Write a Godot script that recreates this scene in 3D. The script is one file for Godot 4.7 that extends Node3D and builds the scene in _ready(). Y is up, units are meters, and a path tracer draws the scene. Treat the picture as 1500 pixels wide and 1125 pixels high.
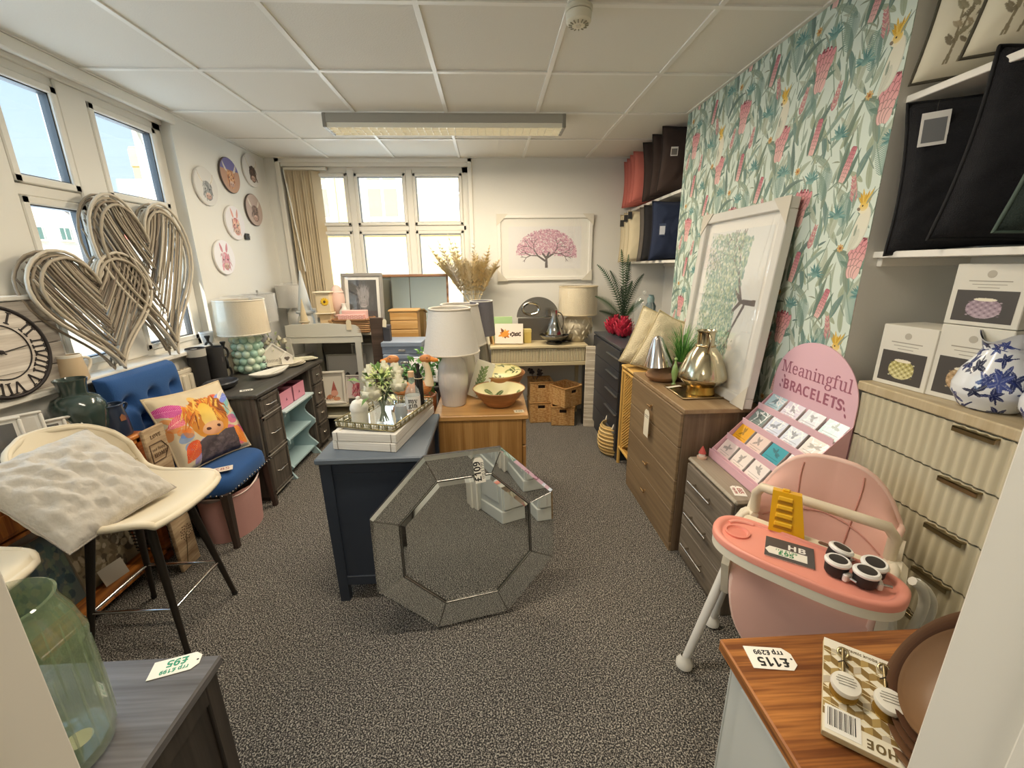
extends Node3D
# A home-wares shop seen from its doorway. Units are metres; the camera stands at x = z = 0 and looks towards -z.

var taken := {}
var cache := {}
var rng := RandomNumberGenerator.new()

# ---------------------------------------------------------------- meshes
class MB:
	extends RefCounted
	var st := SurfaceTool.new()
	var t := Transform3D.IDENTITY
	var swap := false            # turn the grain of boxes by a quarter
	var uvo := Vector2.ZERO
	func _init() -> void:
		st.begin(Mesh.PRIMITIVE_TRIANGLES)
	func at(x: float, y: float, z: float, ry := 0.0, rx := 0.0, rz := 0.0) -> MB:
		t = Transform3D(Basis.from_euler(Vector3(rx, ry, rz)), Vector3(x, y, z))
		return self
	func home() -> MB:
		t = Transform3D.IDENTITY
		return self
	func v(p: Vector3, n: Vector3, uv: Vector2) -> void:
		st.set_normal((t.basis * n).normalized())
		st.set_uv(uv + uvo)
		st.add_vertex(t * p)
	# a, b, c, d counter-clockwise as seen from outside
	func quad(a: Vector3, b: Vector3, c: Vector3, d: Vector3, ua := Vector2(0, 1), ub := Vector2(1, 1), uc := Vector2(1, 0), ud := Vector2(0, 0)) -> MB:
		var n := (c - a).cross(d - b)
		if n.length_squared() < 1e-16:
			return self
		n = n.normalized()
		v(a, n, ua); v(c, n, uc); v(b, n, ub)
		v(a, n, ua); v(d, n, ud); v(c, n, uc)
		return self
	func tri(a: Vector3, b: Vector3, c: Vector3) -> void:
		var n := (b - a).cross(c - a)
		if n.length_squared() < 1e-16:
			return
		n = n.normalized()
		var k := 1 if absf(n.y) > 0.7 else (2 if absf(n.z) > 0.7 else 0)
		for p in [a, c, b]:
			v(p, n, Vector2(p.x, p.z) if k == 1 else (Vector2(p.x, -p.y) if k == 2 else Vector2(p.z, -p.y)))
	func fuv(p: Vector3, ax: int) -> Vector2:
		var q := Vector2(p.z, -p.y) if ax == 0 else (Vector2(p.x, p.z) if ax == 1 else Vector2(p.x, -p.y))
		return Vector2(q.y, q.x) if swap else q
	func face(a: Vector3, b: Vector3, c: Vector3, d: Vector3, ax: int) -> void:
		quad(a, b, c, d, fuv(a, ax), fuv(b, ax), fuv(c, ax), fuv(d, ax))
	func box(cx: float, cy: float, cz: float, sx: float, sy: float, sz: float, bev := 0.003) -> MB:
		var h := Vector3(sx, sy, sz) * 0.5
		var c := Vector3(cx, cy, cz)
		var e := minf(bev, minf(h.x, minf(h.y, h.z)) * 0.9)
		for ax in 3:
			var a1 := (ax + 1) % 3
			var a2 := (ax + 2) % 3
			for s in [-1.0, 1.0]:
				var q := []
				for k in [[-1, -1], [1, -1], [1, 1], [-1, 1]]:
					var p := Vector3.ZERO
					p[ax] = s * h[ax]
					p[a1] = k[0] * s * (h[a1] - e)
					p[a2] = k[1] * (h[a2] - e)
					q.append(c + p)
				face(q[0], q[1], q[2], q[3], ax)
			if e > 0.0:          # the four edges that run along ax
				for s1 in [-1.0, 1.0]:
					for s2 in [-1.0, 1.0]:
						var q := []
						for k in [[0, -1], [0, 1], [1, 1], [1, -1]]:
							var p := Vector3.ZERO
							p[ax] = k[1] * (h[ax] - e)
							p[a1] = s1 * (h[a1] if k[0] == 0 else h[a1] - e)
							p[a2] = s2 * (h[a2] - e if k[0] == 0 else h[a2])
							q.append(c + p)
						if s1 * s2 > 0:
							face(q[0], q[3], q[2], q[1], a1)
						else:
							face(q[0], q[1], q[2], q[3], a1)
		if e > 0.0:
			for sx1 in [-1.0, 1.0]:
				for sy1 in [-1.0, 1.0]:
					for sz1 in [-1.0, 1.0]:
						var s := Vector3(sx1, sy1, sz1)
						var p1: Vector3 = c + s * (h - Vector3(0, e, e))
						var p2: Vector3 = c + s * (h - Vector3(e, 0, e))
						var p3: Vector3 = c + s * (h - Vector3(e, e, 0))
						if sx1 * sy1 * sz1 > 0:
							tri(p1, p2, p3)
						else:
							tri(p1, p3, p2)
		return self
	# a box given by its two corners
	func bx(x0: float, x1: float, y0: float, y1: float, z0: float, z1: float, bev := 0.002) -> MB:
		return box((x0 + x1) / 2, (y0 + y1) / 2, (z0 + z1) / 2, absf(x1 - x0), absf(y1 - y0), absf(z1 - z0), bev)
	# a bar of rectangular section between two points
	func bar(a: Vector3, b: Vector3, w: float, d: float, w2 := -1.0, d2 := -1.0, up := Vector3.UP) -> MB:
		var f := (b - a).normalized()
		if absf(f.dot(up)) > 0.98:
			up = Vector3.BACK
		var r := f.cross(up).normalized()
		var u := r.cross(f)
		if w2 < 0: w2 = w
		if d2 < 0: d2 = d
		var p := []
		for k in [[-1, -1], [1, -1], [1, 1], [-1, 1]]:
			p.append(a + r * k[0] * w / 2 + u * k[1] * d / 2)
		for k in [[-1, -1], [1, -1], [1, 1], [-1, 1]]:
			p.append(b + r * k[0] * w2 / 2 + u * k[1] * d2 / 2)
		var l := (b - a).length()
		for i in 4:
			var j := (i + 1) % 4
			quad(p[i], p[i + 4], p[j + 4], p[j], Vector2(0, i * w), Vector2(l, i * w), Vector2(l, (i + 1) * w), Vector2(0, (i + 1) * w))
		quad(p[0], p[1], p[2], p[3]); quad(p[7], p[6], p[5], p[4])
		return self
	# a smooth sheet: f(u, v) for u, v in 0..1; outward is du x dv unless flip
	func grid(f: Callable, nu: int, nv: int, closed := false, flip := false, us := 1.0, vs := 1.0) -> MB:
		var p := []
		for j in nv + 1:
			for i in nu + 1:
				p.append(f.call(float(i % nu if closed else i) / nu, float(j) / nv))
		var n := []
		var w := nu + 1
		for j in nv + 1:
			for i in w:
				var i0: int = i - 1 if i > 0 else (nu - 1 if closed else 0)
				var i1: int = i + 1 if i < nu else (1 if closed else nu)
				var j0 := maxi(j - 1, 0)
				var j1 := mini(j + 1, nv)
				var du: Vector3 = p[j * w + i1] - p[j * w + i0]
				var dv: Vector3 = p[j1 * w + i] - p[j0 * w + i]
				if du.length_squared() < 1e-14:      # a pole: look at the next ring
					var jj := j + 1 if j < nv / 2.0 else j - 1
					du = p[jj * w + i1] - p[jj * w + i0]
				if dv.length_squared() < 1e-14:
					var ii := i + 1 if i < nu / 2.0 else i - 1
					dv = p[j1 * w + ii] - p[j0 * w + ii]
				var m := du.cross(dv)
				n.append((-m if flip else m).normalized())
		for j in nv:
			for i in nu:
				var a := j * w + i
				var o := [a, a + 1, a + w + 1, a + w]
				var uv := [Vector2(i, j), Vector2(i + 1, j), Vector2(i + 1, j + 1), Vector2(i, j + 1)]
				for k in ([0, 1, 2, 0, 2, 3] if flip else [0, 2, 1, 0, 3, 2]):
					var q: Vector2 = uv[k]
					v(p[o[k]], n[o[k]], Vector2(q.x / nu * us, (1.0 - q.y / nv) * vs))
		return self
	# turned about y; the profile runs from the bottom up on the outside: [r, y, r, y, ...]
	func lathe(pr: Array, seg := 32, flute := 0, depth := 0.0, sx := 1.0, sz := 1.0) -> MB:
		var runs := [[Vector2(pr[0], pr[1])]]
		for i in range(2, pr.size(), 2):
			var q := Vector2(pr[i], pr[i + 1])
			var r: Array = runs[-1]
			if r.size() > 1:
				var d1: Vector2 = (r[-1] - r[-2]).normalized()
				var d2: Vector2 = (q - r[-1]).normalized()
				if d1.dot(d2) < 0.72:
					runs.append([r[-1]])
			runs[-1].append(q)
		for r in runs:
			var m: int = r.size() - 1
			grid(func(u: float, w: float) -> Vector3:
				var k := mini(int(w * m + 1e-6), m - 1)
				var q: Vector2 = (r[k] as Vector2).lerp(r[k + 1], w * m - k)
				var a := -u * TAU
				var rr := q.x * (1.0 - depth * absf(sin(a * flute / 2.0))) if flute > 0 else q.x
				return Vector3(rr * cos(a) * sx, q.y, rr * sin(a) * sz), seg, m, true)
		return self
	func ball(c: Vector3, rx: float, ry := -1.0, rz := -1.0, nu := 14, nv := 8) -> MB:
		if ry < 0: ry = rx
		if rz < 0: rz = rx
		return grid(func(u: float, w: float) -> Vector3:
			var a := -u * TAU
			var b := (w - 0.5) * PI
			return c + Vector3(rx * cos(a) * cos(b), ry * sin(b), rz * sin(a) * cos(b)), nu, nv, true)
	# a round bar through points; r is one radius or one for each point
	func tube(pts: Array, r, seg := 8, closed := false) -> MB:
		var n := pts.size()
		var fr := []
		var up := Vector3.UP
		for i in n:
			var a: Vector3 = pts[i - 1] if i > 0 else (pts[n - 1] if closed else pts[0])
			var b: Vector3 = pts[(i + 1) % n] if (i < n - 1 or closed) else pts[n - 1]
			var f := (b - a).normalized()
			if i == 0:
				if absf(f.dot(up)) > 0.95: up = Vector3.RIGHT
			var x := f.cross(up)
			if x.length_squared() < 1e-8: x = f.cross(Vector3.RIGHT) if absf(f.x) < 0.9 else f.cross(Vector3.BACK)
			x = x.normalized()
			up = x.cross(f).normalized()
			fr.append([x, up])
		var m := n if closed else n - 1
		grid(func(u: float, w: float) -> Vector3:
			var k := int(round(w * m)) % n
			var rr: float = r if (r is float or r is int) else r[k]
			var a := u * TAU
			return (pts[k] as Vector3) + (fr[k][0] * cos(a) + fr[k][1] * sin(a)) * rr, seg, m, true, true)
		if not closed:
			for e in [0, n - 1]:
				var rr: float = r if (r is float or r is int) else r[e]
				for s in seg:
					var a0 := TAU * s / seg
					var a1 := TAU * (s + 1) / seg
					var p0: Vector3 = pts[e] + (fr[e][0] * cos(a0) + fr[e][1] * sin(a0)) * rr
					var p1: Vector3 = pts[e] + (fr[e][0] * cos(a1) + fr[e][1] * sin(a1)) * rr
					if e == 0: tri(pts[e], p0, p1)
					else: tri(pts[e], p1, p0)
		return self
	# a flat outline in x, y (either turn), thickened from z = 0 to z = d; uv in metres or stretched over the outline
	func prism(poly: PackedVector2Array, d: float, fit := false, round_sides := false) -> MB:
		var area := 0.0
		for i in poly.size():
			area += poly[i].cross(poly[(i + 1) % poly.size()])
		if area < 0.0:
			poly.reverse()
		var lo := poly[0]
		var hi := poly[0]
		for p in poly:
			lo = lo.min(p); hi = hi.max(p)
		var idx := Geometry2D.triangulate_polygon(poly)
		for i in range(0, idx.size(), 3):
			var q := [poly[idx[i]], poly[idx[i + 1]], poly[idx[i + 2]]]
			if (q[1] - q[0]).cross(q[2] - q[0]) < 0: q.reverse()
			for side in 2:
				var n := Vector3(0, 0, 1 if side == 0 else -1)
				for k in ([0, 2, 1] if side == 0 else [0, 1, 2]):
					var uv: Vector2 = (q[k] - lo) / (hi - lo) if fit else q[k]
					uv.y = 1.0 - uv.y if fit else -uv.y
					v(Vector3(q[k].x, q[k].y, d if side == 0 else 0.0), n, uv)
		var m := poly.size()
		var l := 0.0
		for i in m:
			var a := poly[i]
			var b := poly[(i + 1) % m]
			var ln := (b - a).length()
			if round_sides:
				var z := poly[(i - 1 + m) % m]
				var c := poly[(i + 2) % m]
				var na := (b - z).normalized().orthogonal() * -1.0
				var nb := (c - a).normalized().orthogonal() * -1.0
				var n3 := [Vector3(na.x, na.y, 0), Vector3(nb.x, nb.y, 0)]
				if n3[0].dot(Vector3((b - a).y, -(b - a).x, 0)) < 0: n3 = [-n3[0], -n3[1]]
				var pp := [Vector3(a.x, a.y, 0), Vector3(b.x, b.y, 0), Vector3(b.x, b.y, d), Vector3(a.x, a.y, d)]
				for k in [0, 2, 1, 0, 3, 2]:
					v(pp[k], n3[0] if k == 0 or k == 3 else n3[1], Vector2(l + (ln if k == 1 or k == 2 else 0.0), d if k > 1 else 0.0))
			else:
				quad(Vector3(a.x, a.y, 0), Vector3(b.x, b.y, 0), Vector3(b.x, b.y, d), Vector3(a.x, a.y, d), Vector2(l, 0), Vector2(l + ln, 0), Vector2(l + ln, d), Vector2(l, d))
			l += ln
		return self
	# a stuffed cushion in the x, y plane, centred; thick along z; each face takes the whole print
	func cushion(w: float, h: float, th: float, seed_ := 1, crease := 0.5, n := 22, pinch := 0.07) -> MB:
		var ns := FastNoiseLite.new()
		ns.seed = seed_
		ns.frequency = 1.6
		for side in [1.0, -1.0]:
			grid(func(u: float, q: float) -> Vector3:
				var a := u * 2.0 - 1.0
				var b := q * 2.0 - 1.0
				a = sin(a * PI / 2) * 0.35 + a * 0.65
				b = sin(b * PI / 2) * 0.35 + b * 0.65
				var e := pow(maxf(1.0 - a * a, 0.0), 0.42) * pow(maxf(1.0 - b * b, 0.0), 0.42)
				var wr := ns.get_noise_2d(a * 1.2 + b * 0.8 + side * 5.0, b * 2.4 - a) * crease * 0.35 + ns.get_noise_2d(a * 3.1, b * 3.3 + side) * crease * 0.12
				var z := e * th * 0.5 * (1.0 + wr)
				return Vector3(a * w / 2 * (1.0 - pinch * (1.0 - b * b)), b * h / 2 * (1.0 - pinch * (1.0 - a * a)), z * side), n, n, false, side < 0)
		return self
	func done() -> ArrayMesh:
		st.index()
		return st.commit()

func mb() -> MB:
	return MB.new()

func border(w: float, h: float, pinch := 0.07, n := 10) -> Array:      # the seam of a cushion
	var o := []
	for e in 4:
		for i in n:
			var a := -1.0 + 2.0 * i / n
			a = sin(a * PI / 2) * 0.35 + a * 0.65
			var q: Vector2 = [Vector2(a, -1), Vector2(1, a), Vector2(-a, 1), Vector2(-1, -a)][e]
			o.append(Vector3(q.x * w / 2 * (1.0 - pinch * (1.0 - q.y * q.y)), q.y * h / 2 * (1.0 - pinch * (1.0 - q.x * q.x)), 0))
	return o

func arc(cx: float, cy: float, r: float, a0: float, a1: float, n := 12) -> PackedVector2Array:   # degrees
	var o := PackedVector2Array()
	for i in n + 1:
		var a := deg_to_rad(lerpf(a0, a1, float(i) / n))
		o.append(Vector2(cx + r * cos(a), cy + r * sin(a)))
	return o

func rrect(x0: float, x1: float, y0: float, y1: float, r: float, n := 5) -> PackedVector2Array:
	var o := PackedVector2Array()
	o.append_array(arc(x1 - r, y1 - r, r, 0, 90, n)); o.append_array(arc(x0 + r, y1 - r, r, 90, 180, n))
	o.append_array(arc(x0 + r, y0 + r, r, 180, 270, n)); o.append_array(arc(x1 - r, y0 + r, r, 270, 360, n))
	return o

func circ(r: float, n := 24, rx := 1.0) -> PackedVector2Array:
	var o := PackedVector2Array()
	for i in n:
		o.append(Vector2(r * rx * cos(TAU * i / n), r * sin(TAU * i / n)))
	return o

func bez(a: Vector3, b: Vector3, c: Vector3, n := 10) -> Array:
	var o := []
	for i in n + 1:
		var s := float(i) / n
		o.append(a.lerp(b, s).lerp(b.lerp(c, s), s))
	return o

# ---------------------------------------------------------------- nodes
func numbered(called: String) -> String:
	taken[called] = taken.get(called, -1) + 1
	return called if taken[called] == 0 else "%s_%03d" % [called, taken[called]]

func tag(o: Node3D, label: String, category: String, group := "", kind := "") -> Node3D:
	if label: o.set_meta("label", label)
	if category: o.set_meta("category", category)
	if group: o.set_meta("group", group)
	if kind: o.set_meta("kind", kind)
	return o

func thing(called: String, label: String, category: String, at := Vector3.ZERO, turn := 0.0, group := "") -> Node3D:
	var o := Node3D.new()
	o.name = numbered(called)
	add_child(o)
	o.position = at
	o.rotation.y = deg_to_rad(turn)
	return tag(o, label, category, group)

func put(called: String, what, m: Material, parent: Node3D, label := "") -> MeshInstance3D:
	var o := MeshInstance3D.new()
	o.name = called
	o.mesh = what.done() if what is MB else what
	o.material_override = m
	parent.add_child(o, true)
	if label: o.set_meta("label", label)
	return o

func solo(called: String, what, m: Material, label: String, category: String, at := Vector3.ZERO, turn := 0.0, group := "") -> MeshInstance3D:
	var o := MeshInstance3D.new()
	o.name = numbered(called)
	o.mesh = what.done() if what is MB else what
	o.material_override = m
	add_child(o)
	o.position = at
	o.rotation.y = deg_to_rad(turn)
	tag(o, label, category, group)
	return o

func struct(called: String, what, m: Material) -> MeshInstance3D:
	var o := solo(called, what, m, "", "")
	o.set_meta("kind", "structure")
	return o

func copy(o: Node3D, at: Vector3, turn: float, label: String, group := "") -> Node3D:
	var c: Node3D = o.duplicate()
	c.name = numbered(str(o.name).rstrip("0123456789_") if str(o.name)[-1].is_valid_int() else str(o.name))
	add_child(c)
	c.position = at
	c.rotation.y = deg_to_rad(turn)
	c.set_meta("label", label)
	if group: c.set_meta("group", group)
	return c

func words(s: String, size: float, m: Material, parent: Node3D, xf: Transform3D, called := "lettering", face := "Droid Sans", bold := false, italic := false, depth := 0.0006) -> MeshInstance3D:
	var f := SystemFont.new()
	f.font_names = PackedStringArray([face])
	f.font_weight = 700 if bold else 400
	f.font_italic = italic
	var tm := TextMesh.new()
	tm.text = s
	tm.font = f
	tm.font_size = 32
	tm.pixel_size = size / 32.0
	tm.depth = depth
	tm.curve_step = 2.0
	var o := put(called, tm, m, parent)
	o.transform = xf
	return o

func xf(x: float, y: float, z: float, ry := 0.0, rx := 0.0, rz := 0.0) -> Transform3D:       # degrees
	return Transform3D(Basis.from_euler(Vector3(deg_to_rad(rx), deg_to_rad(ry), deg_to_rad(rz))), Vector3(x, y, z))

# ---------------------------------------------------------------- materials
func mat(hex: String, rough := 0.6, metal := 0.0, coat := 0.0) -> StandardMaterial3D:
	var key := "%s/%s/%s/%s" % [hex, rough, metal, coat]
	if not cache.has(key):
		var m := StandardMaterial3D.new()
		m.albedo_color = Color(hex)
		m.roughness = rough
		m.metallic = metal
		if coat > 0.0:
			m.clearcoat_enabled = true
			m.clearcoat = coat
			m.clearcoat_roughness = 0.08
		cache[key] = m
	return cache[key]

func noise_tex(key: String, freq: float, oct := 3, cell := false, size := 256) -> ImageTexture:
	if not cache.has(key):
		var n := FastNoiseLite.new()
		n.noise_type = FastNoiseLite.TYPE_CELLULAR if cell else FastNoiseLite.TYPE_SIMPLEX_SMOOTH
		n.frequency = freq
		n.fractal_octaves = oct
		cache[key] = ImageTexture.create_from_image(n.get_seamless_image(size, size))
	return cache[key]

func cloth(hex: String, scale := 9.0, height := 0.25, sheen := 0.3, backlight := 0.0) -> StandardMaterial3D:
	var key := "cloth%s/%s/%s/%s/%s" % [hex, scale, height, sheen, backlight]
	if not cache.has(key):
		var m := StandardMaterial3D.new()
		m.albedo_color = Color(hex)
		m.roughness = 0.9
		m.rim_enabled = sheen > 0
		m.rim = sheen
		m.rim_tint = 0.5
		m.uv1_triplanar = true
		m.uv1_scale = Vector3.ONE * scale
		m.heightmap_enabled = true
		m.heightmap_texture = noise_tex("weave", 0.06, 4)
		m.heightmap_scale = height
		if backlight > 0:
			m.backlight_enabled = true
			m.backlight = Color(backlight, backlight, backlight * 0.95)
		cache[key] = m
	return cache[key]

func rough_paint(hex: String, rough := 0.8, scale := 3.0, height := 0.05, metal := 0.0) -> StandardMaterial3D:
	var key := "paint%s/%s/%s/%s/%s" % [hex, rough, scale, height, metal]
	if not cache.has(key):
		var m := StandardMaterial3D.new()
		m.albedo_color = Color(hex)
		m.roughness = rough
		m.metallic = metal
		m.uv1_triplanar = true
		m.uv1_scale = Vector3.ONE * scale
		m.heightmap_enabled = true
		m.heightmap_texture = noise_tex("weave", 0.06, 4)
		m.heightmap_scale = height
		cache[key] = m
	return cache[key]

func glass(hex: String, alpha := 0.08, rough := 0.0) -> StandardMaterial3D:
	var key := "glass%s/%s" % [hex, alpha]
	if not cache.has(key):
		var m := StandardMaterial3D.new()
		m.albedo_color = Color(Color(hex), alpha)
		m.transparency = BaseMaterial3D.TRANSPARENCY_ALPHA
		m.roughness = rough
		cache[key] = m
	return cache[key]

func solid_glass(hex: String) -> StandardMaterial3D:
	var m := StandardMaterial3D.new()
	m.albedo_color = Color(Color(hex), 0.0)
	m.transparency = BaseMaterial3D.TRANSPARENCY_ALPHA
	m.refraction_enabled = true
	m.refraction_scale = 0.05
	m.roughness = 0.02
	return m

# wood whose grain runs along u; scale is repeats for each metre
func wood(key: String, dark: String, light: String, rough := 0.5, fine := 1.0, contrast := 1.0, su := 1.0, sv := 2.6, coat := 0.0) -> StandardMaterial3D:
	if not cache.has(key):
		var n := FastNoiseLite.new()
		n.seed = hash(key) % 1000
		n.frequency = 0.02
		var w := 256
		var im := Image.create(w, w, false, Image.FORMAT_RGB8)
		var c1 := Color(dark)
		var c2 := Color(light)
		for y in w:
			var row := n.get_noise_2d(y * 7.0, 900.0) * 0.5
			for x in w:
				var fx := absf(x - 128.0)                      # mirrored, so that repeats join
				var fy := absf(y - 128.0)
				var a := n.get_noise_2d(fx * 0.18, fy * 1.5)
				var b := n.get_noise_2d(fx * 0.55 + 300.0, fy * 9.0 * fine)
				var k := 0.5 + (a * 0.85 + b * 0.38 + row * 0.15) * contrast
				im.set_pixel(x, y, c1.lerp(c2, clampf(k, 0.0, 1.0)))
		var m := StandardMaterial3D.new()
		m.albedo_texture = ImageTexture.create_from_image(im)
		m.roughness = rough
		m.uv1_scale = Vector3(su, sv, 1)
		if coat > 0:
			m.clearcoat_enabled = true
			m.clearcoat = coat
			m.clearcoat_roughness = 0.15
		cache[key] = m
	return cache[key]

func tex(im: Image, rough := 0.7, scale := Vector3.ONE, metal := 0.0) -> StandardMaterial3D:
	var m := StandardMaterial3D.new()
	m.albedo_texture = ImageTexture.create_from_image(im)
	m.roughness = rough
	m.metallic = metal
	m.uv1_scale = scale
	return m

func glow(hex: String, energy: float) -> StandardMaterial3D:
	var m := StandardMaterial3D.new()
	m.albedo_color = Color(hex)
	m.emission_enabled = true
	m.emission = Color(hex)
	m.emission_energy_multiplier = energy
	return m

# ---------------------------------------------------------------- print: a picture painted in code
class Ink:
	extends RefCounted
	var im: Image
	var w: int
	var h: int
	var wrap := false
	var r := RandomNumberGenerator.new()
	func _init(w_: int, h_: int, hex: String, seed_ := 1) -> void:
		w = w_; h = h_
		im = Image.create(w, h, false, Image.FORMAT_RGB8)
		im.fill(Color(hex))
		r.seed = seed_
	func dot(x: int, y: int, c: Color) -> void:
		if wrap:
			x = posmod(x, w); y = posmod(y, h)
		elif x < 0 or y < 0 or x >= w or y >= h:
			return
		im.set_pixel(x, y, c if c.a >= 0.99 else im.get_pixel(x, y).lerp(Color(c, 1.0), c.a))
	func ell(cx: float, cy: float, rx: float, ry: float, ang: float, c: Color, c2 = null, n := 2.0) -> void:
		var m := maxf(rx, ry) * (1.3 if n > 2 else 1.0)
		var ca := cos(ang)
		var sa := sin(ang)
		for y in range(int(cy - m), int(cy + m) + 1):
			for x in range(int(cx - m), int(cx + m) + 1):
				var dx := x - cx
				var dy := y - cy
				var u := (dx * ca + dy * sa) / rx
				var q := (-dx * sa + dy * ca) / ry
				var d := pow(absf(u), n) + pow(absf(q), n)
				if d <= 1.0:
					dot(x, y, c if c2 == null else c.lerp(c2, clampf(q * 0.5 + 0.5, 0, 1)))
	# a pointed leaf from (x, y) along ang
	func leaf(x: float, y: float, len_: float, wid: float, ang: float, c: Color, vein = null, bend := 0.0) -> void:
		var n := int(len_)
		for i in n:
			var s := float(i) / n
			var a := ang + bend * s
			var hw := wid * 0.5 * pow(sin(PI * pow(s, 0.75)), 0.8)
			var px := x + cos(ang + bend * s * 0.5) * i
			var py := y + sin(ang + bend * s * 0.5) * i
			var k := -hw
			while k <= hw:
				var col := c
				if vein != null and (absf(k) < 0.8 or (int(i + absf(k) * 1.2) % 9 < 2 and wid > 14)):
					col = vein
				elif k < 0: col = c.lightened(0.07)
				dot(int(px - sin(a) * k), int(py + cos(a) * k), col)
				k += 0.7
	func line(x0: float, y0: float, x1: float, y1: float, w0: float, w1: float, c: Color) -> void:
		var n := maxi(int(Vector2(x1 - x0, y1 - y0).length() * 1.2), 1)
		for i in n + 1:
			var s := float(i) / n
			var rr := lerpf(w0, w1, s) * 0.5
			var px := lerpf(x0, x1, s)
			var py := lerpf(y0, y1, s)
			for yy in range(int(floor(py - rr + 0.5)), int(ceil(py + rr - 0.5)) + 1):
				for xx in range(int(floor(px - rr + 0.5)), int(ceil(px + rr - 0.5)) + 1):
					dot(xx, yy, c)
	func rect(x0: int, y0: int, x1: int, y1: int, c: Color) -> void:
		im.fill_rect(Rect2i(x0, y0, x1 - x0, y1 - y0), c)
	func poly(p: PackedVector2Array, c: Color) -> void:
		var lo := p[0]
		var hi := p[0]
		for q in p:
			lo = lo.min(q); hi = hi.max(q)
		for y in range(int(lo.y), int(hi.y) + 1):
			for x in range(int(lo.x), int(hi.x) + 1):
				if Geometry2D.is_point_in_polygon(Vector2(x + 0.5, y + 0.5), p):
					dot(x, y, c)
	func scatter(cx: float, cy: float, rx: float, ry: float, count: int, size: float, cols: Array, soft := 0.8) -> void:
		for i in count:
			var a := r.randf() * TAU
			var d := sqrt(r.randf())
			var s := size * r.randf_range(0.4, 1.3)
			var c: Color = Color(cols[r.randi() % cols.size()])
			c.a = soft
			ell(cx + cos(a) * d * rx, cy + sin(a) * d * ry, s, s * r.randf_range(0.5, 1.0), r.randf() * PI, c)

func K(hex: String, a := 1.0) -> Color:
	return Color(Color(hex), a)

func _ready() -> void:
	# camera
	var cam := Camera3D.new()
	cam.name = "camera"
	add_child(cam)
	var pitch := 0.273746
	var yaw := 0.047136
	var roll := -0.012012
	var f := Vector3(sin(yaw) * cos(pitch), -sin(pitch), -cos(yaw) * cos(pitch))
	var r := Vector3(cos(yaw), 0, sin(yaw))
	var u := r.cross(f)
	cam.transform = Transform3D(Basis(r * cos(roll) + u * sin(roll), u * cos(roll) - r * sin(roll), -f), Vector3(0, 1.52, 0))
	cam.fov = rad_to_deg(2.0 * atan(562.5 / 611.7))
	cam.near = 0.02
	cam.far = 200
	cam.current = true
	# sky
	var sm := ProceduralSkyMaterial.new()
	sm.sky_top_color = Color(0.62, 0.80, 0.95)
	sm.sky_horizon_color = Color(0.885, 0.955, 0.985)
	sm.ground_horizon_color = Color(0.75, 0.75, 0.72)
	sm.ground_bottom_color = Color(0.5, 0.5, 0.48)
	sm.sky_energy_multiplier = 0.8
	sm.sky_curve = 0.25
	var sky := Sky.new()
	sky.sky_material = sm
	var env := Environment.new()
	env.background_mode = Environment.BG_SKY
	env.sky = sky
	env.background_energy_multiplier = 1.15
	env.tonemap_mode = Environment.TONE_MAPPER_LINEAR
	env.tonemap_exposure = 1.9
	env.sdfgi_enabled = true
	env.ssao_enabled = true
	env.ssil_enabled = true
	var we := WorldEnvironment.new()
	we.name = "world_environment"
	we.environment = env
	add_child(we)
	# sun: high, from behind the camera's left shoulder, so that it grazes the left window
	var sun := DirectionalLight3D.new()
	sun.name = "sun"
	sun.light_color = Color(1.0, 0.95, 0.86)
	sun.light_energy = 2.2
	sun.light_angular_distance = 0.6
	sun.shadow_enabled = true
	add_child(sun)
	sun.look_at_from_position(Vector3(-0.3, 1.0, 1.0) * 10.0, Vector3.ZERO)
	# daylight that the windows let in
	area("window_daylight_left", Vector3(-2.36, 1.75, -2.1), Vector3(1, -0.25, 0), Vector2(1.9, 1.3), Color(0.72, 0.87, 1.0), 1.9)
	area("window_daylight_far", Vector3(-1.05, 1.75, -4.66), Vector3(0, -0.25, 1), Vector2(1.6, 1.3), Color(0.76, 0.89, 1.0), 1.0)
	# the two strip lights on the ceiling (the nearer one hangs above the frame) and the lamp of the hall behind
	area("strip_light_glow", Vector3(-0.27, 2.405, -3.24), Vector3.DOWN, Vector2(1.5, 0.15), Color(1.0, 0.93, 0.82), 2.6)
	area("near_strip_light_glow", Vector3(-0.27, 2.405, -1.3), Vector3.DOWN, Vector2(1.5, 0.15), Color(1.0, 0.94, 0.85), 1.4)
	area("hall_light_glow", Vector3(0.0, 2.40, 0.85), Vector3.DOWN, Vector2(0.5, 0.5), Color(1.0, 0.95, 0.88), 1.3)
	rng.seed = 7
	setting()
	outside()
	big_left()
	big_middle()
	big_right()
	near_things()
	far_things()
	small_left()
	small_middle()
	small_right()

func area(called: String, at: Vector3, dir: Vector3, size: Vector2, c: Color, e: float) -> void:
	var l := AreaLight3D.new()
	l.name = called
	l.area_size = size
	l.light_color = c
	l.light_energy = e
	l.shadow_enabled = true
	l.set("area_range", 12.0)
	add_child(l)
	l.look_at_from_position(at, at + dir, Vector3.UP if absf(dir.normalized().y) < 0.9 else Vector3.FORWARD)

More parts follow.
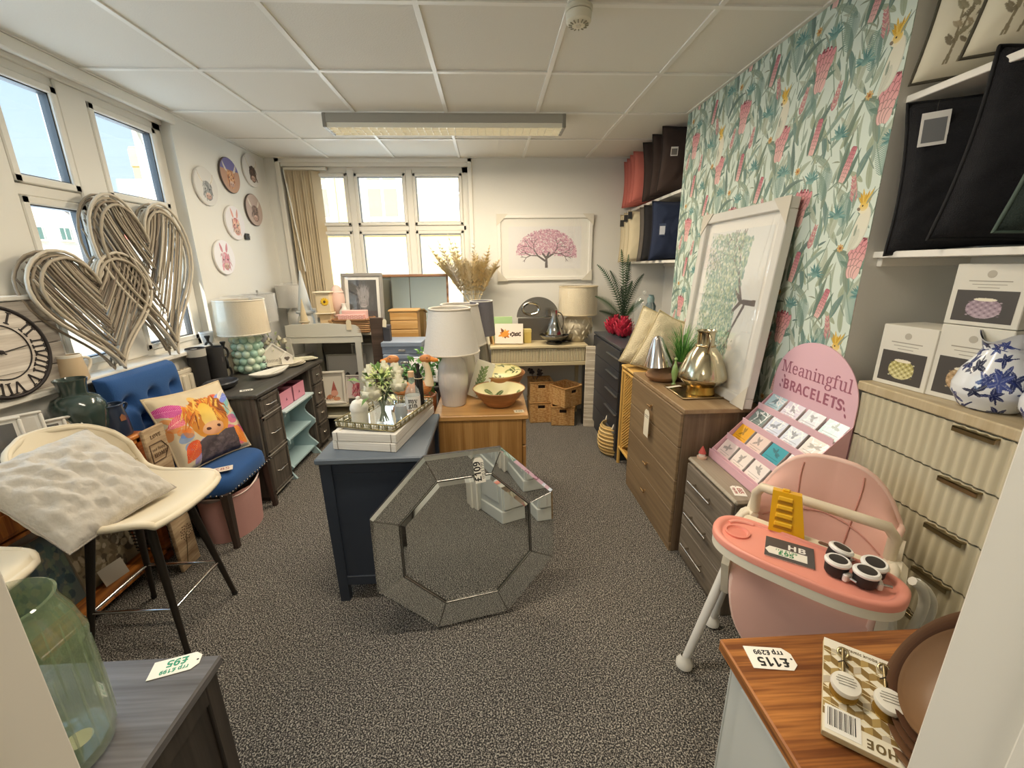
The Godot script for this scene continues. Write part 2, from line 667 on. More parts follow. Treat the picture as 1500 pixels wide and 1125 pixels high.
# ---------------------------------------------------------------- the room
func setting() -> void:
	var wall := rough_paint("#e2e0d9", 0.85, 2.0, 0.03)
	var white := mat("#e6e2d8", 0.45)
	var trim := mat("#dedad0", 0.4)
	# carpet: flecked loop pile
	var im := Image.create(512, 512, false, Image.FORMAT_RGB8)
	var n := FastNoiseLite.new()
	n.frequency = 0.2
	n.fractal_octaves = 2
	var cols := [Color("#1f1e1e"), Color("#46433f"), Color("#78736b"), Color("#c6bfb3")]
	for y in 512:
		for x in 512:
			var k := clampf(n.get_noise_2d(absf(x - 256.0), absf(y - 256.0)) * 1.2 + 0.47 + rng.randf_range(-0.42, 0.42), 0, 0.999) * 3.0
			im.set_pixel(x, y, (cols[int(k)] as Color).lerp(cols[int(k) + 1], k - int(k)))
	var carpet := tex(im, 0.95)
	carpet.uv1_triplanar = true
	carpet.uv1_world_triplanar = true
	carpet.uv1_scale = Vector3.ONE * 1.35
	carpet.heightmap_enabled = true
	carpet.heightmap_texture = carpet.albedo_texture
	carpet.heightmap_scale = 0.5
	struct("floor", mb().bx(-2.3, 2.1, -0.1, 0, -4.7, 2.4), carpet)

	# suspended ceiling: soffit, tiles and bars
	var ceil := struct("ceiling", mb().bx(-2.3, 2.1, 2.56, 2.66, -4.7, -0.1), mat("#8a877e", 0.9))
	var tile_m := rough_paint("#e6e2d8", 0.9, 6.0, 0.05)
	var xs := [-2.05]
	for i in range(-1, 7):
		var x := -1.463 + 0.6 * i
		if x > -2.05 and x < 1.8: xs.append(x)
	xs.append(1.8)
	var zs := [-4.34]
	for j in range(-3, 5):
		var z := -1.957 - 0.6 * (3 - j - 2) 
		if z > -4.34 and z < -0.3: zs.append(z)
	zs.append(-0.3)
	for i in xs.size() - 1:
		for j in zs.size() - 1:
			put("ceiling_tile", mb().bx(xs[i] + 0.004, xs[i + 1] - 0.004, 2.508, 2.524, zs[j] + 0.004, zs[j + 1] - 0.004, 0.002), tile_m, ceil)
	for i in range(1, xs.size() - 1):
		put("ceiling_bar", mb().bx(xs[i] - 0.012, xs[i] + 0.012, 2.501, 2.509, -4.34, -0.3, 0.001), mat("#efece4", 0.35), ceil)
	for j in range(1, zs.size() - 1):
		put("ceiling_bar", mb().bx(-2.05, 1.8, 2.5005, 2.5085, zs[j] - 0.012, zs[j] + 0.012, 0.001), mat("#efece4", 0.35), ceil)
	for q in [[-2.05, -2.03, -4.34, -0.3], [-2.05, 1.8, -4.34, -4.32], [1.35, 1.37, -3.18, -1.51]]:
		put("ceiling_edge_bar", mb().bx(q[0], q[1], 2.5, 2.508, q[2], q[3], 0.001), mat("#e4e0d6", 0.4), ceil)

	# left wall with its long window
	var w := mb()
	w.bx(-2.3, -2.05, 0, 1.0, -4.6, -0.1, 0); w.bx(-2.3, -2.05, 2.47, 2.56, -4.6, -0.1, 0)
	w.bx(-2.3, -2.05, 1.0, 2.47, -4.6, -3.17, 0); w.bx(-2.3, -2.05, 1.0, 2.47, -1.0, -0.1, 0)
	struct("wall_left", w, wall)
	window_left(white)
	# far wall with its window
	w = mb()
	w.bx(-2.3, 2.1, 0, 0.98, -4.6, -4.34, 0); w.bx(-2.3, 2.1, 2.47, 2.56, -4.6, -4.34, 0)
	w.bx(-2.3, -1.905, 0.98, 2.47, -4.6, -4.34, 0); w.bx(-0.19, 2.1, 0.98, 2.47, -4.6, -4.34, 0)
	struct("wall_far", w, wall)
	window_far(white)
	# right wall: chimney breast between two alcoves
	w = mb()
	w.bx(1.78, 2.1, 0, 2.56, -4.6, -0.1, 0); w.bx(1.372, 1.9, 0, 2.56, -3.16, -1.53, 0.001)
	var right := struct("wall_right", w, wall)
	var wp := mb()
	wp.quad(Vector3(1.37, 0, -3.16), Vector3(1.37, 0, -1.53), Vector3(1.37, 2.502, -1.53), Vector3(1.37, 2.502, -3.16), Vector2((-3.16 + 2.0) / 0.55, 2.5 / 0.52), Vector2(0.47 / 0.55, 2.5 / 0.52), Vector2(0.47 / 0.55, 0), Vector2((-3.16 + 2.0) / 0.55, 0))
	wp.bx(1.3705, 1.3725, 0, 2.502, -3.16, -1.53, 0)
	put("wallpaper", wp, wallpaper(), right, "tropical wallpaper of pink proteas, cockatoos and grey-green leaves")
	# front wall with the doorway that the camera stands in
	w = mb()
	w.bx(-2.3, -0.41, 0, 2.56, -0.30, -0.12, 0.004); w.bx(0.452, 2.1, 0, 2.56, -0.30, -0.12, 0.004); w.bx(-0.41, 0.452, 2.06, 2.56, -0.30, -0.12, 0.004)
	struct("wall_front", w, rough_paint("#d3d4cc", 0.8, 2.0, 0.03))
	var d := struct("door_1", mb().bx(-0.425, -0.408, 0, 2.06, -0.312, -0.11, 0.003).bx(0.45, 0.467, 0, 2.06, -0.312, -0.11, 0.003).bx(-0.41, 0.452, 2.043, 2.06, -0.312, -0.11, 0.003), mat("#e2ddd0", 0.4))
	put("door_stop", mb().bx(-0.408, -0.396, 0, 2.043, -0.24, -0.2).bx(0.438, 0.45, 0, 2.043, -0.24, -0.2), mat("#e2ddd0", 0.4), d)
	put("architrave", mb().bx(-0.49, -0.42, 0, 2.12, -0.1199, -0.1, 0.006).bx(0.46, 0.53, 0, 2.12, -0.1199, -0.1, 0.006).bx(-0.49, 0.53, 2.06, 2.13, -0.1199, -0.1, 0.006), mat("#e2ddd0", 0.4), d)
	# the hall behind
	struct("wall_hall", mb().bx(-1.6, -1.4, 0, 2.56, -0.12, 2.4, 0).bx(1.4, 1.6, 0, 2.56, -0.12, 2.4, 0).bx(-1.6, 1.6, 0, 2.56, 2.2, 2.4, 0), wall)
	struct("ceiling_hall", mb().bx(-1.6, 1.6, 2.5, 2.56, -0.12, 2.4, 0), mat("#d9d5ca", 0.9))
	struct("baseboard_hall", mb().bx(-1.4, -1.382, 0, 0.15, -0.1, 2.2, 0.004).bx(1.382, 1.4, 0, 0.15, -0.1, 2.2, 0.004).bx(-1.4, 1.4, 0, 0.15, 2.182, 2.2, 0.004), trim)
	struct("baseboard_left", mb().bx(-2.05, -2.035, 0, 0.12, -4.34, -0.3, 0.004), trim)
	struct("baseboard_far", mb().bx(-2.05, 1.78, 0, 0.12, -4.34, -4.325, 0.004), trim)
	struct("baseboard_right", mb().bx(1.355, 1.37, 0, 0.12, -3.16, -1.53, 0.004), trim)
	var hl := thing("hall_ceiling_lamp", "round white ceiling lamp in the hall behind the doorway", "lamp", Vector3(0, 2.5, 0.85))
	put("base", mb().lathe([0, -0.02, 0.2, -0.02, 0.2, 0.0], 32), white, hl)
	put("diffuser", mb().lathe([0, -0.075, 0.12, -0.065, 0.19, -0.02], 32), glow("#fff2dc", 1.0), hl)

	# strip lights
	for k in 2:
		var lz := [-3.24, -1.3][k] as float
		var o := thing("strip_light", ["long white fluorescent strip light with a louvred base on the ceiling", "second fluorescent strip light nearer the doorway"][k], "light", Vector3(-0.27, 2.5, lz), 0, "ceiling strip lights")
		var hs := mb()
		hs.bx(-0.8, 0.8, -0.008, 0, -0.09, 0.09, 0); hs.bx(-0.79, 0.79, -0.055, -0.008, 0.082, 0.094, 0.002); hs.bx(-0.79, 0.79, -0.055, -0.008, -0.094, -0.082, 0.002)
		put("housing", hs, mat("#a7a297", 0.4), o)
		for sx in [-1, 1]:
			put("end_cap", mb().bx(sx * 0.79 - 0.012, sx * 0.79 + 0.012, -0.085, 0, -0.096, 0.096, 0.004), mat("#8f8a80", 0.4), o)
		put("tube", mb().tube([Vector3(-0.0, -0.03, 0.0), Vector3(0.76, -0.03, 0.0)], 0.013, 10), glow("#ffe9b8", 1.6), o, "lit half of the tube")
		put("unlit_tube", mb().tube([Vector3(-0.76, -0.03, 0.0), Vector3(-0.01, -0.03, 0.0)], 0.013, 10), mat("#f4f1ea", 0.3), o)
		var lv := mb()
		for i in 31:
			lv.bx(-0.775 + i * 0.05167, -0.772 + i * 0.05167, -0.083, -0.05, -0.085, 0.085, 0)
		for s in [-0.086, -0.028, 0.028, 0.086]:
			lv.bx(-0.785, 0.785, -0.085, -0.05, s - 0.0015, s + 0.0015, 0)
		put("louvre", lv, mat("#efe9d8", 0.3, 0.0), o)
		put("diffuser", mb().bx(-0.775, 0.775, -0.05, -0.047, -0.08, 0.08, 0), glow("#f5e8c8", 0.55), o)

	# smoke detector, thermostat
	var sd := thing("smoke_detector", "round cream smoke detector on the ceiling", "smoke detector", Vector3(0.375, 2.5, -1.97))
	put("base", mb().lathe([0, -0.016, 0.05, -0.016, 0.054, -0.012, 0.054, 0.0], 32), mat("#d8d2bd", 0.5), sd)
	put("cover", mb().lathe([0, -0.06, 0.02, -0.06, 0.038, -0.056, 0.049, -0.047, 0.051, -0.02, 0.046, -0.0165], 32), mat("#e3ddc8", 0.5), sd)
	var sv := mb()
	for i in 14:
		var a := TAU * i / 14
		sv.bar(Vector3(cos(a) * 0.026, -0.0605, sin(a) * 0.026), Vector3(cos(a) * 0.04, -0.0575, sin(a) * 0.04), 0.004, 0.003)
	put("vents", sv, mat("#9d9780", 0.6), sd)
	put("test_button", mb().lathe([0, -0.0635, 0.010, -0.063, 0.011, -0.06], 16), mat("#cfc9b4", 0.5), sd)
	var th := thing("thermostat", "small dark grey control box on the left wall below the round plates", "thermostat", Vector3(-2.05, 1.79, -3.83), 90)
	put("body", mb().bx(-0.03, 0.03, -0.025, 0.025, 0, 0.02, 0.003), mat("#3b3a38", 0.5), th)
	put("dial", mb().at(0.012, 0, 0.02, 0, PI / 2).lathe([0.012, 0, 0.011, 0.005, 0, 0.005], 16), mat("#6b6a66", 0.4), th)

func window_left(white: Material) -> void:
	# frame plane x = -2.15; glass from z = -3.11 to -1.03, y 1.03 to 2.40
	var o := thing("window_1", "", "")
	o.set_meta("kind", "structure")
	var x0 := -2.2
	var x1 := -2.12
	var fm := mb()
	fm.bx(x0, x1, 2.39, 2.47, -3.17, -1.0, 0.004); fm.bx(x0, x1, 1.0, 1.05, -3.17, -1.0, 0.004)
	fm.bx(x0, x1, 1.0, 2.47, -3.17, -3.10, 0.004); fm.bx(x0, x1, 1.0, 2.47, -1.05, -1.0, 0.004)
	fm.bx(x0 - 0.02, x1 + 0.02, 2.43, 2.47, -3.17, -1.0, 0.004)
	put("frame", fm, white, o)
	for q in [[-2.635, -2.47], [-2.15, -1.94]]:
		put("mullion", mb().bx(x0, x1 + 0.012, 1.02, 2.43, q[0], q[1], 0.006), white, o)
	put("transom", mb().bx(x0, x1, 1.86, 1.915, -3.12, -1.03, 0.006), white, o)
	for c in [[-3.10, -2.635], [-2.47, -2.15], [-1.94, -1.05]]:
		for rw in [[1.05, 1.86], [1.915, 2.39]]:
			var s := mb()
			var b := 0.035
			s.bx(-2.175, -2.105, rw[0], rw[0] + b, c[0], c[1], 0.005); s.bx(-2.175, -2.105, rw[1] - b, rw[1], c[0], c[1], 0.005)
			s.bx(-2.175, -2.105, rw[0], rw[1], c[0], c[0] + b, 0.005); s.bx(-2.175, -2.105, rw[0], rw[1], c[1] - b, c[1], 0.005)
			put("casement", s, white, o)
			put("gasket", mb().bx(-2.16, -2.12, rw[0] + b, rw[0] + b + 0.006, c[0] + b, c[1] - b, 0).bx(-2.16, -2.12, rw[1] - b - 0.006, rw[1] - b, c[0] + b, c[1] - b, 0).bx(-2.16, -2.12, rw[0] + b, rw[1] - b, c[0] + b, c[0] + b + 0.006, 0).bx(-2.16, -2.12, rw[0] + b, rw[1] - b, c[1] - b - 0.006, c[1] - b, 0), mat("#3a3a3a", 0.5), o)
			put("pane", mb().bx(-2.144, -2.140, rw[0] + b, rw[1] - b, c[0] + b, c[1] - b, 0), glass("#f2fbff", 0.03), o)
	struct("trim_1", mb().bx(-2.21, -1.99, 0.985, 1.012, -3.20, -0.97, 0.006), white)      # the sill
	struct("trim_2", mb().bx(-2.06, -2.03, 2.44, 2.5, -3.2, -0.97, 0.006).bx(-2.12, -2.05, 2.455, 2.475, -3.17, -1.0, 0.003), white)

func window_far(white: Material) -> void:
	var o := thing("window_2", "", "")
	o.set_meta("kind", "structure")
	var z0 := -4.47
	var z1 := -4.40
	var fm := mb()
	fm.bx(-1.905, -0.19, 2.385, 2.47, z0, z1, 0.004); fm.bx(-1.905, -0.19, 0.98, 1.05, z0, z1, 0.004)
	fm.bx(-1.905, -1.84, 0.98, 2.47, z0, z1, 0.004); fm.bx(-0.25, -0.19, 0.98, 2.47, z0, z1, 0.004)
	fm.bx(-1.905, -0.19, 2.435, 2.47, z1, -4.345, 0.004)
	put("frame", fm, white, o)
	for q in [[-1.33, -1.265], [-0.785, -0.72]]:
		put("mullion", mb().bx(q[0], q[1], 1.0, 2.42, z0, z1 + 0.01, 0.006), white, o)
	put("transom", mb().bx(-1.87, -0.22, 1.87, 1.92, z0, z1, 0.006), white, o)
	for c in [[-1.84, -1.33], [-1.265, -0.785], [-0.72, -0.25]]:
		for rw in [[1.05, 1.87], [1.92, 2.385]]:
			var b := 0.03
			put("casement", mb().bx(c[0], c[1], rw[0], rw[0] + b, -4.45, -4.385, 0.005).bx(c[0], c[1], rw[1] - b, rw[1], -4.45, -4.385, 0.005).bx(c[0], c[0] + b, rw[0], rw[1], -4.45, -4.385, 0.005).bx(c[1] - b, c[1], rw[0], rw[1], -4.45, -4.385, 0.005), white, o)
			put("gasket", mb().bx(c[0] + b, c[1] - b, rw[0] + b, rw[0] + b + 0.005, -4.44, -4.40, 0).bx(c[0] + b, c[1] - b, rw[1] - b - 0.005, rw[1] - b, -4.44, -4.40, 0).bx(c[0] + b, c[0] + b + 0.005, rw[0] + b, rw[1] - b, -4.44, -4.40, 0).bx(c[1] - b - 0.005, c[1] - b, rw[0] + b, rw[1] - b, -4.44, -4.40, 0), mat("#4a4640", 0.5), o)
			put("pane", mb().bx(c[0] + b, c[1] - b, rw[0] + b, rw[1] - b, -4.424, -4.42, 0), glass("#f2fbff", 0.03), o)
	struct("trim_3", mb().bx(-1.94, -0.15, 0.975, 1.0, -4.47, -4.29, 0.005), white)
	struct("trim_4", mb().bx(-1.95, -1.905, 0.98, 2.5, -4.345, -4.325, 0.004).bx(-0.19, -0.15, 0.98, 2.5, -4.345, -4.325, 0.004).bx(-1.95, -0.15, 2.465, 2.5, -4.345, -4.325, 0.004), white)
	# vertical blind drawn to the left
	var b := thing("vertical_blind", "cream vertical blind with its fabric slats drawn to the left of the far window", "blind", Vector3(0, 0, 0))
	put("head_rail", mb().bx(-1.89, -1.5, 2.405, 2.43, -4.385, -4.345, 0.004), mat("#e9e2d2", 0.5), b)
	for i in 11:
		var x := -1.845 + i * 0.024
		var s := mb().at(x, 1.73, -4.365, deg_to_rad(58 - (i % 3) * 9))
		s.bx(-0.045, 0.045, -0.68, 0.67, -0.0012, 0.0012, 0)
		put("slat", s, cloth("#cfbd9d", 14, 0.05, 0.0, 0.5), b)
	put("wand", mb().tube([Vector3(-1.88, 2.405, -4.335), Vector3(-1.80, 1.5, -4.315)], 0.007, 6), mat("#f0ece2", 0.4), b)

func wallpaper() -> Material:
	var k := Ink.new(1024, 1024, "#d6e2d6", 5)
	k.wrap = true
	var greens := ["#93ab9d", "#a6b9a8", "#7f9c91", "#b3c0aa", "#9bae9a", "#759289", "#abb79c", "#c0cab4"]
	for i in 95:          # leaves at the back
		var c := Color(greens[k.r.randi() % 8])
		k.leaf(k.r.randf() * 1024, k.r.randf() * 1024, k.r.randf_range(120, 300), k.r.randf_range(22, 58), -PI / 2 + k.r.randf_range(-0.9, 0.9), c, c.darkened(0.18), k.r.randf_range(-0.7, 0.7))
	for i in 26:          # long stems
		var x := k.r.randf() * 1024
		var y := k.r.randf() * 1024
		k.line(x, y, x + k.r.randf_range(-130, 130), y - 300, 8, 5, K("#8aa08c"))
	for i in 9:           # strap leaves that curl
		var c := Color(["#7c8f7c", "#8b9c88", "#6f867c"][i % 3])
		k.leaf(k.r.randf() * 1024, k.r.randf() * 1024, 330, 46, -PI / 2 + k.r.randf_range(-0.5, 0.5), c, c.darkened(0.22), k.r.randf_range(-1.6, 1.6))
	# feathery fronds
	for f in [[380, 420], [860, 330], [90, 760], [620, 640]]:
		for i in 22:
			var y: float = f[1] - i * 11
			var l := 70.0 * sin(PI * (0.15 + 0.8 * i / 22.0))
			k.line(f[0], y, f[0] + l, y - l * 0.7, 4, 2, K("#6f8f86"))
			k.line(f[0], y, f[0] - l, y - l * 0.7, 4, 2, K("#89a598"))
	# teal thistles
	for f in [[446, 1000], [235, 250], [905, 120], [560, 560]]:
		for i in 30:
			var a := -PI / 2 + k.r.randf_range(-1.9, 1.9)
			k.leaf(f[0], f[1], k.r.randf_range(55, 100), 13, a, Color(["#4f7d7a", "#63918c", "#7fa8a0"][i % 3]))
		k.ell(f[0], f[1], 30, 24, 0, K("#5f8783"), K("#8fb5aa"))
	# proteas: overlapping petals
	var protea := func(x: float, y: float, s: float, tilt: float) -> void:
		for i in 7:
			var a := tilt - PI / 2 + (i - 3) * 0.42
			k.leaf(x - cos(tilt - PI / 2) * 70 * s, y - sin(tilt - PI / 2) * 70 * s, 130 * s, 36 * s, a, Color(["#6f8d7d", "#86a08c"][i % 2]), K("#5d7a6c"))
		for row in 5:
			for i in 5 - (row + 1) / 3:
				var m := 5 - (row + 1) / 3
				var off := (i - (m - 1) / 2.0)
				var px := off * (30 - row * 2.5) * s
				var py := (row * 44 - 90) * s + absf(off) * 7 * s
				var c := Color("#d98d92").lerp(Color("#ecc9bd"), 0.18 * (4 - (4 - row)))
				var q := Vector2(px, py).rotated(tilt)
				k.ell(x + q.x, y + q.y, 21 * s, 44 * s, tilt + off * 0.16, c.darkened(0.28))
				k.ell(x + q.x + 1.5, y + q.y + 2, 18 * s, 41 * s, tilt + off * 0.16, c.lightened(0.05), c.lightened(0.12))
		for i in 9:
			var q := Vector2(k.r.randf_range(-40, 40), -122 + k.r.randf_range(-10, 14)).rotated(tilt) * s
			k.ell(x + q.x, y + q.y, 9, 7, 0, K("#8d4550"))
	protea.call(164, 450, 1.12, 0.12)
	protea.call(806, 876, 1.08, 0.1)
	# slim pink buds
	var bud := func(x: float, y: float, s: float, tilt: float) -> void:
		for sd in [-1, 1]:
			var q := Vector2(sd * 34, 120).rotated(tilt) * s
			k.leaf(x + q.x, y + q.y, 250 * s, 40 * s, tilt - PI / 2 + sd * 0.1, K("#6d8677"), K("#566f62"))
		for row in 9:
			for i in 3:
				var q := Vector2((i - 1) * 19 * (1.0 - 0.075 * absf(row - 5)), -110 + row * 25).rotated(tilt) * s
				var c := Color("#cf7d88").lerp(Color("#f0d0c4"), row / 10.0)
				k.ell(x + q.x, y + q.y, 14 * s, 26 * s, tilt, c.darkened(0.22))
				k.ell(x + q.x, y + q.y + 2, 11 * s, 23 * s, tilt, c)
	bud.call(573, 215, 1.0, 0.3)
	bud.call(205, 950, 1.05, 0.22)
	# striped pink leaves
	for f in [[330, 790, 0.25], [690, 480, -0.2], [1000, 700, 0.3]]:
		for i in 8:
			for sd in [-1, 1]:
				var q := Vector2(0, -i * 24).rotated(f[2])
				k.leaf(f[0] + q.x, f[1] + q.y, 62 - i * 4, 15, f[2] - PI / 2 + sd * 0.55, Color(["#cf8f90", "#e3b9ac"][i % 2]), K("#a5646c"))
	# cockatoos
	var bird := func(x: float, y: float) -> void:
		k.ell(x, y + 60, 58, 150, 0.22, K("#cfd0bd"))
		k.ell(x - 3, y + 55, 53, 144, 0.22, K("#e8e2cc"), K("#dfe0d0"))
		k.leaf(x - 8, y + 60, 190, 60, PI / 2 + 0.35, K("#dcdcca"), K("#aeb39f"))
		k.ell(x - 8, y - 88, 42, 46, 0, K("#ece4c8"))
		for i in 7:
			k.leaf(x - 4, y - 96, 84 + (i % 3) * 18, 22, -PI / 2 + (i - 3) * 0.24, Color(["#e4b93c", "#d9a62c", "#efcf66"][i % 3]), K("#b98a22"))
		k.ell(x - 6, y - 92, 33, 32, 0, K("#e5bc4b"), K("#ecd9a0"))
		k.ell(x - 44, y - 76, 15, 11, 0.6, K("#8a7d6a"))
		k.ell(x - 16, y - 96, 6, 6, 0, K("#3a332b"))
	bird.call(790, 610)
	# yellow-brown flowers
	for f in [[650, 800], [60, 140]]:
		for i in 8:
			k.leaf(f[0], f[1], 34, 17, i * TAU / 8, K("#d9b978"), K("#b98a4a"))
		k.ell(f[0], f[1], 11, 11, 0, K("#a8673a"))
	for i in 30:          # leaves that cross in front
		var c := Color(greens[k.r.randi() % 8]).darkened(0.1)
		k.leaf(k.r.randf() * 1024, k.r.randf() * 1024, k.r.randf_range(60, 130), k.r.randf_range(10, 20), -PI / 2 + k.r.randf_range(-1.2, 1.2), c, c.darkened(0.2), k.r.randf_range(-0.6, 0.6))
	return tex(k.im, 0.75)

func outside() -> void:
	struct("ground_outside", mb().bx(-60, 60, -0.6, -0.5, -70, -4.6, 0).bx(-60, -2.3, -0.6, -0.5, -4.6, 20, 0), mat("#b9b4a8", 0.9))
	# white house seen through the left window
	var slate := mat("#7d7f86", 0.8)
	var o := thing("white_house", "white gabled house with slate roof across the street outside the left window", "house", Vector3(-30, -0.5, -31.3), 45)
	var p := PackedVector2Array([Vector2(-3.6, 0), Vector2(3.6, 0), Vector2(3.6, 3.8), Vector2(0, 7.4), Vector2(-3.6, 3.8)])
	put("wall", mb().at(0, 0, -6).prism(p, 6.0), mat("#f2f1ec", 0.85), o)
	for s in [-1.0, 1.0]:
		put("roof", mb().at(0, 0, 0, 0, 0, 0).bar(Vector3(0, 7.5, -3.0), Vector3(s * 4.0, 3.5, -3.0), 6.5, 0.16, -1, -1, Vector3.UP), slate, o)
	for x in [-1.5, -0.2, 1.1]:
		for y in [2.0, 4.55]:
			var wn := put("window", mb().bx(x - 0.28, x + 0.28, y - 0.45, y + 0.45, -0.02, 0.05, 0.01), mat("#e6e6e0", 0.6), o)
			for sx in [-0.13, 0.13]:
				put("pane", mb().bx(x + sx - 0.1, x + sx + 0.1, y - 0.38, y + 0.38, 0.05, 0.06, 0), mat("#5c7f7c", 0.15), wn)
			put("sill", mb().bx(x - 0.36, x + 0.36, y - 0.54, y - 0.46, 0, 0.12, 0.01), mat("#bdbcb5", 0.7), wn)
	# the low roof between
	var rh := thing("red_roofed_house", "low white house with a red tiled roof outside the left window", "house", Vector3(-6.9, -0.5, -9.9), 38)
	put("wall", mb().bx(-1.3, 1.5, 0, 2.7, -2.4, 0, 0), mat("#efece4", 0.9), rh)
	put("roof", mb().at(-1.4, 0, 0, PI / 2).prism(PackedVector2Array([Vector2(-0.2, 2.65), Vector2(2.6, 2.65), Vector2(1.2, 3.35)]), 3.0), mat("#c06a55", 0.85), rh)
	# yellow stone building
	var sb := thing("stone_building", "tall yellow stone building corner with brick courses outside the left window", "building", Vector3(-7.74, -0.5, -12.6), 0)
	put("wall", mb().bx(-1.6, 1.2, 0, 5.15, -3.4, 0, 0.02), mat("#d3c08f", 0.9), sb)
	for j in 9:
		for i in 4:
			var x := -1.6 + i * 0.62 + (j % 2) * 0.3
			put("stone", mb().bx(x, x + 0.58, 0.9 + j * 0.47, 0.9 + j * 0.47 + 0.43, -0.02, 0.03, 0.015), mat(["#dcc996", "#cfb67c", "#e3d4a8", "#c8ae74"][(i * 3 + j * 5) % 4], 0.9), sb)
	# cream building behind the far window
	var cb := thing("cream_building", "long cream building with white window bays seen through the far window", "building", Vector3(-2.2, -0.5, -13.5), 0)
	put("wall", mb().bx(-3.7, 9.0, 0, 7.5, -5, 0, 0.02), mat("#e9dfae", 0.9), cb)
	put("string_course", mb().bx(-3.7, 9, 3.0, 3.12, 0, 0.08, 0.01), mat("#c9bd92", 0.9), cb)
	for i in 4:
		var x: float = [-2.9, -0.9, 1.9, 5.2][i]
		var bay := put("window_bay", mb().bx(x - 0.65, x + 0.65, 3.3, 6.6, 0, 0.06, 0.01), mat("#f4f2e6", 0.8), cb)
		for j in 3:
			for k in 2:
				put("pane", mb().bx(x - 0.42 + k * 0.46, x - 0.04 + k * 0.46, 3.5 + j * 1.0, 4.25 + j * 1.0, 0.05, 0.07, 0.0), mat("#8f948f", 0.2), bay)
	put("drain_pipe", mb().tube([Vector3(2.95, 1.5, 0.08), Vector3(2.95, 7.4, 0.08)], 0.05, 8), mat("#8a846f", 0.6), cb)
	# pale fence between
	var fe := thing("picket_fence", "pale wooden picket fence outside the far window", "fence", Vector3(0, -0.5, -8.2))
	for i in 58:
		put("picket", mb().bx(-4.2 + i * 0.13, -4.11 + i * 0.13, 0.0, 2.05 + 0.1 * sin(i * 1.7), 0, 0.03, 0.006), mat("#efeee6", 0.8), fe)
	for y in [0.5, 1.6]:
		put("rail", mb().bx(-4.2, 3.4, y, y + 0.09, -0.05, 0, 0.005), mat("#e6e4da", 0.8), fe)

# ---------------------------------------------------------------- left side: large pieces
func knob(b: MB, x: float, y: float, z: float, r := 0.012) -> MB:      # turned about x, pointing to +x
	b.at(x, y, z, 0, 0, -PI / 2).lathe([0.4 * r, 0, 0.4 * r, r * 0.8, r, r * 1.2, r, r * 1.7, 0, r * 2.0], 14)
	return b.home()

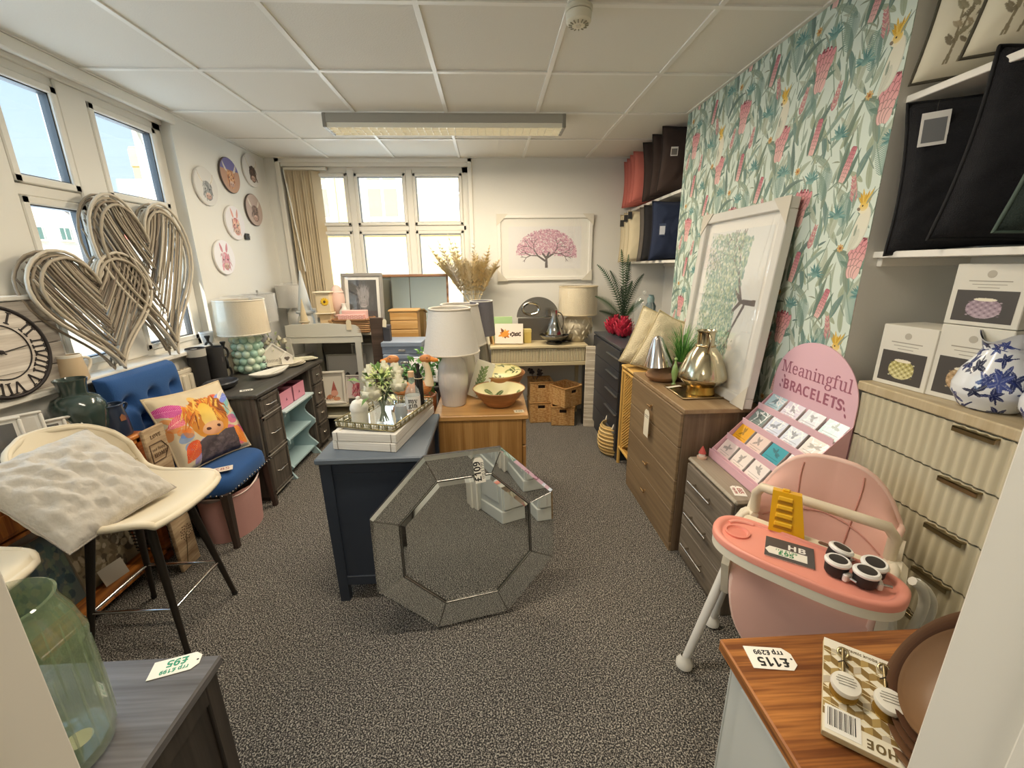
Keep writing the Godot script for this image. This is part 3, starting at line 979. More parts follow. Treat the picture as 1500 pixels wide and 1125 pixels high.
func big_left() -> void:
	# radiator under the window
	var rad := thing("radiator", "cream panel radiator under the left window", "radiator", Vector3(-2.047, 0, -3.0))
	var rb := mb()
	rb.bx(0.02, 0.03, 0.2, 0.88, -0.42, 0.42); rb.bx(0.02, 0.058, 0.88, 0.905, -0.42, 0.42, 0.004); rb.bx(0.02, 0.058, 0.2, 0.905, 0.41, 0.42, 0.003); rb.bx(0.02, 0.058, 0.2, 0.905, -0.42, -0.41, 0.003)
	put("casing", rb, mat("#ded3bd", 0.5), rad)
	rb = mb()
	rb.bx(0.046, 0.054, 0.2, 0.89, -0.41, 0.41)
	for i in 12:
		rb.bx(0.05, 0.064, 0.22, 0.87, -0.37 + i * 0.066 - 0.02, -0.37 + i * 0.066 + 0.02, 0.007)
	put("panel", rb, mat("#ded3bd", 0.5), rad)
	var gr := mb()
	for i in 23:
		gr.bx(0.028, 0.05, 0.905, 0.909, -0.39 + i * 0.034, -0.378 + i * 0.034, 0)
	put("grille", gr, mat("#b9ae98", 0.5), rad)
	put("bracket", mb().bx(0.0, 0.02, 0.3, 0.34, -0.3, -0.26).bx(0.0, 0.02, 0.3, 0.34, 0.26, 0.3).bx(0.0, 0.02, 0.8, 0.84, -0.3, -0.26).bx(0.0, 0.02, 0.8, 0.84, 0.26, 0.3), mat("#cfc5b0", 0.5), rad)

	# pine console with drawers and a low shelf
	var pine := wood("pine", "#8a4616", "#d98a3c", 0.38, 1.0, 1.1, 1.2, 3.0, 0.3)
	var pinev := wood("pine", "#8a4616", "#d98a3c", 0.38, 1.0, 1.1, 1.2, 3.0, 0.3)
	var c := thing("console_table", "orange pine console table with drawers and a low shelf below the left window", "console table", Vector3(-1.79, 0, -2.07))
	var b := mb(); b.swap = true
	b.bx(-0.235, 0.012, 0.715, 0.737, -0.012, 0.80, 0.005)
	put("top", b, pine, c)
	b = mb(); b.swap = true
	b.bx(-0.22, -0.205, 0.56, 0.715, 0.02, 0.77, 0.002); b.bx(-0.22, -0.0, 0.555, 0.57, 0.02, 0.77, 0.002); b.bx(-0.03, 0.0, 0.69, 0.715, 0.02, 0.77, 0.002)
	put("frame", b, pine, c)
	for z in [0.0, 0.74]:
		for x in [-0.225, -0.045]:
			put("leg", mb().bx(x, x + 0.045, 0, 0.715, z, z + 0.045, 0.004), wood("pine_dark", "#6d2f10", "#b06428", 0.4), c)
		put("side_rail", mb().bx(-0.2, -0.02, 0.57, 0.71, z + 0.012, z + 0.032), pine, c)
	for z in [0.05, 0.40]:
		b = mb(); b.swap = true
		b.bx(-0.01, 0.003, 0.578, 0.688, z, z + 0.335, 0.004); b.bx(0.003, 0.008, 0.592, 0.674, z + 0.016, z + 0.319, 0.004)
		var d := put("drawer", b, pine, c)
		put("knob", knob(mb(), 0.008, 0.633, z + 0.168, 0.013), mat("#2a211c", 0.35, 0.6), d)
	b = mb(); b.swap = true
	b.bx(-0.22, 0.0, 0.045, 0.067, 0.0, 0.785, 0.004)
	put("shelf", b, pine, c)
	put("side_panel", mb().bx(-0.2, -0.02, 0.067, 0.57, 0.758, 0.768), wood("pine_dark", "#6d2f10", "#b06428", 0.4), c)

	# wooden plank sign that leans against the console
	var sgn := thing("plank_sign", "tall weathered wooden plank sign with a carved dandelion, leaning between console and blue chair", "sign", Vector3(-1.635, 0, -1.985))
	sgn.rotation = Vector3(0, 0, 0.03)
	put("plank", mb().bx(-0.018, 0, 0, 0.79, -0.066, 0.066, 0.004), wood("plank", "#8d7152", "#cdb491", 0.75, 1.0, 0.9, 3.0, 2.0), sgn)
	var ca := mat("#5d4630", 0.8)
	put("carved_arrow", mb().at(0.001, 0.665, 0, PI / 2).tube([Vector3(-0.05, -0.045, 0), Vector3(0.025, -0.045, 0), Vector3(0.055, 0, 0), Vector3(0.025, 0.045, 0), Vector3(-0.05, 0.045, 0), Vector3(-0.05, -0.045, 0)], 0.003, 5), ca, sgn)
	var dn := mb().at(0.001, 0.5, 0, PI / 2)
	for i in 26:
		var a := i * 2.4
		var r0 := 0.006 + 0.007 * sqrt(i) 
		dn.ball(Vector3(0.02 + cos(a) * r0, sin(a) * r0, 0), 0.005, 0.003, 0.002, 6, 4)
	dn.tube([Vector3(-0.06, -0.012, 0), Vector3(-0.02, -0.01, 0), Vector3(0.02, 0, 0)], 0.002, 5)
	put("carved_dandelion", dn, ca, sgn)
	var dn2 := mb().at(0.001, 0.19, 0, PI / 2)
	for i in 30:
		var a := i * 2.4
		var r0 := 0.006 + 0.007 * sqrt(i)
		dn2.ball(Vector3(0.015 + cos(a) * r0, sin(a) * r0, 0), 0.005, 0.003, 0.002, 6, 4)
	dn2.tube([Vector3(-0.03, -0.16, 0), Vector3(0.0, -0.06, 0), Vector3(0.012, 0, 0)], 0.002, 5)
	put("carved_flower", dn2, ca, sgn)
	for h in [[0.41, 0.03], [0.37, -0.02], [0.34, 0.035], [0.33, -0.01]]:
		put("carved_heart", mb().at(0.001, h[0], h[1], PI / 2).ball(Vector3(-0.004, 0.003, 0), 0.006, 0.006, 0.002, 8, 5).ball(Vector3(0.004, 0.003, 0), 0.006, 0.006, 0.002, 8, 5).ball(Vector3(0, -0.003, 0), 0.005, 0.008, 0.002, 8, 5), ca, sgn)
	words("our happy", 0.02, ca, sgn, xf(0.0012, 0.68, -0.005, 90))
	words("HOME", 0.026, ca, sgn, xf(0.0012, 0.65, -0.005, 90), "lettering", "Droid Serif", true)
	words("LOVE", 0.024, ca, sgn, xf(0.0012, 0.745, 0.0, 90), "lettering", "Droid Serif", true)

	blue_chair()
	stools()
	desk()
	changing_unit()

func blue_chair() -> void:
	var v := cloth("#24508a", 12, 0.12, 0.9)
	var legm := wood("dark_leg", "#2b211c", "#4a3b33", 0.45)
	var o := thing("dining_chair", "royal blue velvet dining chair with deep buttoned back and studded seat", "chair", Vector3(-1.72, 0, -2.335))
	# seat: a rounded slab, domed above
	var hw := 0.245
	var b := mb()
	b.grid(func(u: float, w: float) -> Vector3:
		var a := -u * TAU
		var ca := cos(a); var sa := sin(a)
		var e := 5.0
		var k := pow(pow(absf(ca), e) + pow(absf(sa), e), -1.0 / e)
		var rr: float = [0.92, 1.0, 1.0, 0.985, 0.93, 0.8, 0.5, 0.0][mini(int(w * 7 + 0.01), 7)]
		var yy: float = [0.325, 0.33, 0.37, 0.40, 0.42, 0.432, 0.442, 0.445][mini(int(w * 7 + 0.01), 7)]
		return Vector3(ca * k * 0.27 * rr - 0.005, yy, sa * k * hw * rr), 48, 7, true)
	put("seat", b, v, o)
	var stud := mb().ball(Vector3.ZERO, 0.006, 0.006, 0.006, 8, 5).done()
	for i in 17:
		for p in [Vector3(0.268, 0.342, -0.224 + i * 0.028), Vector3(-0.24 + i * 0.03, 0.342, 0.247), Vector3(-0.24 + i * 0.03, 0.342, -0.247)]:
			put("stud", stud, mat("#8d8a86", 0.25, 0.9), o).position = p
	# back: leaning, with button dimples and folds between them
	var btn := []
	for q in [[-0.16, 0.86], [0.0, 0.86], [0.16, 0.86], [-0.08, 0.74], [0.08, 0.74], [-0.16, 0.62], [0.0, 0.62], [0.16, 0.62]]:
		btn.append(Vector2(q[0], q[1]))
	var back := func(z: float, y: float, front: bool) -> Vector3:
		var lean := -0.225 - (y - 0.42) * 0.05
		var e: float = pow(maxf(0.0, 1.0 - pow(absf(z) / 0.244, 8.0)), 0.3) * pow(maxf(0.0, 1.0 - pow(absf(y - 0.71) / 0.292, 10.0)), 0.3)
		if not front:
			return Vector3(lean - 0.03 * e - 0.005, y, z)
		var th := 0.078
		for q in btn:
			var d := Vector2(z, y).distance_to(q)
			th -= 0.045 * exp(-d * d / 0.0011)
		for i in btn.size():
			for j in range(i + 1, btn.size()):
				if btn[i].distance_to(btn[j]) < 0.15:
					var d := Geometry2D.get_closest_point_to_segment(Vector2(z, y), btn[i], btn[j]).distance_to(Vector2(z, y))
					th -= 0.013 * exp(-d * d / 0.00035)
		return Vector3(lean + maxf(th, 0.008) * e, y, z)
	b = mb()
	b.grid(func(u: float, w: float) -> Vector3: return back.call(0.244 - u * 0.488, 0.418 + w * 0.584, true), 56, 60)
	b.grid(func(u: float, w: float) -> Vector3: return back.call(-0.244 + u * 0.488, 0.418 + w * 0.584, false), 20, 20)
	put("backrest", b, v, o)
	var bb := mb()
	for q in btn:
		var p: Vector3 = back.call(q.x, q.y, true)
		bb.ball(p + Vector3(0.004, 0, 0), 0.006, 0.01, 0.01, 10, 6)
	put("buttons", bb, v, o)
	for s in [-1.0, 1.0]:
		put("leg", mb().bar(Vector3(0.235, 0.335, s * 0.21), Vector3(0.245, 0, s * 0.22), 0.04, 0.04, 0.026, 0.026), legm, o)
		put("leg", mb().bar(Vector3(-0.22, 0.345, s * 0.205), Vector3(-0.255, 0, s * 0.22), 0.04, 0.04, 0.026, 0.026), legm, o)
	var tg := solo("price_tag", mb().at(-1.525, 0.4475, -2.2, 0.5).bx(-0.05, 0.05, -0.0005, 0.0015, -0.032, 0.032, 0), mat("#e7dccd", 0.6), "white and red price label lying on the blue chair seat", "price tag")
	words("£85", 0.045, mat("#a33a2c", 0.6), tg, Transform3D(Basis.from_euler(Vector3(0, 0.5, 0)) * Basis.from_euler(Vector3(-PI / 2, 0, 0)), Vector3(-1.525, 0.4492, -2.2)))
	# cow cushion
	var cu := thing("cushion", "rainbow cushion printed with a bearded highland cow, on the blue chair", "cushion", Vector3(-1.71, 0.65, -2.375))
	cu.basis = Basis.from_euler(Vector3(0, deg_to_rad(75), 0)) * Basis.from_euler(Vector3(deg_to_rad(-22), 0, 0)) * Basis.from_euler(Vector3(0, 0, deg_to_rad(-2)))
	put("cover", mb().cushion(0.455, 0.45, 0.17, 4, 0.6), cow_print(true), cu)
	put("piping", mb().tube(border(0.455, 0.45), 0.006, 6, true), mat("#d3c09f", 0.8), cu)
	# bin below
	var bin := thing("storage_bin", "pink woven oval bin with a wavy rim under the blue chair", "bin", Vector3(-1.60, 0, -2.33))
	b = mb()
	b.grid(func(u: float, w: float) -> Vector3:
		var a := -u * TAU
		var k := 0.9 + 0.1 * w
		return Vector3(cos(a) * 0.145 * k, w * (0.285 + 0.012 * sin(a * 3.0)), sin(a) * 0.2 * k), 40, 8, true)
	b.lathe([0, 0.004, 0.13, 0.004], 40, 0, 0, 1.0, 1.38)
	put("body", b, cloth("#d9a39a", 20, 0.4, 0.2), bin)
	b = mb()
	b.grid(func(u: float, w: float) -> Vector3:
		var a := u * TAU
		var k := 0.9 + 0.1 * w
		return Vector3(cos(a) * 0.139 * k, 0.01 + w * (0.272 + 0.012 * sin(-a * 3.0)), sin(a) * 0.194 * k), 40, 8, true)
	put("lining", b, cloth("#c4b3b0", 20, 0.3, 0.2), bin)
	var rim := []
	for i in 40:
		var a := TAU * i / 40
		rim.append(Vector3(cos(a) * 0.143, 0.285 + 0.012 * sin(-a * 3.0), sin(a) * 0.198))
	put("rim", mb().tube(rim, 0.005, 6, true), mat("#eed8cf", 0.7), bin)

func cow_print(dark_beard: bool) -> Material:
	var k := Ink.new(384, 384, "#d8c7a8", 11)
	for i in 60:         # watercolour washes around the head
		var a := k.r.randf() * TAU
		var d := k.r.randf_range(100, 185)
		var c := Color(["#d83c8c", "#e2577a", "#7b6fd0", "#5f8de0", "#ee7b2a", "#f3b23a", "#e0452c", "#69c0c9"][int(a / TAU * 7.99)])
		c.a = 0.55
		k.ell(192 + cos(a) * d, 210 + sin(a) * d * 0.8, k.r.randf_range(14, 38), k.r.randf_range(10, 22), a, c)
	k.leaf(130, 110, 160, 60, PI + 0.25, K("#cf3f93"), K("#f0a0c8"), -0.3)
	k.leaf(130, 140, 120, 46, PI - 0.1, K("#e8577b"), K("#ffd0c0"), -0.3)
	k.leaf(250, 110, 130, 50, -0.15, K("#6f7fd8"), K("#b9c6f2"), 0.2)
	k.leaf(270, 120, 120, 20, -0.9, K("#f1e6d6"), K("#c9b79f"), 0.9)     # horn
	k.leaf(290, 250, 120, 70, 1.0, K("#ef7d27"), K("#f7b85c"), 0.2)
	k.leaf(110, 250, 110, 70, 2.2, K("#e24a2b"), K("#f59a4c"), 0.2)
	k.ell(192, 170, 92, 96, 0, K("#b86a2a"), K("#e09a3a"))
	for i in 90:         # fringe
		k.leaf(k.r.randf_range(110, 275), k.r.randf_range(70, 110), k.r.randf_range(50, 110), 8, PI / 2 + k.r.randf_range(-0.7, 0.7), Color(["#e8a23a", "#c56a22", "#f2c65a", "#8f4a1e", "#e07a2a"][i % 5]))
	k.ell(192, 165, 34, 66, 0, K("#eec04a"), K("#f4d98a"))
	for s in [-1, 1]:
		k.ell(192 + s * 58, 160, 15, 13, 0, K("#f0e6da"))
		k.ell(192 + s * 56, 161, 8, 9, 0, K("#3a2a2a"))
		for i in 16:
			k.leaf(192 + s * 40, 130, k.r.randf_range(50, 90), 7, PI / 2 - s * k.r.randf_range(0.2, 0.9), Color(["#c56a22", "#e8a23a", "#7d3f1c"][i % 3]))
	k.ell(192, 222, 50, 30, 0, K("#e9b98c"), K("#d99a74"))
	for s in [-1, 1]:
		k.ell(192 + s * 24, 220, 9, 7, 0, K("#4a2a24"))
	if dark_beard:
		k.poly(PackedVector2Array([Vector2(112, 262), Vector2(150, 246), Vector2(192, 262), Vector2(240, 246), Vector2(290, 250), Vector2(300, 384), Vector2(100, 384)]), K("#574c50"))
		k.scatter(200, 320, 90, 60, 160, 9, ["#6a5d62", "#4a4146", "#75676c"], 0.5)
	return tex(k.im, 0.85)

func stools() -> void:
	var skin := cloth("#e2d6bd", 30, 0.03, 0.15)
	var dark := mat("#3b352f", 0.35, 0.6)
	var chrome := mat("#d9d9d6", 0.12, 1.0)
	var shell := func(u: float, w: float, off: float) -> Vector3:
		# w: 0 front lip .. 1 top of the back; u across
		var prof := [Vector3(0.245, 0.0, 0.185), Vector3(0.21, 0.012, 0.205), Vector3(0.1, -0.012, 0.225), Vector3(-0.03, -0.028, 0.235), Vector3(-0.14, -0.02, 0.24), Vector3(-0.205, 0.035, 0.24), Vector3(-0.24, 0.12, 0.225), Vector3(-0.27, 0.21, 0.195), Vector3(-0.295, 0.275, 0.14), Vector3(-0.305, 0.30, 0.05)]
		var side := [0.0, 0.01, 0.04, 0.07, 0.11, 0.13, 0.1, 0.06, 0.02, 0.0]
		var wrap_ := [0.0, 0.0, 0.0, 0.0, 0.03, 0.07, 0.1, 0.09, 0.05, 0.01]
		var k := w * 9.0
		var i := mini(int(k), 8)
		var p: Vector3 = (prof[i] as Vector3).cubic_interpolate(prof[i + 1], prof[maxi(i - 1, 0)], prof[mini(i + 2, 9)], k - i)
		var s := u * 2.0 - 1.0
		var q := absf(s)
		var up: float = lerpf(side[i], side[i + 1], k - i) * pow(q, 2.6)
		var fw: float = lerpf(wrap_[i], wrap_[i + 1], k - i) * pow(q, 2.2)
		var x := p.x + fw - 0.03 * pow(q, 3.0) * (1.0 - w)
		return Vector3(x, p.y + up * (1.0 - w * 0.8) + off, p.z * s)
	for n in 2:
		var o := thing("bar_stool", ["cream leather bucket bar stool holding a grey velvet cushion", "second cream leather bar stool, mostly hidden behind the green glass vase"][n], "stool", [Vector3(-1.47, 0, -1.585), Vector3(-1.72, 0, -1.045)][n], [0.0, 0.0][n], "cream leather bar stools")
		var b := mb()
		var H := 0.615 if n == 0 else 0.61
		b.grid(func(u: float, w: float) -> Vector3: return shell.call(u, w, H + 0.012), 26, 36, false, true)
		b.grid(func(u: float, w: float) -> Vector3:
			var p: Vector3 = shell.call(u, w, H - 0.01)
			var s := u * 2.0 - 1.0
			return p + Vector3(-0.022 * smoothstep(0.45, 0.7, w), -0.006 * (1.0 - s * s), 0.0), 26, 36)
		var edge := []
		for i in 30: edge.append((shell.call(1.0, i / 30.0, H) as Vector3) + Vector3(-0.01 * smoothstep(0.45, 0.7, i / 30.0), 0, 0))
		for i in 10: edge.append((shell.call(1.0 - i / 10.0, 1.0, H) as Vector3) + Vector3(-0.01, 0, 0))
		for i in 30: edge.append((shell.call(0.0, 1.0 - i / 30.0, H) as Vector3) + Vector3(-0.01 * smoothstep(0.45, 0.7, 1.0 - i / 30.0), 0, 0))
		for i in 10: edge.append(shell.call(i / 10.0, 0.0, H))
		b.tube(edge, 0.014, 8, true)
		put("seat_shell", b, skin, o)
		put("seam", mb().tube([shell.call(0.02, 0.52, H + 0.016), shell.call(0.2, 0.53, H + 0.016), shell.call(0.4, 0.54, H + 0.016), shell.call(0.6, 0.54, H + 0.016), shell.call(0.8, 0.53, H + 0.016), shell.call(0.98, 0.52, H + 0.016)], 0.004, 6), mat("#c9bb9f", 0.7), o)
		put("seat_plate", mb().bx(-0.12, 0.14, H - 0.055, H - 0.035, -0.12, 0.12, 0.004), dark, o)
		var feet := []
		for q in [[1, 1], [1, -1], [-1, -1], [-1, 1]]:
			var top := Vector3(q[0] * 0.11 + 0.01, H - 0.045, q[1] * 0.1)
			var ft := Vector3(q[0] * 0.19, 0, q[1] * 0.165)
			put("leg", mb().tube([top, ft], [0.017, 0.010], 10), dark, o)
			put("foot_cap", mb().tube([ft + (top - ft).normalized() * 0.02, ft], 0.0115, 10), mat("#1d1b19", 0.6), o)
			feet.append(ft.lerp(top, 0.36))
		for i in 4:
			put("foot_rest", mb().tube([feet[i], feet[(i + 1) % 4]], 0.007, 8), chrome, o)
	var cu := thing("cushion", "silver grey crushed velvet cushion lying on the front bar stool", "cushion", Vector3(-1.55, 0.755, -1.475))
	var cx := (Vector3(-1.40, 0.66, -1.60) - Vector3(-1.71, 0.90, -1.64)).normalized()
	var cy := (Vector3(-1.71, 0.90, -1.64) - Vector3(-1.70, 0.83, -1.32)).normalized()
	var cz := cx.cross(cy).normalized()
	cu.basis = Basis(cx, cz.cross(cx), cz)
	put("cover", mb().cushion(0.42, 0.40, 0.18, 9, 1.1, 34, 0.05), cloth("#c4beb4", 3, 0.25, 0.9), cu)
	put("piping", mb().tube(border(0.42, 0.40, 0.05), 0.004, 6, true), cloth("#a59d92", 9, 0.3, 0.6), cu)

func desk() -> void:
	var top := wood("desk_top", "#3a3733", "#5a5650", 0.45, 1.0, 0.7, 1.0, 2.5)
	var wd := wood("desk_body", "#46403a", "#6d655b", 0.55, 1.0, 0.9, 1.2, 3.0)
	var steel := mat("#c9c4ba", 0.25, 0.9)
	var o := thing("desk", "grey-brown wooden kneehole desk with drawer pedestals along the left wall", "desk", Vector3(-1.5, 0, -2.592))
	var b := mb(); b.swap = true
	b.bx(-0.475, 0.012, 0.735, 0.762, -1.075, 0.012, 0.006)
	put("top", b, top, o)
	for q in [[-0.30, -0.005, 0], [-1.06, -0.82, 1]]:
		b = mb(); b.swap = true
		b.bx(-0.465, -0.012, 0.03, 0.735, q[0], q[1], 0.003); b.bx(-0.46, -0.03, 0, 0.03, q[0] + 0.015, q[1] - 0.015, 0)
		put("pedestal", b, wd, o)
		var rows := [[0.60, 0.725], [0.33, 0.59], [0.05, 0.32]] if q[2] == 0 else [[0.585, 0.725], [0.41, 0.575], [0.235, 0.40], [0.05, 0.225]]
		for r in rows:
			b = mb(); b.swap = true
			var z0: float = q[0] + 0.02
			var z1: float = q[1] - 0.02
			b.bx(-0.012, 0.0, r[0], r[1], z0, z1, 0.003); b.bx(0.0, 0.006, r[0], r[0] + 0.02, z0, z1, 0.003); b.bx(0.0, 0.006, r[1] - 0.02, r[1], z0, z1, 0.003); b.bx(0.0, 0.006, r[0], r[1], z0, z0 + 0.02, 0.003); b.bx(0.0, 0.006, r[0], r[1], z1 - 0.02, z1, 0.003)
			var d := put("drawer", b, wd, o)
			var cy: float = (r[0] + r[1]) / 2
			var cz := (z0 + z1) / 2
			if q[2] == 0:
				put("handle", mb().tube([Vector3(0.0, cy, cz - 0.05), Vector3(0.022, cy, cz - 0.045), Vector3(0.022, cy, cz + 0.045), Vector3(0.0, cy, cz + 0.05)], 0.005, 8), steel, d)
				put("trim_strip", mb().bx(0.0, 0.008, r[0] - 0.008, r[0] - 0.002, z0, z1, 0.001), mat("#d8d2c6", 0.3, 0.7), d)
			else:
				put("cup_handle", mb().at(0.004, cy, cz).ball(Vector3.ZERO, 0.016, 0.012, 0.028, 12, 6), steel, d)
	b = mb(); b.swap = true
	b.bx(-0.465, -0.45, 0.25, 0.735, -0.82, -0.30, 0.002)
	put("modesty_panel", b, wood("desk_dark", "#2a2624", "#3b3633", 0.6), o)
	# pale blue scalloped shelf in the kneehole
	var bl := mat("#a9c3c8", 0.5)
	var s := thing("shelf_unit", "pale blue low shelf with scalloped sides in the desk's kneehole", "shelf", Vector3(-1.5, 0, -2.915))
	var prof := PackedVector2Array([Vector2(-0.2, 0), Vector2(-0.2, 0.52), Vector2(0.0, 0.52)])
	for y in [0.52, 0.3]:
		for i in 9:
			var t := i / 8.0
			prof.append(Vector2(0.0 - 0.05 * sin(t * PI) + 0.012 * cos(t * TAU) - 0.012, y - 0.02 - t * 0.19))
	prof.append(Vector2(-0.03, 0.06)); prof.append(Vector2(0.012, 0.0)); prof.append(Vector2(-0.05, 0)); prof.append(Vector2(-0.1, 0.05)); prof.append(Vector2(-0.15, 0))
	for z in [0.0, -0.455]:
		put("side_panel", mb().at(0, 0, z - 0.018).prism(prof, 0.018), bl, s)
	put("top", mb().bx(-0.215, 0.012, 0.52, 0.54, -0.485, 0.012, 0.005), mat("#c3d6d8", 0.5), s)
	put("shelf_board", mb().bx(-0.2, -0.03, 0.28, 0.298, -0.455, -0.018, 0.003), bl, s)
	put("shelf_board", mb().bx(-0.2, -0.03, 0.06, 0.078, -0.455, -0.018, 0.003), bl, s)
	put("back_panel", mb().bx(-0.21, -0.2, 0.05, 0.52, -0.473, 0.0, 0.001), bl, s)
	# pink boxes on it
	for k in 2:
		var p := thing("pink_box", ["pink bracelet box at the near end of the pale blue shelf", "pink bracelet box at the far end of the pale blue shelf"][k], "box", Vector3(-1.6, 0.541, [-3.03, -3.24][k]), 0, "pink boxes on the blue shelf")
		b = mb()
		b.bx(-0.07, 0.07, 0, 0.004, -0.095, 0.095, 0.0); b.bx(0.066, 0.07, 0, 0.12, -0.095, 0.095, 0.001); b.bx(-0.07, -0.066, 0, 0.12, -0.095, 0.095, 0.001); b.bx(-0.07, 0.07, 0, 0.12, 0.091, 0.095, 0.001); b.bx(-0.07, 0.07, 0, 0.12, -0.095, -0.091, 0.001)
		put("body", b, mat("#e79bb0", 0.55), p)
		put("contents", mb().bx(-0.06, 0.06, 0.05, 0.1, -0.085, -0.03, 0.004).bx(-0.06, 0.06, 0.05, 0.09, -0.02, 0.03, 0.004).bx(-0.06, 0.06, 0.05, 0.1, 0.04, 0.08, 0.004), mat("#8c3d55", 0.6), p)
		put("motif", mb().at(0.0702, 0.045, 0.0, PI / 2).prism(PackedVector2Array([Vector2(-0.012, 0), Vector2(0.012, 0), Vector2(0, 0.022)]), 0.0006), mat("#8a4a62", 0.6), p)

func changing_unit() -> void:
	var g := mat("#d5d2c6", 0.45)
	var o := thing("changing_unit", "pale grey baby changing unit with raised rounded end panel in the far left corner", "changing table", Vector3(-1.43, 0, -4.0))
	# end panel towards the room
	var p := PackedVector2Array([Vector2(-0.34, 0.90), Vector2(0.25, 0.90)])
	p.append(Vector2(0.3, 0.90))
	p.append_array(arc(0.23, 0.985, 0.07, 0, 80, 6))
	p.append(Vector2(0.0, 1.07)); p.append(Vector2(-0.3, 1.062)); p.append(Vector2(-0.34, 1.055))
	put("end_panel", mb().at(0, 0, 0.31).prism(p, 0.022), g, o)
	put("end_rail", mb().bx(-0.34, 0.3, 0.955, 0.96, 0.33, 0.336, 0.001), mat("#bdbab0", 0.5), o)
	for q in [[0.262, 0.31], [0.262, -0.32], [-0.33, 0.31], [-0.33, -0.32]]:
		put("leg", mb().bar(Vector3(q[0], 0.95, q[1] + 0.012), Vector3(q[0] + 0.0, 0, q[1] + 0.012), 0.05, 0.024), g, o)
	put("top_board", mb().bx(-0.34, 0.4, 0.955, 0.98, -0.33, 0.29, 0.008), mat("#e2dccb", 0.5), o)
	put("apron", mb().bx(0.36, 0.38, 0.88, 0.955, -0.31, 0.24, 0.003), g, o)
	put("shelf_board", mb().bx(-0.33, 0.36, 0.31, 0.335, -0.33, 0.32, 0.004), mat("#e4ddc4", 0.5), o)
	put("shelf_board", mb().bx(-0.33, 0.36, 0.20, 0.225, -0.33, 0.32, 0.004), mat("#e4ddc4", 0.5), o)
	put("back_panel", mb().bx(-0.33, 0.36, 0.1, 0.95, -0.345, -0.33, 0.002), mat("#8a867e", 0.7), o)

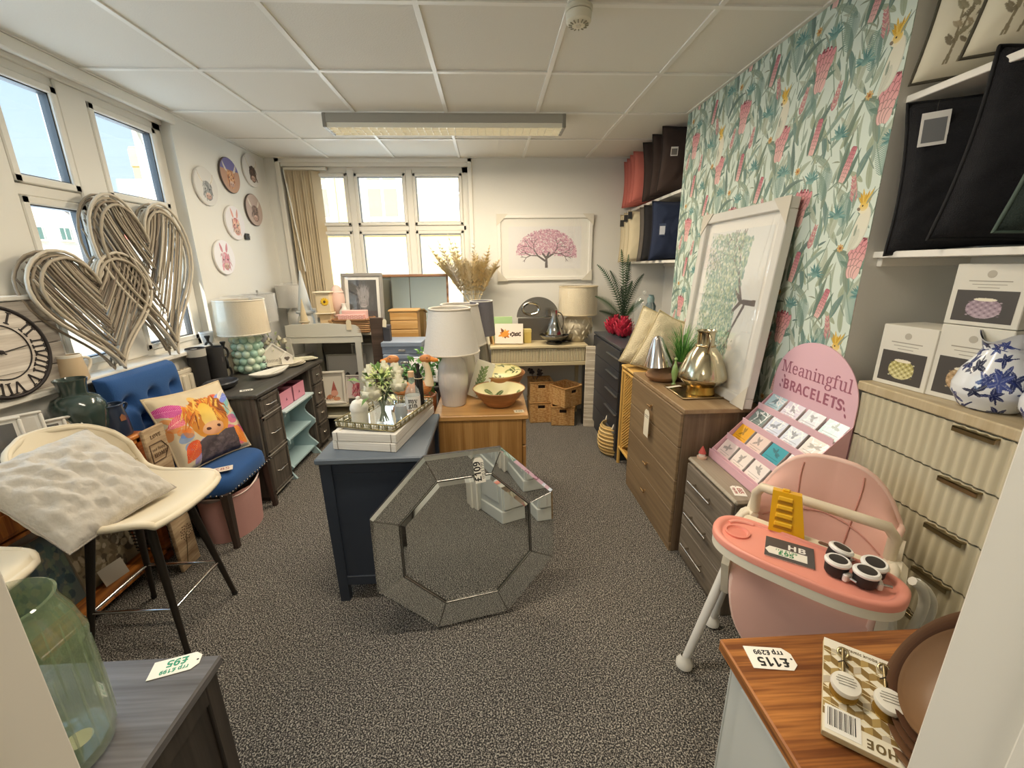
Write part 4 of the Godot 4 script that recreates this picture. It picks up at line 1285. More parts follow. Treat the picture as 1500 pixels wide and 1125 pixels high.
# ---------------------------------------------------------------- middle: sideboards and the octagonal mirror
func big_middle() -> void:
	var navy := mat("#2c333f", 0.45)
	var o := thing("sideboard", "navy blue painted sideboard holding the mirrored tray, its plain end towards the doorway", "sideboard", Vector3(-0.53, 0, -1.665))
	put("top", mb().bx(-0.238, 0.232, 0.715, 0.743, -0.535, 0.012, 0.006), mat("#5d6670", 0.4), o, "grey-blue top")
	for q in [[-0.2, 0.0], [0.2, 0.0], [-0.2, -0.515], [0.2, -0.515]]:
		put("leg", mb().bar(Vector3(q[0], 0.715, q[1] - 0.025 if q[1] > -0.1 else q[1] + 0.02), Vector3(q[0] * 0.97, 0, q[1] - 0.022 if q[1] > -0.1 else q[1] + 0.02), 0.05, 0.045, 0.042, 0.036), navy, o)
	for z in [-0.02, -0.51]:
		put("end_panel", mb().bx(-0.18, 0.18, 0.135, 0.715, z - 0.006, z + 0.006, 0.002), navy, o)
		put("bottom_rail", mb().bx(-0.18, 0.18, 0.085, 0.135, z - 0.01, z + 0.012, 0.003), navy, o)
		put("top_rail", mb().bx(-0.18, 0.18, 0.665, 0.715, z - 0.008, z + 0.009, 0.002), navy, o)
	put("back_panel", mb().bx(0.195, 0.205, 0.1, 0.715, -0.5, -0.03, 0.002), navy, o)
	put("bottom_board", mb().bx(-0.19, 0.2, 0.085, 0.1, -0.5, -0.03, 0.002), navy, o)
	for z in [-0.265, -0.03]:
		var d := put("door", mb().bx(-0.215, -0.197, 0.14, 0.66, z - 0.225, z - 0.005, 0.003).bx(-0.221, -0.213, 0.14, 0.2, z - 0.225, z - 0.005, 0.002).bx(-0.221, -0.213, 0.6, 0.66, z - 0.225, z - 0.005, 0.002), navy, o)
		put("knob", mb().at(-0.22, 0.42, z - (0.03 if z < -0.1 else 0.2), 0, 0, PI / 2).lathe([0.005, 0, 0.005, 0.01, 0.013, 0.016, 0.012, 0.024, 0, 0.028], 14), mat("#b9b3a6", 0.3, 0.9), d)

	var oak := wood("oak", "#8d6230", "#c99d62", 0.42, 1.0, 0.6, 1.0, 2.4)
	var c := thing("chest_of_drawers", "light oak chest of drawers behind the octagonal mirror, carrying a white lamp", "chest of drawers", Vector3(-0.075, 0, -2.215))
	var b := mb()
	b.bx(-0.265, 0.27, 0.69, 0.72, -0.68, 0.01, 0.004)
	put("top", b, wood("oak_top", "#a8763c", "#dcb074", 0.3, 1.0, 0.55, 1.0, 2.4, 0.2), c)
	b = mb(); b.swap = true
	b.bx(-0.255, 0.235, 0.0, 0.69, -0.67, 0.0, 0.003)
	put("carcass", b, oak, c)
	for i in 4:
		b = mb(); b.swap = true
		b.bx(0.237, 0.257, 0.05 + i * 0.16, 0.203 + i * 0.16, -0.66, -0.006, 0.003)
		var d := put("drawer", b, oak, c)
		put("handle", mb().bx(0.257, 0.269, 0.18 + i * 0.16, 0.188 + i * 0.16, -0.42, -0.24, 0.002), mat("#6b6053", 0.3, 0.8), d)

	# octagonal mirror
	var m := thing("octagonal_mirror", "large eight-sided silver mirror standing on the carpet by the navy sideboard", "mirror", Vector3(-0.112, 0.003, -1.522))
	m.rotation = Vector3(deg_to_rad(-6), deg_to_rad(13.3), 0)
	var R := 0.3915
	var k := R / cos(PI / 8)
	var pt := func(r: float, i: int, z: float) -> Vector3:
		var a := PI / 8 + i * PI / 4
		return Vector3(cos(a) * k * r, R + sin(a) * k * r, z)
	var silver := mat("#dfe2e0", 0.015, 1.0)
	var wf := mat("#2b2723", 0.6)
	for i in 8:
		var f := mb()
		f.quad(pt.call(1.0, i, 0.0), pt.call(1.0, i + 1, 0.0), pt.call(0.965, i + 1, 0.012), pt.call(0.965, i, 0.012))
		f.quad(pt.call(0.965, i, 0.012), pt.call(0.965, i + 1, 0.012), pt.call(0.725, i + 1, 0.0), pt.call(0.725, i, 0.0))
		put("border_mirror", f, silver, m)
		put("inner_bevel", mb().quad(pt.call(0.70, i, -0.002), pt.call(0.70, i + 1, -0.002), pt.call(0.655, i + 1, 0.004), pt.call(0.655, i, 0.004)), silver, m)
		put("bead", mb().tube([pt.call(0.712, i, 0.0), pt.call(0.712, i + 1, 0.0)], 0.0045, 6), mat("#8f8d88", 0.15, 1.0), m)
		put("bead", mb().tube([pt.call(0.725, i, 0.001), pt.call(0.965, i, 0.013)], 0.002, 6), mat("#8f8d88", 0.15, 1.0), m)
	var pl := PackedVector2Array()
	var po := PackedVector2Array()
	for i in 8:
		var q: Vector3 = pt.call(0.655, i, 0)
		pl.append(Vector2(q.x, q.y))
		q = pt.call(1.0, i, 0)
		po.append(Vector2(q.x, q.y))
	put("centre_mirror", mb().at(0, 0, 0.0).prism(pl, 0.004), silver, m)
	put("backing", mb().at(0, 0, -0.022).prism(po, 0.02), wf, m)
	var tg := thing("price_tag", "white price tag with black handwriting hung over the octagonal mirror's top edge", "price tag", Vector3.ZERO)
	tg.transform = m.transform * xf(0.06, 0.70, 0.016, 0, -2, 4)
	put("card", mb().at(0, 0, 0).prism(PackedVector2Array([Vector2(-0.022, -0.055), Vector2(0.022, -0.055), Vector2(0.022, 0.04), Vector2(0.012, 0.055), Vector2(-0.012, 0.055), Vector2(-0.022, 0.04)]), 0.001), mat("#f3efe2", 0.6), tg)
	words("£109", 0.04, mat("#1d1c1b", 0.6), tg, xf(-0.008, -0.003, 0.0013, 0, 0, 90), "lettering", "Droid Sans", true)
	words("rrp £199", 0.019, mat("#1d1c1b", 0.6), tg, xf(0.014, -0.003, 0.0013, 0, 0, 90))

# ---------------------------------------------------------------- right side: large pieces
func big_right() -> void:
	var wd := wood("chest_wood", "#6f5a41", "#a28a69", 0.5, 1.2, 0.5, 1.0, 2.6)
	var wtop := wood("chest_top", "#84694a", "#b39a78", 0.42, 1.2, 0.45, 1.0, 2.6)
	var kn := mat("#c9a87c", 0.25, 0.9)
	var o := thing("chest_of_drawers", "brown wooden chest of four drawers with a tag hanging from its top knob", "chest of drawers", Vector3(0.955, 0, -1.925))
	var b := mb(); b.swap = true
	b.bx(-0.008, 0.40, 0.802, 0.826, -0.765, 0.012, 0.003)
	put("top", b, wtop, o)
	b = mb(); b.swap = true
	b.bx(0.0, 0.395, 0.0, 0.802, -0.755, 0.0, 0.002)
	put("carcass", b, wood("chest_side", "#5d4a38", "#84705a", 0.5, 1.2, 0.8, 1.0, 2.6), o)
	for i in 4:
		b = mb()
		b.bx(-0.016, 0.0, 0.055 + i * 0.187, 0.238 + i * 0.187, -0.75, -0.006, 0.0025)
		var d := put("drawer", b, wd, o)
		put("knob", mb().at(-0.016, 0.155 + i * 0.187, -0.385, 0, 0, PI / 2).lathe([0.006, 0, 0.005, 0.012, 0.007, 0.016], 12), kn, d)
		put("bar", mb().tube([Vector3(-0.034, 0.155 + i * 0.187, -0.41), Vector3(-0.034, 0.155 + i * 0.187, -0.36)], 0.006, 10), kn, d)
	put("plinth", mb().bx(-0.012, 0.0, 0.0, 0.05, -0.755, 0.0, 0.002), wd, o)
	var tg := thing("swing_tag", "cream swing tag hanging from the top knob of the brown chest", "tag", Vector3(0.915, 0.715, -2.31), -90)
	put("card", mb().at(0, 0, 0).prism(PackedVector2Array([Vector2(-0.036, -0.19), Vector2(0.036, -0.19), Vector2(0.036, -0.045), Vector2(0.018, -0.025), Vector2(-0.018, -0.025), Vector2(-0.036, -0.045)]), 0.002), mat("#efe6cf", 0.6), tg)
	put("string", mb().tube([Vector3(0, -0.032, 0.001), Vector3(0.004, -0.01, 0.0), Vector3(0.002, 0.006, -0.002)], 0.0016, 5), mat("#b99d6f", 0.8), tg)
	put("print", mb().bx(-0.026, 0.026, -0.062, -0.058, 0.002, 0.0024, 0).bx(-0.022, 0.022, -0.072, -0.069, 0.002, 0.0024, 0), mat("#6d6658", 0.7), tg)

	# bedside chest
	var gw := wood("grey_wood", "#6a5f50", "#94887a", 0.55, 1.5, 0.9, 1.0, 3.0)
	var s := thing("bedside_chest", "grey wood three drawer bedside chest with bar handles, under the pink bracelet display", "chest of drawers", Vector3(0.99, 0, -1.475))
	b = mb(); b.swap = true
	b.bx(-0.012, 0.375, 0.562, 0.585, -0.42, 0.012, 0.009)
	put("top", b, wood("grey_top", "#8f8370", "#aea28f", 0.45, 1.2, 0.6, 1.0, 3.0), s)
	b = mb(); b.swap = true
	b.bx(0.0, 0.37, 0.0, 0.562, -0.41, 0.0, 0.002)
	put("carcass", b, wood("grey_side", "#544a3f", "#776c60", 0.55, 1.5, 0.8, 1.0, 3.0), s)
	for i in 3:
		var d := put("drawer", mb().bx(-0.016, 0.0, 0.035 + i * 0.176, 0.206 + i * 0.176, -0.405, -0.005, 0.003), gw, s)
		put("handle", mb().tube([Vector3(-0.04, 0.128 + i * 0.18, -0.34), Vector3(-0.04, 0.128 + i * 0.18, -0.13)], 0.006, 10), mat("#d6d0c6", 0.2, 1.0), d)
		put("handle_post", mb().tube([Vector3(-0.016, 0.128 + i * 0.18, -0.3), Vector3(-0.042, 0.128 + i * 0.18, -0.3)], 0.005, 8).tube([Vector3(-0.016, 0.128 + i * 0.18, -0.17), Vector3(-0.042, 0.128 + i * 0.18, -0.17)], 0.005, 8), mat("#b5ada0", 0.25, 1.0), d)

	# fluted tall chest
	var fl := mat("#cdc3a6", 0.5)
	var t := thing("chest_of_drawers", "tall cream fluted chest of drawers with thin brass bar handles in the near right alcove", "chest of drawers", Vector3(1.385, 0, -1.43))
	b = mb(); b.swap = true
	b.bx(-0.02, 0.385, 1.062, 1.096, 0.0 - 0.012, 0.9, 0.004)
	put("top", b, wood("fluted_top", "#b5a27e", "#cfbf9f", 0.4, 1.2, 0.6, 1.0, 2.4), t)
	b = mb(); b.swap = true
	b.bx(0.0, 0.38, 0.06, 1.062, -0.005, 0.893, 0.002)
	put("carcass", b, fl, t)
	put("plinth", mb().bx(0.015, 0.36, 0, 0.06, 0.02, 0.87, 0.002), mat("#8b7f67", 0.6), t)
	for i in 6:
		b = mb()
		var y0 := 0.075 + i * 0.1645
		var pr := 0.0295
		b.grid(func(u: float, w: float) -> Vector3:
			var z := 0.004 + u * 0.88
			return Vector3(-0.006 - 0.009 * absf(sin(z / pr * PI)), y0 + w * 0.159, z), 180, 1)
		b.quad(Vector3(-0.006, y0 + 0.159, 0.004), Vector3(-0.006, y0 + 0.159, 0.884), Vector3(0.0, y0 + 0.159, 0.884), Vector3(0.0, y0 + 0.159, 0.004))
		b.quad(Vector3(0.0, y0, 0.004), Vector3(0, y0, 0.884), Vector3(-0.006, y0, 0.884), Vector3(-0.006, y0, 0.004))
		b.quad(Vector3(0.0, y0, 0.004), Vector3(-0.006, y0, 0.004), Vector3(-0.006, y0 + 0.159, 0.004), Vector3(0, y0 + 0.159, 0.004))
		var d := put("drawer", b, fl, t)
		put("handle", mb().bx(-0.026, -0.006, y0 + 0.150, y0 + 0.155, 0.335, 0.445, 0.001).bx(-0.026, -0.022, y0 + 0.138, y0 + 0.155, 0.335, 0.445, 0.001), mat("#9a8a66", 0.3, 0.9), d)

	# tall dark chest at the back
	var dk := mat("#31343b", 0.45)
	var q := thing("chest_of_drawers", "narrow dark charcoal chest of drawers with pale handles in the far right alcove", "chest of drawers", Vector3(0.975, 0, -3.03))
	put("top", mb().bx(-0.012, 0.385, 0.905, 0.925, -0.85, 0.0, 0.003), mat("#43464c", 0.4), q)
	put("carcass", mb().bx(0.0, 0.38, 0.0, 0.905, -0.84, -0.01, 0.002), dk, q)
	for i in 5:
		var d := put("drawer", mb().bx(-0.016, 0.0, 0.08 + i * 0.164, 0.238 + i * 0.164, -0.835, -0.015, 0.002), dk, q)
		put("handle", mb().bx(-0.034, -0.016, 0.228 + i * 0.15, 0.236 + i * 0.15, -0.33, -0.02, 0.002), mat("#8d8f92", 0.3, 0.8), d)

	# rattan side cabinet
	var rt := thing("rattan_cabinet", "golden slatted bamboo side cabinet between the brown chest and the dark chest", "cabinet", Vector3(0.985, 0, -2.72))
	var bam := mat("#d3a95c", 0.45)
	for y in [0.0, 0.29]:
		put("post", mb().tube([Vector3(0.0, 0, -y), Vector3(0.0, 0.79, -y)], 0.013, 10), bam, rt)
		put("post", mb().tube([Vector3(0.36, 0, -y), Vector3(0.36, 0.79, -y)], 0.013, 10), bam, rt)
	put("top", mb().bx(-0.015, 0.375, 0.785, 0.805, -0.305, 0.015, 0.006), mat("#dcb56c", 0.4), rt)
	put("frame", mb().tube([Vector3(0, 0.76, 0), Vector3(0, 0.76, -0.29)], 0.011, 8).tube([Vector3(0, 0.14, 0), Vector3(0, 0.14, -0.29)], 0.011, 8).tube([Vector3(0, 0.76, -0.05), Vector3(0, 0.14, -0.05)], 0.009, 8).tube([Vector3(0, 0.76, -0.24), Vector3(0, 0.14, -0.24)], 0.009, 8), bam, rt)
	for i in 26:
		var y := 0.15 + i * 0.0235
		var y2 := y + 0.13
		var a := Vector3(0.004, y, -0.235)
		var c2 := Vector3(0.004, y2, -0.055)
		if y2 > 0.755: c2 = a.lerp(c2, (0.755 - y) / 0.13)
		if c2.y - a.y > 0.01:
			put("slat", mb().tube([a, c2], 0.0065, 6), mat("#e0b868", 0.5), rt)
	for z in [0.0, -0.29]:
		put("side_panel", mb().bx(0.012, 0.35, 0.14, 0.78, z - 0.004, z + 0.004, 0.001), mat("#b98f4a", 0.55), rt)
	put("back_panel", mb().bx(0.345, 0.355, 0.14, 0.78, -0.285, -0.005, 0.001), mat("#b98f4a", 0.55), rt)
	put("shelf_board", mb().bx(0.005, 0.35, 0.14, 0.155, -0.285, -0.005, 0.001), mat("#b98f4a", 0.55), rt)

	# white shelves of both alcoves
	var wh := mat("#ece8de", 0.4)
	for k in 2:
		var y: float = [2.03, 1.535][k]
		var f := thing("wall_shelf", ["white wall shelf, upper of the two in the near right alcove", "white wall shelf, lower of the two in the near right alcove"][k], "shelf", Vector3(1.4, y, -1.53), 0, "alcove shelves")
		put("board", mb().bx(0.0, 0.38, 0, 0.022, 0, 1.2, 0.002), wh, f)
		put("batten", mb().bx(0.02, 0.38, -0.03, 0.0, 0.0, 0.02, 0.002).bx(0.36, 0.38, -0.03, 0.0, 0.0, 1.2, 0.002), wh, f)
		f = thing("wall_shelf", ["white wall shelf, upper of the two in the far right alcove", "white wall shelf, lower of the two in the far right alcove"][k], "shelf", Vector3(1.4, y - 0.0, -3.165), 0, "alcove shelves")
		put("board", mb().bx(0.0, 0.38, 0, 0.022, -1.17, 0.0, 0.002), wh, f)
		put("batten", mb().bx(0.02, 0.38, -0.03, 0.0, -0.02, 0.0, 0.002).bx(0.36, 0.38, -0.03, 0.0, -1.17, 0.0, 0.002), wh, f)
	high_chair()
	bracelet_display()

func high_chair() -> void:
	# local axes: +z towards the front (the tray), x across
	var cream := mat("#ece3cf", 0.4)
	var pinkm := cloth("#e3b3a4", 40, 0.02, 0.25)
	var o := thing("high_chair", "pink and cream baby high chair with its tray on, in front of the fluted chest", "high chair", Vector3(0.985, 0, -1.085), -48)
	# legs
	for s in [-1.0, 1.0]:
		for e in [[0.03, 0.05], [-0.19, -0.34]]:
			var top := Vector3(s * 0.2, 0.58, -0.06 + (0.03 if e[0] > 0 else -0.03))
			var ft := Vector3(s * 0.295, 0.03, e[0] + 0.0 if e[0] < 0 else 0.09)
			put("leg", mb().tube([top, ft], [0.017, 0.015], 12), mat("#e8e5de", 0.3), o)
			put("foot", mb().at(ft.x, 0, ft.z).lathe([0, 0, 0.02, 0.0, 0.031, 0.01, 0.031, 0.028, 0.022, 0.042, 0.017, 0.06], 16), mat("#efece2", 0.4), o)
		put("hub", mb().bx(s * 0.2 - 0.03, s * 0.2 + 0.03, 0.5, 0.66, -0.12, -0.0, 0.015), cream, o)
		# side arm that carries the tray
		put("arm", mb().tube([Vector3(s * 0.2, 0.64, -0.1), Vector3(s * 0.2, 0.67, 0.0), Vector3(s * 0.195, 0.675, 0.12)], 0.014, 10), cream, o)
	# seat pad: back, seat and the flap that hangs down in front
	var pad := func(u: float, w: float, off: float) -> Vector3:
		var prof := [Vector3(0.185, 0.875, -0.235), Vector3(0.195, 0.81, -0.225), Vector3(0.19, 0.72, -0.21), Vector3(0.185, 0.61, -0.19), Vector3(0.185, 0.545, -0.14), Vector3(0.185, 0.525, -0.05), Vector3(0.18, 0.52, 0.05), Vector3(0.17, 0.46, 0.10), Vector3(0.14, 0.36, 0.115), Vector3(0.09, 0.29, 0.115)]
		var k := w * 9.0
		var i := mini(int(k), 8)
		var p: Vector3 = (prof[i] as Vector3).cubic_interpolate(prof[i + 1], prof[maxi(i - 1, 0)], prof[mini(i + 2, 9)], k - i)
		var s := u * 2.0 - 1.0
		var top := 1.0 - smoothstep(0.0, 0.28, w)
		var wing := pow(absf(s), 2.4) * 0.07 * smoothstep(0.05, 0.3, w) * (1.0 - smoothstep(0.55, 0.75, w))
		var rib := 0.012 * (1.0 - pow(absf(sin(s * PI * 1.5)), 0.35)) if w < 0.55 else 0.0
		return Vector3(p.x * s, p.y - top * 0.15 * pow(absf(s), 3.0) + wing * 0.4 * float(w > 0.3), p.z + wing + off - rib * 0.3)
	var b := mb()
	b.grid(func(u: float, w: float) -> Vector3: return pad.call(u, w, 0.016), 28, 40, false, true)
	b.grid(func(u: float, w: float) -> Vector3: return pad.call(u, w, -0.006) + Vector3(0, -0.014 * smoothstep(0.3, 0.5, w), 0), 28, 40)
	put("seat_pad", b, pinkm, o)
	var edge := []
	for i in 24: edge.append((pad.call(0.0, 1.0 - i / 24.0, 0.005) as Vector3))
	for i in 14: edge.append((pad.call(i / 14.0, 0.0, 0.005) as Vector3))
	for i in 24: edge.append((pad.call(1.0, i / 24.0, 0.005) as Vector3))
	for i in 14: edge.append((pad.call(1.0 - i / 14.0, 1.0, 0.005) as Vector3))
	put("seat_piping", mb().tube(edge, 0.011, 8, true), mat("#efc9ba", 0.6), o)
	for s in [0.3, 0.7]:
		var sm := []
		for i in 16: sm.append(pad.call(s + (0.1 * (s - 0.5) * cos(i * 0.2)), 0.04 + i * 0.03, 0.018))
		put("seam", mb().tube(sm, 0.0025, 5), mat("#c98f80", 0.7), o)
	var sm2 := []
	for i in 11: sm2.append(pad.call(0.06 + i * 0.088, 0.30 - 0.05 * sin(i * PI / 10), 0.018))
	put("seam", mb().tube(sm2, 0.0025, 5), mat("#c98f80", 0.7), o)
	# shell behind and beneath the pad
	b = mb()
	b.grid(func(u: float, w: float) -> Vector3: return pad.call(u * 0.9 + 0.05, 0.14 + w * 0.62, -0.022) + Vector3(0, -0.022 * smoothstep(0.3, 0.6, w), 0), 20, 24)
	b.grid(func(u: float, w: float) -> Vector3: return pad.call(u * 0.9 + 0.05, 0.14 + w * 0.62, -0.012) + Vector3(0, -0.012 * smoothstep(0.3, 0.6, w), 0), 20, 24, false, true)
	put("seat_shell", b, cream, o)
	for s in [-1.0, 1.0]:
		put("seat_side", mb().at(s * 0.2 - 0.012, 0, 0, PI / 2).prism(PackedVector2Array([Vector2(-0.07, 0.40), Vector2(0.16, 0.44), Vector2(0.2, 0.62), Vector2(0.16, 0.70), Vector2(0.08, 0.64), Vector2(-0.08, 0.62), Vector2(-0.11, 0.54)]), 0.024), mat("#ddd3bd", 0.45), o)
	# guard bar over the seat
	put("guard_bar", mb().tube([Vector3(-0.185, 0.66, -0.10), Vector3(-0.185, 0.735, -0.09), Vector3(-0.165, 0.772, -0.07), Vector3(-0.1, 0.782, -0.05), Vector3(0.1, 0.782, -0.05), Vector3(0.165, 0.772, -0.07), Vector3(0.185, 0.735, -0.09), Vector3(0.185, 0.66, -0.10)], 0.016, 10), mat("#e3d4ba", 0.4), o)
	# tray: cream carrier and coral liner
	var outline := func(k: float) -> PackedVector2Array:
		var p := PackedVector2Array()
		for i in 56:
			var a := TAU * i / 56
			var ca := cos(a)
			var sa := sin(a)
			var x := signf(ca) * pow(absf(ca), 0.62) * 0.228 * k
			var z := signf(sa) * pow(absf(sa), 0.85) * (0.122 if sa > 0 else 0.098) * k
			z -= 0.03 * (1.0 - pow(x / 0.23, 2.0)) * (-1.0 if sa < 0 else 0.0) 
			p.append(Vector2(x, -z - 0.0))
		return p
	var tray := put("tray", mb().at(0, 0.672, 0.15, 0, -PI / 2).prism(outline.call(1.02), 0.03, false, true), cream, o)
	var lin := mb()
	var tr := func(u: float, w: float) -> Vector3:     # rim, wall and floor of the liner
		var ks := [1.03, 1.03, 1.0, 0.95, 0.92, 0.9, 0.5, 0.0]
		var hs := [0.70, 0.716, 0.722, 0.722, 0.716, 0.710, 0.7095, 0.7095]
		var i := mini(int(w * 7 + 0.01), 7)
		var a := -u * TAU
		var ca := cos(a)
		var sa := sin(a)
		var x: float = signf(ca) * pow(absf(ca), 0.62) * 0.228 * ks[i]
		var z: float = signf(sa) * pow(absf(sa), 0.85) * (0.122 if sa > 0 else 0.098) * ks[i]
		if sa < 0: z += 0.03 * (1.0 - pow(x / 0.23, 2.0)) * ks[i]
		return Vector3(x, hs[i], z + 0.15)
	lin.grid(tr, 64, 7, true)
	lin.at(0, 0.7085, 0.15, 0, -PI / 2).prism(outline.call(0.905), 0.0025)
	lin.home()
	put("tray_liner", lin, mat("#ef9d8a", 0.4), o)
	put("cup_ring", mb().at(-0.165, 0.711, 0.165).lathe([0.034, -0.001, 0.036, 0.006, 0.03, 0.0065, 0.027, 0.0], 28), mat("#ea9380", 0.4), o)
	put("cup_well", mb().at(-0.165, 0.7105, 0.165).lathe([0, 0.0015, 0.026, 0.0005], 28), mat("#e58c79", 0.45), o)
	put("tray_ridge", mb().tube(bez(Vector3(-0.2, 0.712, 0.128), Vector3(-0.19, 0.716, 0.1), Vector3(-0.14, 0.712, 0.09), 8), 0.006, 8), mat("#f2a897", 0.4), o)
	# perforated rear part of the tray
	b = mb()
	b.bx(-0.18, 0.19, 0.70, 0.712, 0.02, 0.055, 0.004)
	put("tray_back", mb().bx(-0.18, 0.19, 0.672, 0.712, 0.03, 0.075, 0.008), mat("#ecdfc4", 0.4), o)
	for x in [-0.05, 0.06]:
		put("slot", mb().at(x, 0.7125, 0.05, 0, -PI / 2).prism(rrect(-0.035, 0.035, -0.008, 0.008, 0.008), 0.0015), mat("#6b4a37", 0.7), o)
	# white strap on the right
	put("strap", mb().tube(bez(Vector3(0.235, 0.70, 0.05), Vector3(0.30, 0.66, 0.0), Vector3(0.25, 0.44, -0.02), 12), 0.012, 8).tube(bez(Vector3(0.245, 0.69, 0.03), Vector3(0.33, 0.62, -0.04), Vector3(0.26, 0.42, -0.06), 12), 0.011, 8), mat("#d9d6cc", 0.6), o)
	# what lies on the tray
	var X := o.transform
	var y := thing("yellow_step", "bright yellow ribbed plastic wedge standing at the back of the high chair tray", "plastic wedge")
	y.transform = X * xf(-0.065, 0.713, 0.055, 10, -8, 0)
	put("body", mb().prism(PackedVector2Array([Vector2(-0.04, 0), Vector2(0.055, 0), Vector2(0.03, 0.13), Vector2(-0.045, 0.13)]), 0.03), mat("#eab417", 0.4), y)
	for i in 4:
		put("rib", mb().at(-0.004, 0.022 + i * 0.027, 0.03).bx(-0.024, 0.024 - i * 0.003, 0, 0.014, 0, 0.006, 0.003), mat("#f2c02b", 0.4), y)
		put("recess", mb().at(-0.004, 0.012 + i * 0.027, 0.0302).bx(-0.024, 0.024 - i * 0.003, 0, 0.008, 0, 0.001, 0), mat("#b58410", 0.6), y)
	put("lug", mb().bx(-0.02, 0.0, 0.13, 0.136, 0.005, 0.02, 0.002), mat("#eab417", 0.4), y)
	var bk := thing("booklet", "dark grey instruction booklet with white letters lying on the high chair tray", "booklet")
	bk.transform = X * xf(-0.025, 0.711, 0.165, 12, 0, 0)
	put("pages", mb().bx(-0.058, 0.058, 0, 0.004, -0.048, 0.048, 0.0005), mat("#e3ddd0", 0.7), bk)
	put("cover", mb().bx(-0.06, 0.06, 0.004, 0.005, -0.05, 0.05, 0.0003), mat("#55514f", 0.5), bk)
	words("HB", 0.035, mat("#f2efe8", 0.5), bk, xf(0.018, 0.0052, -0.018, 0, -90, 0), "lettering", "Droid Sans", true)
	var pt := thing("price_tag", "white price tag with green writing on the dark booklet", "price tag")
	pt.transform = X * xf(-0.028, 0.7165, 0.185, 12, 0, 0)
	put("card", mb().at(0, 0, 0, 0, -PI / 2).prism(PackedVector2Array([Vector2(-0.052, 0.0), Vector2(-0.042, -0.018), Vector2(0.05, -0.018), Vector2(0.05, 0.018), Vector2(-0.042, 0.018)]), 0.0008), mat("#f1ede0", 0.6), pt)
	words("£95", 0.024, mat("#2f8a57", 0.6), pt, xf(0.0, 0.001, 0.006, 0, -90, 0), "lettering", "Droid Sans", true)
	words("rrp £199", 0.014, mat("#2f8a57", 0.6), pt, xf(0.0, 0.001, -0.009, 0, -90, 0))
	for i in 4:
		var q: Array = [[0.075, 0.115, 40, "rearmost castor of the four on the tray, lying beside the booklet"], [0.085, 0.178, -30, "castor nearest the booklet's corner, at the tray's front edge"], [0.145, 0.178, 15, "castor at the right front of the tray, next to its end"], [0.155, 0.118, 100, "castor with its stem showing at the tray's right rear"]][i]
		var cs := thing("castor", "black and white wheeled " + q[3], "castor", Vector3.ZERO, 0, "castors on the high chair tray")
		cs.transform = X * xf(q[0], 0.7105, q[1], q[2], [0.0, 0.0, 0.0, 0.0][i], [-14.0, 0.0, 0.0, 8.0][i])
		var blk := mat("#262423", 0.5)
		put("wheel", mb().at(0, 0.004, 0).lathe([0, 0, 0.022, 0.0, 0.026, 0.006, 0.027, 0.028, 0.024, 0.034], 22), blk, cs)
		put("rim", mb().at(0, 0.036, 0).lathe([0.024, -0.002, 0.0295, 0.002, 0.030, 0.007, 0.026, 0.012, 0.021, 0.012], 26), mat("#f1efe9", 0.35), cs)
		put("cap", mb().at(0, 0.044, 0).lathe([0.022, 0.0, 0.021, 0.0035, 0.012, 0.005, 0, 0.0055], 22), mat("#35322f", 0.45), cs)
		put("fork", mb().bx(0.024, 0.036, 0.004, 0.026, -0.012, 0.012, 0.003), mat("#e9e7e0", 0.35), cs)
		put("stem", mb().tube([Vector3(0.03, 0.016, 0.0), Vector3(0.055, 0.018, 0.0)], 0.004, 8), mat("#bdbab4", 0.2, 0.9), cs)

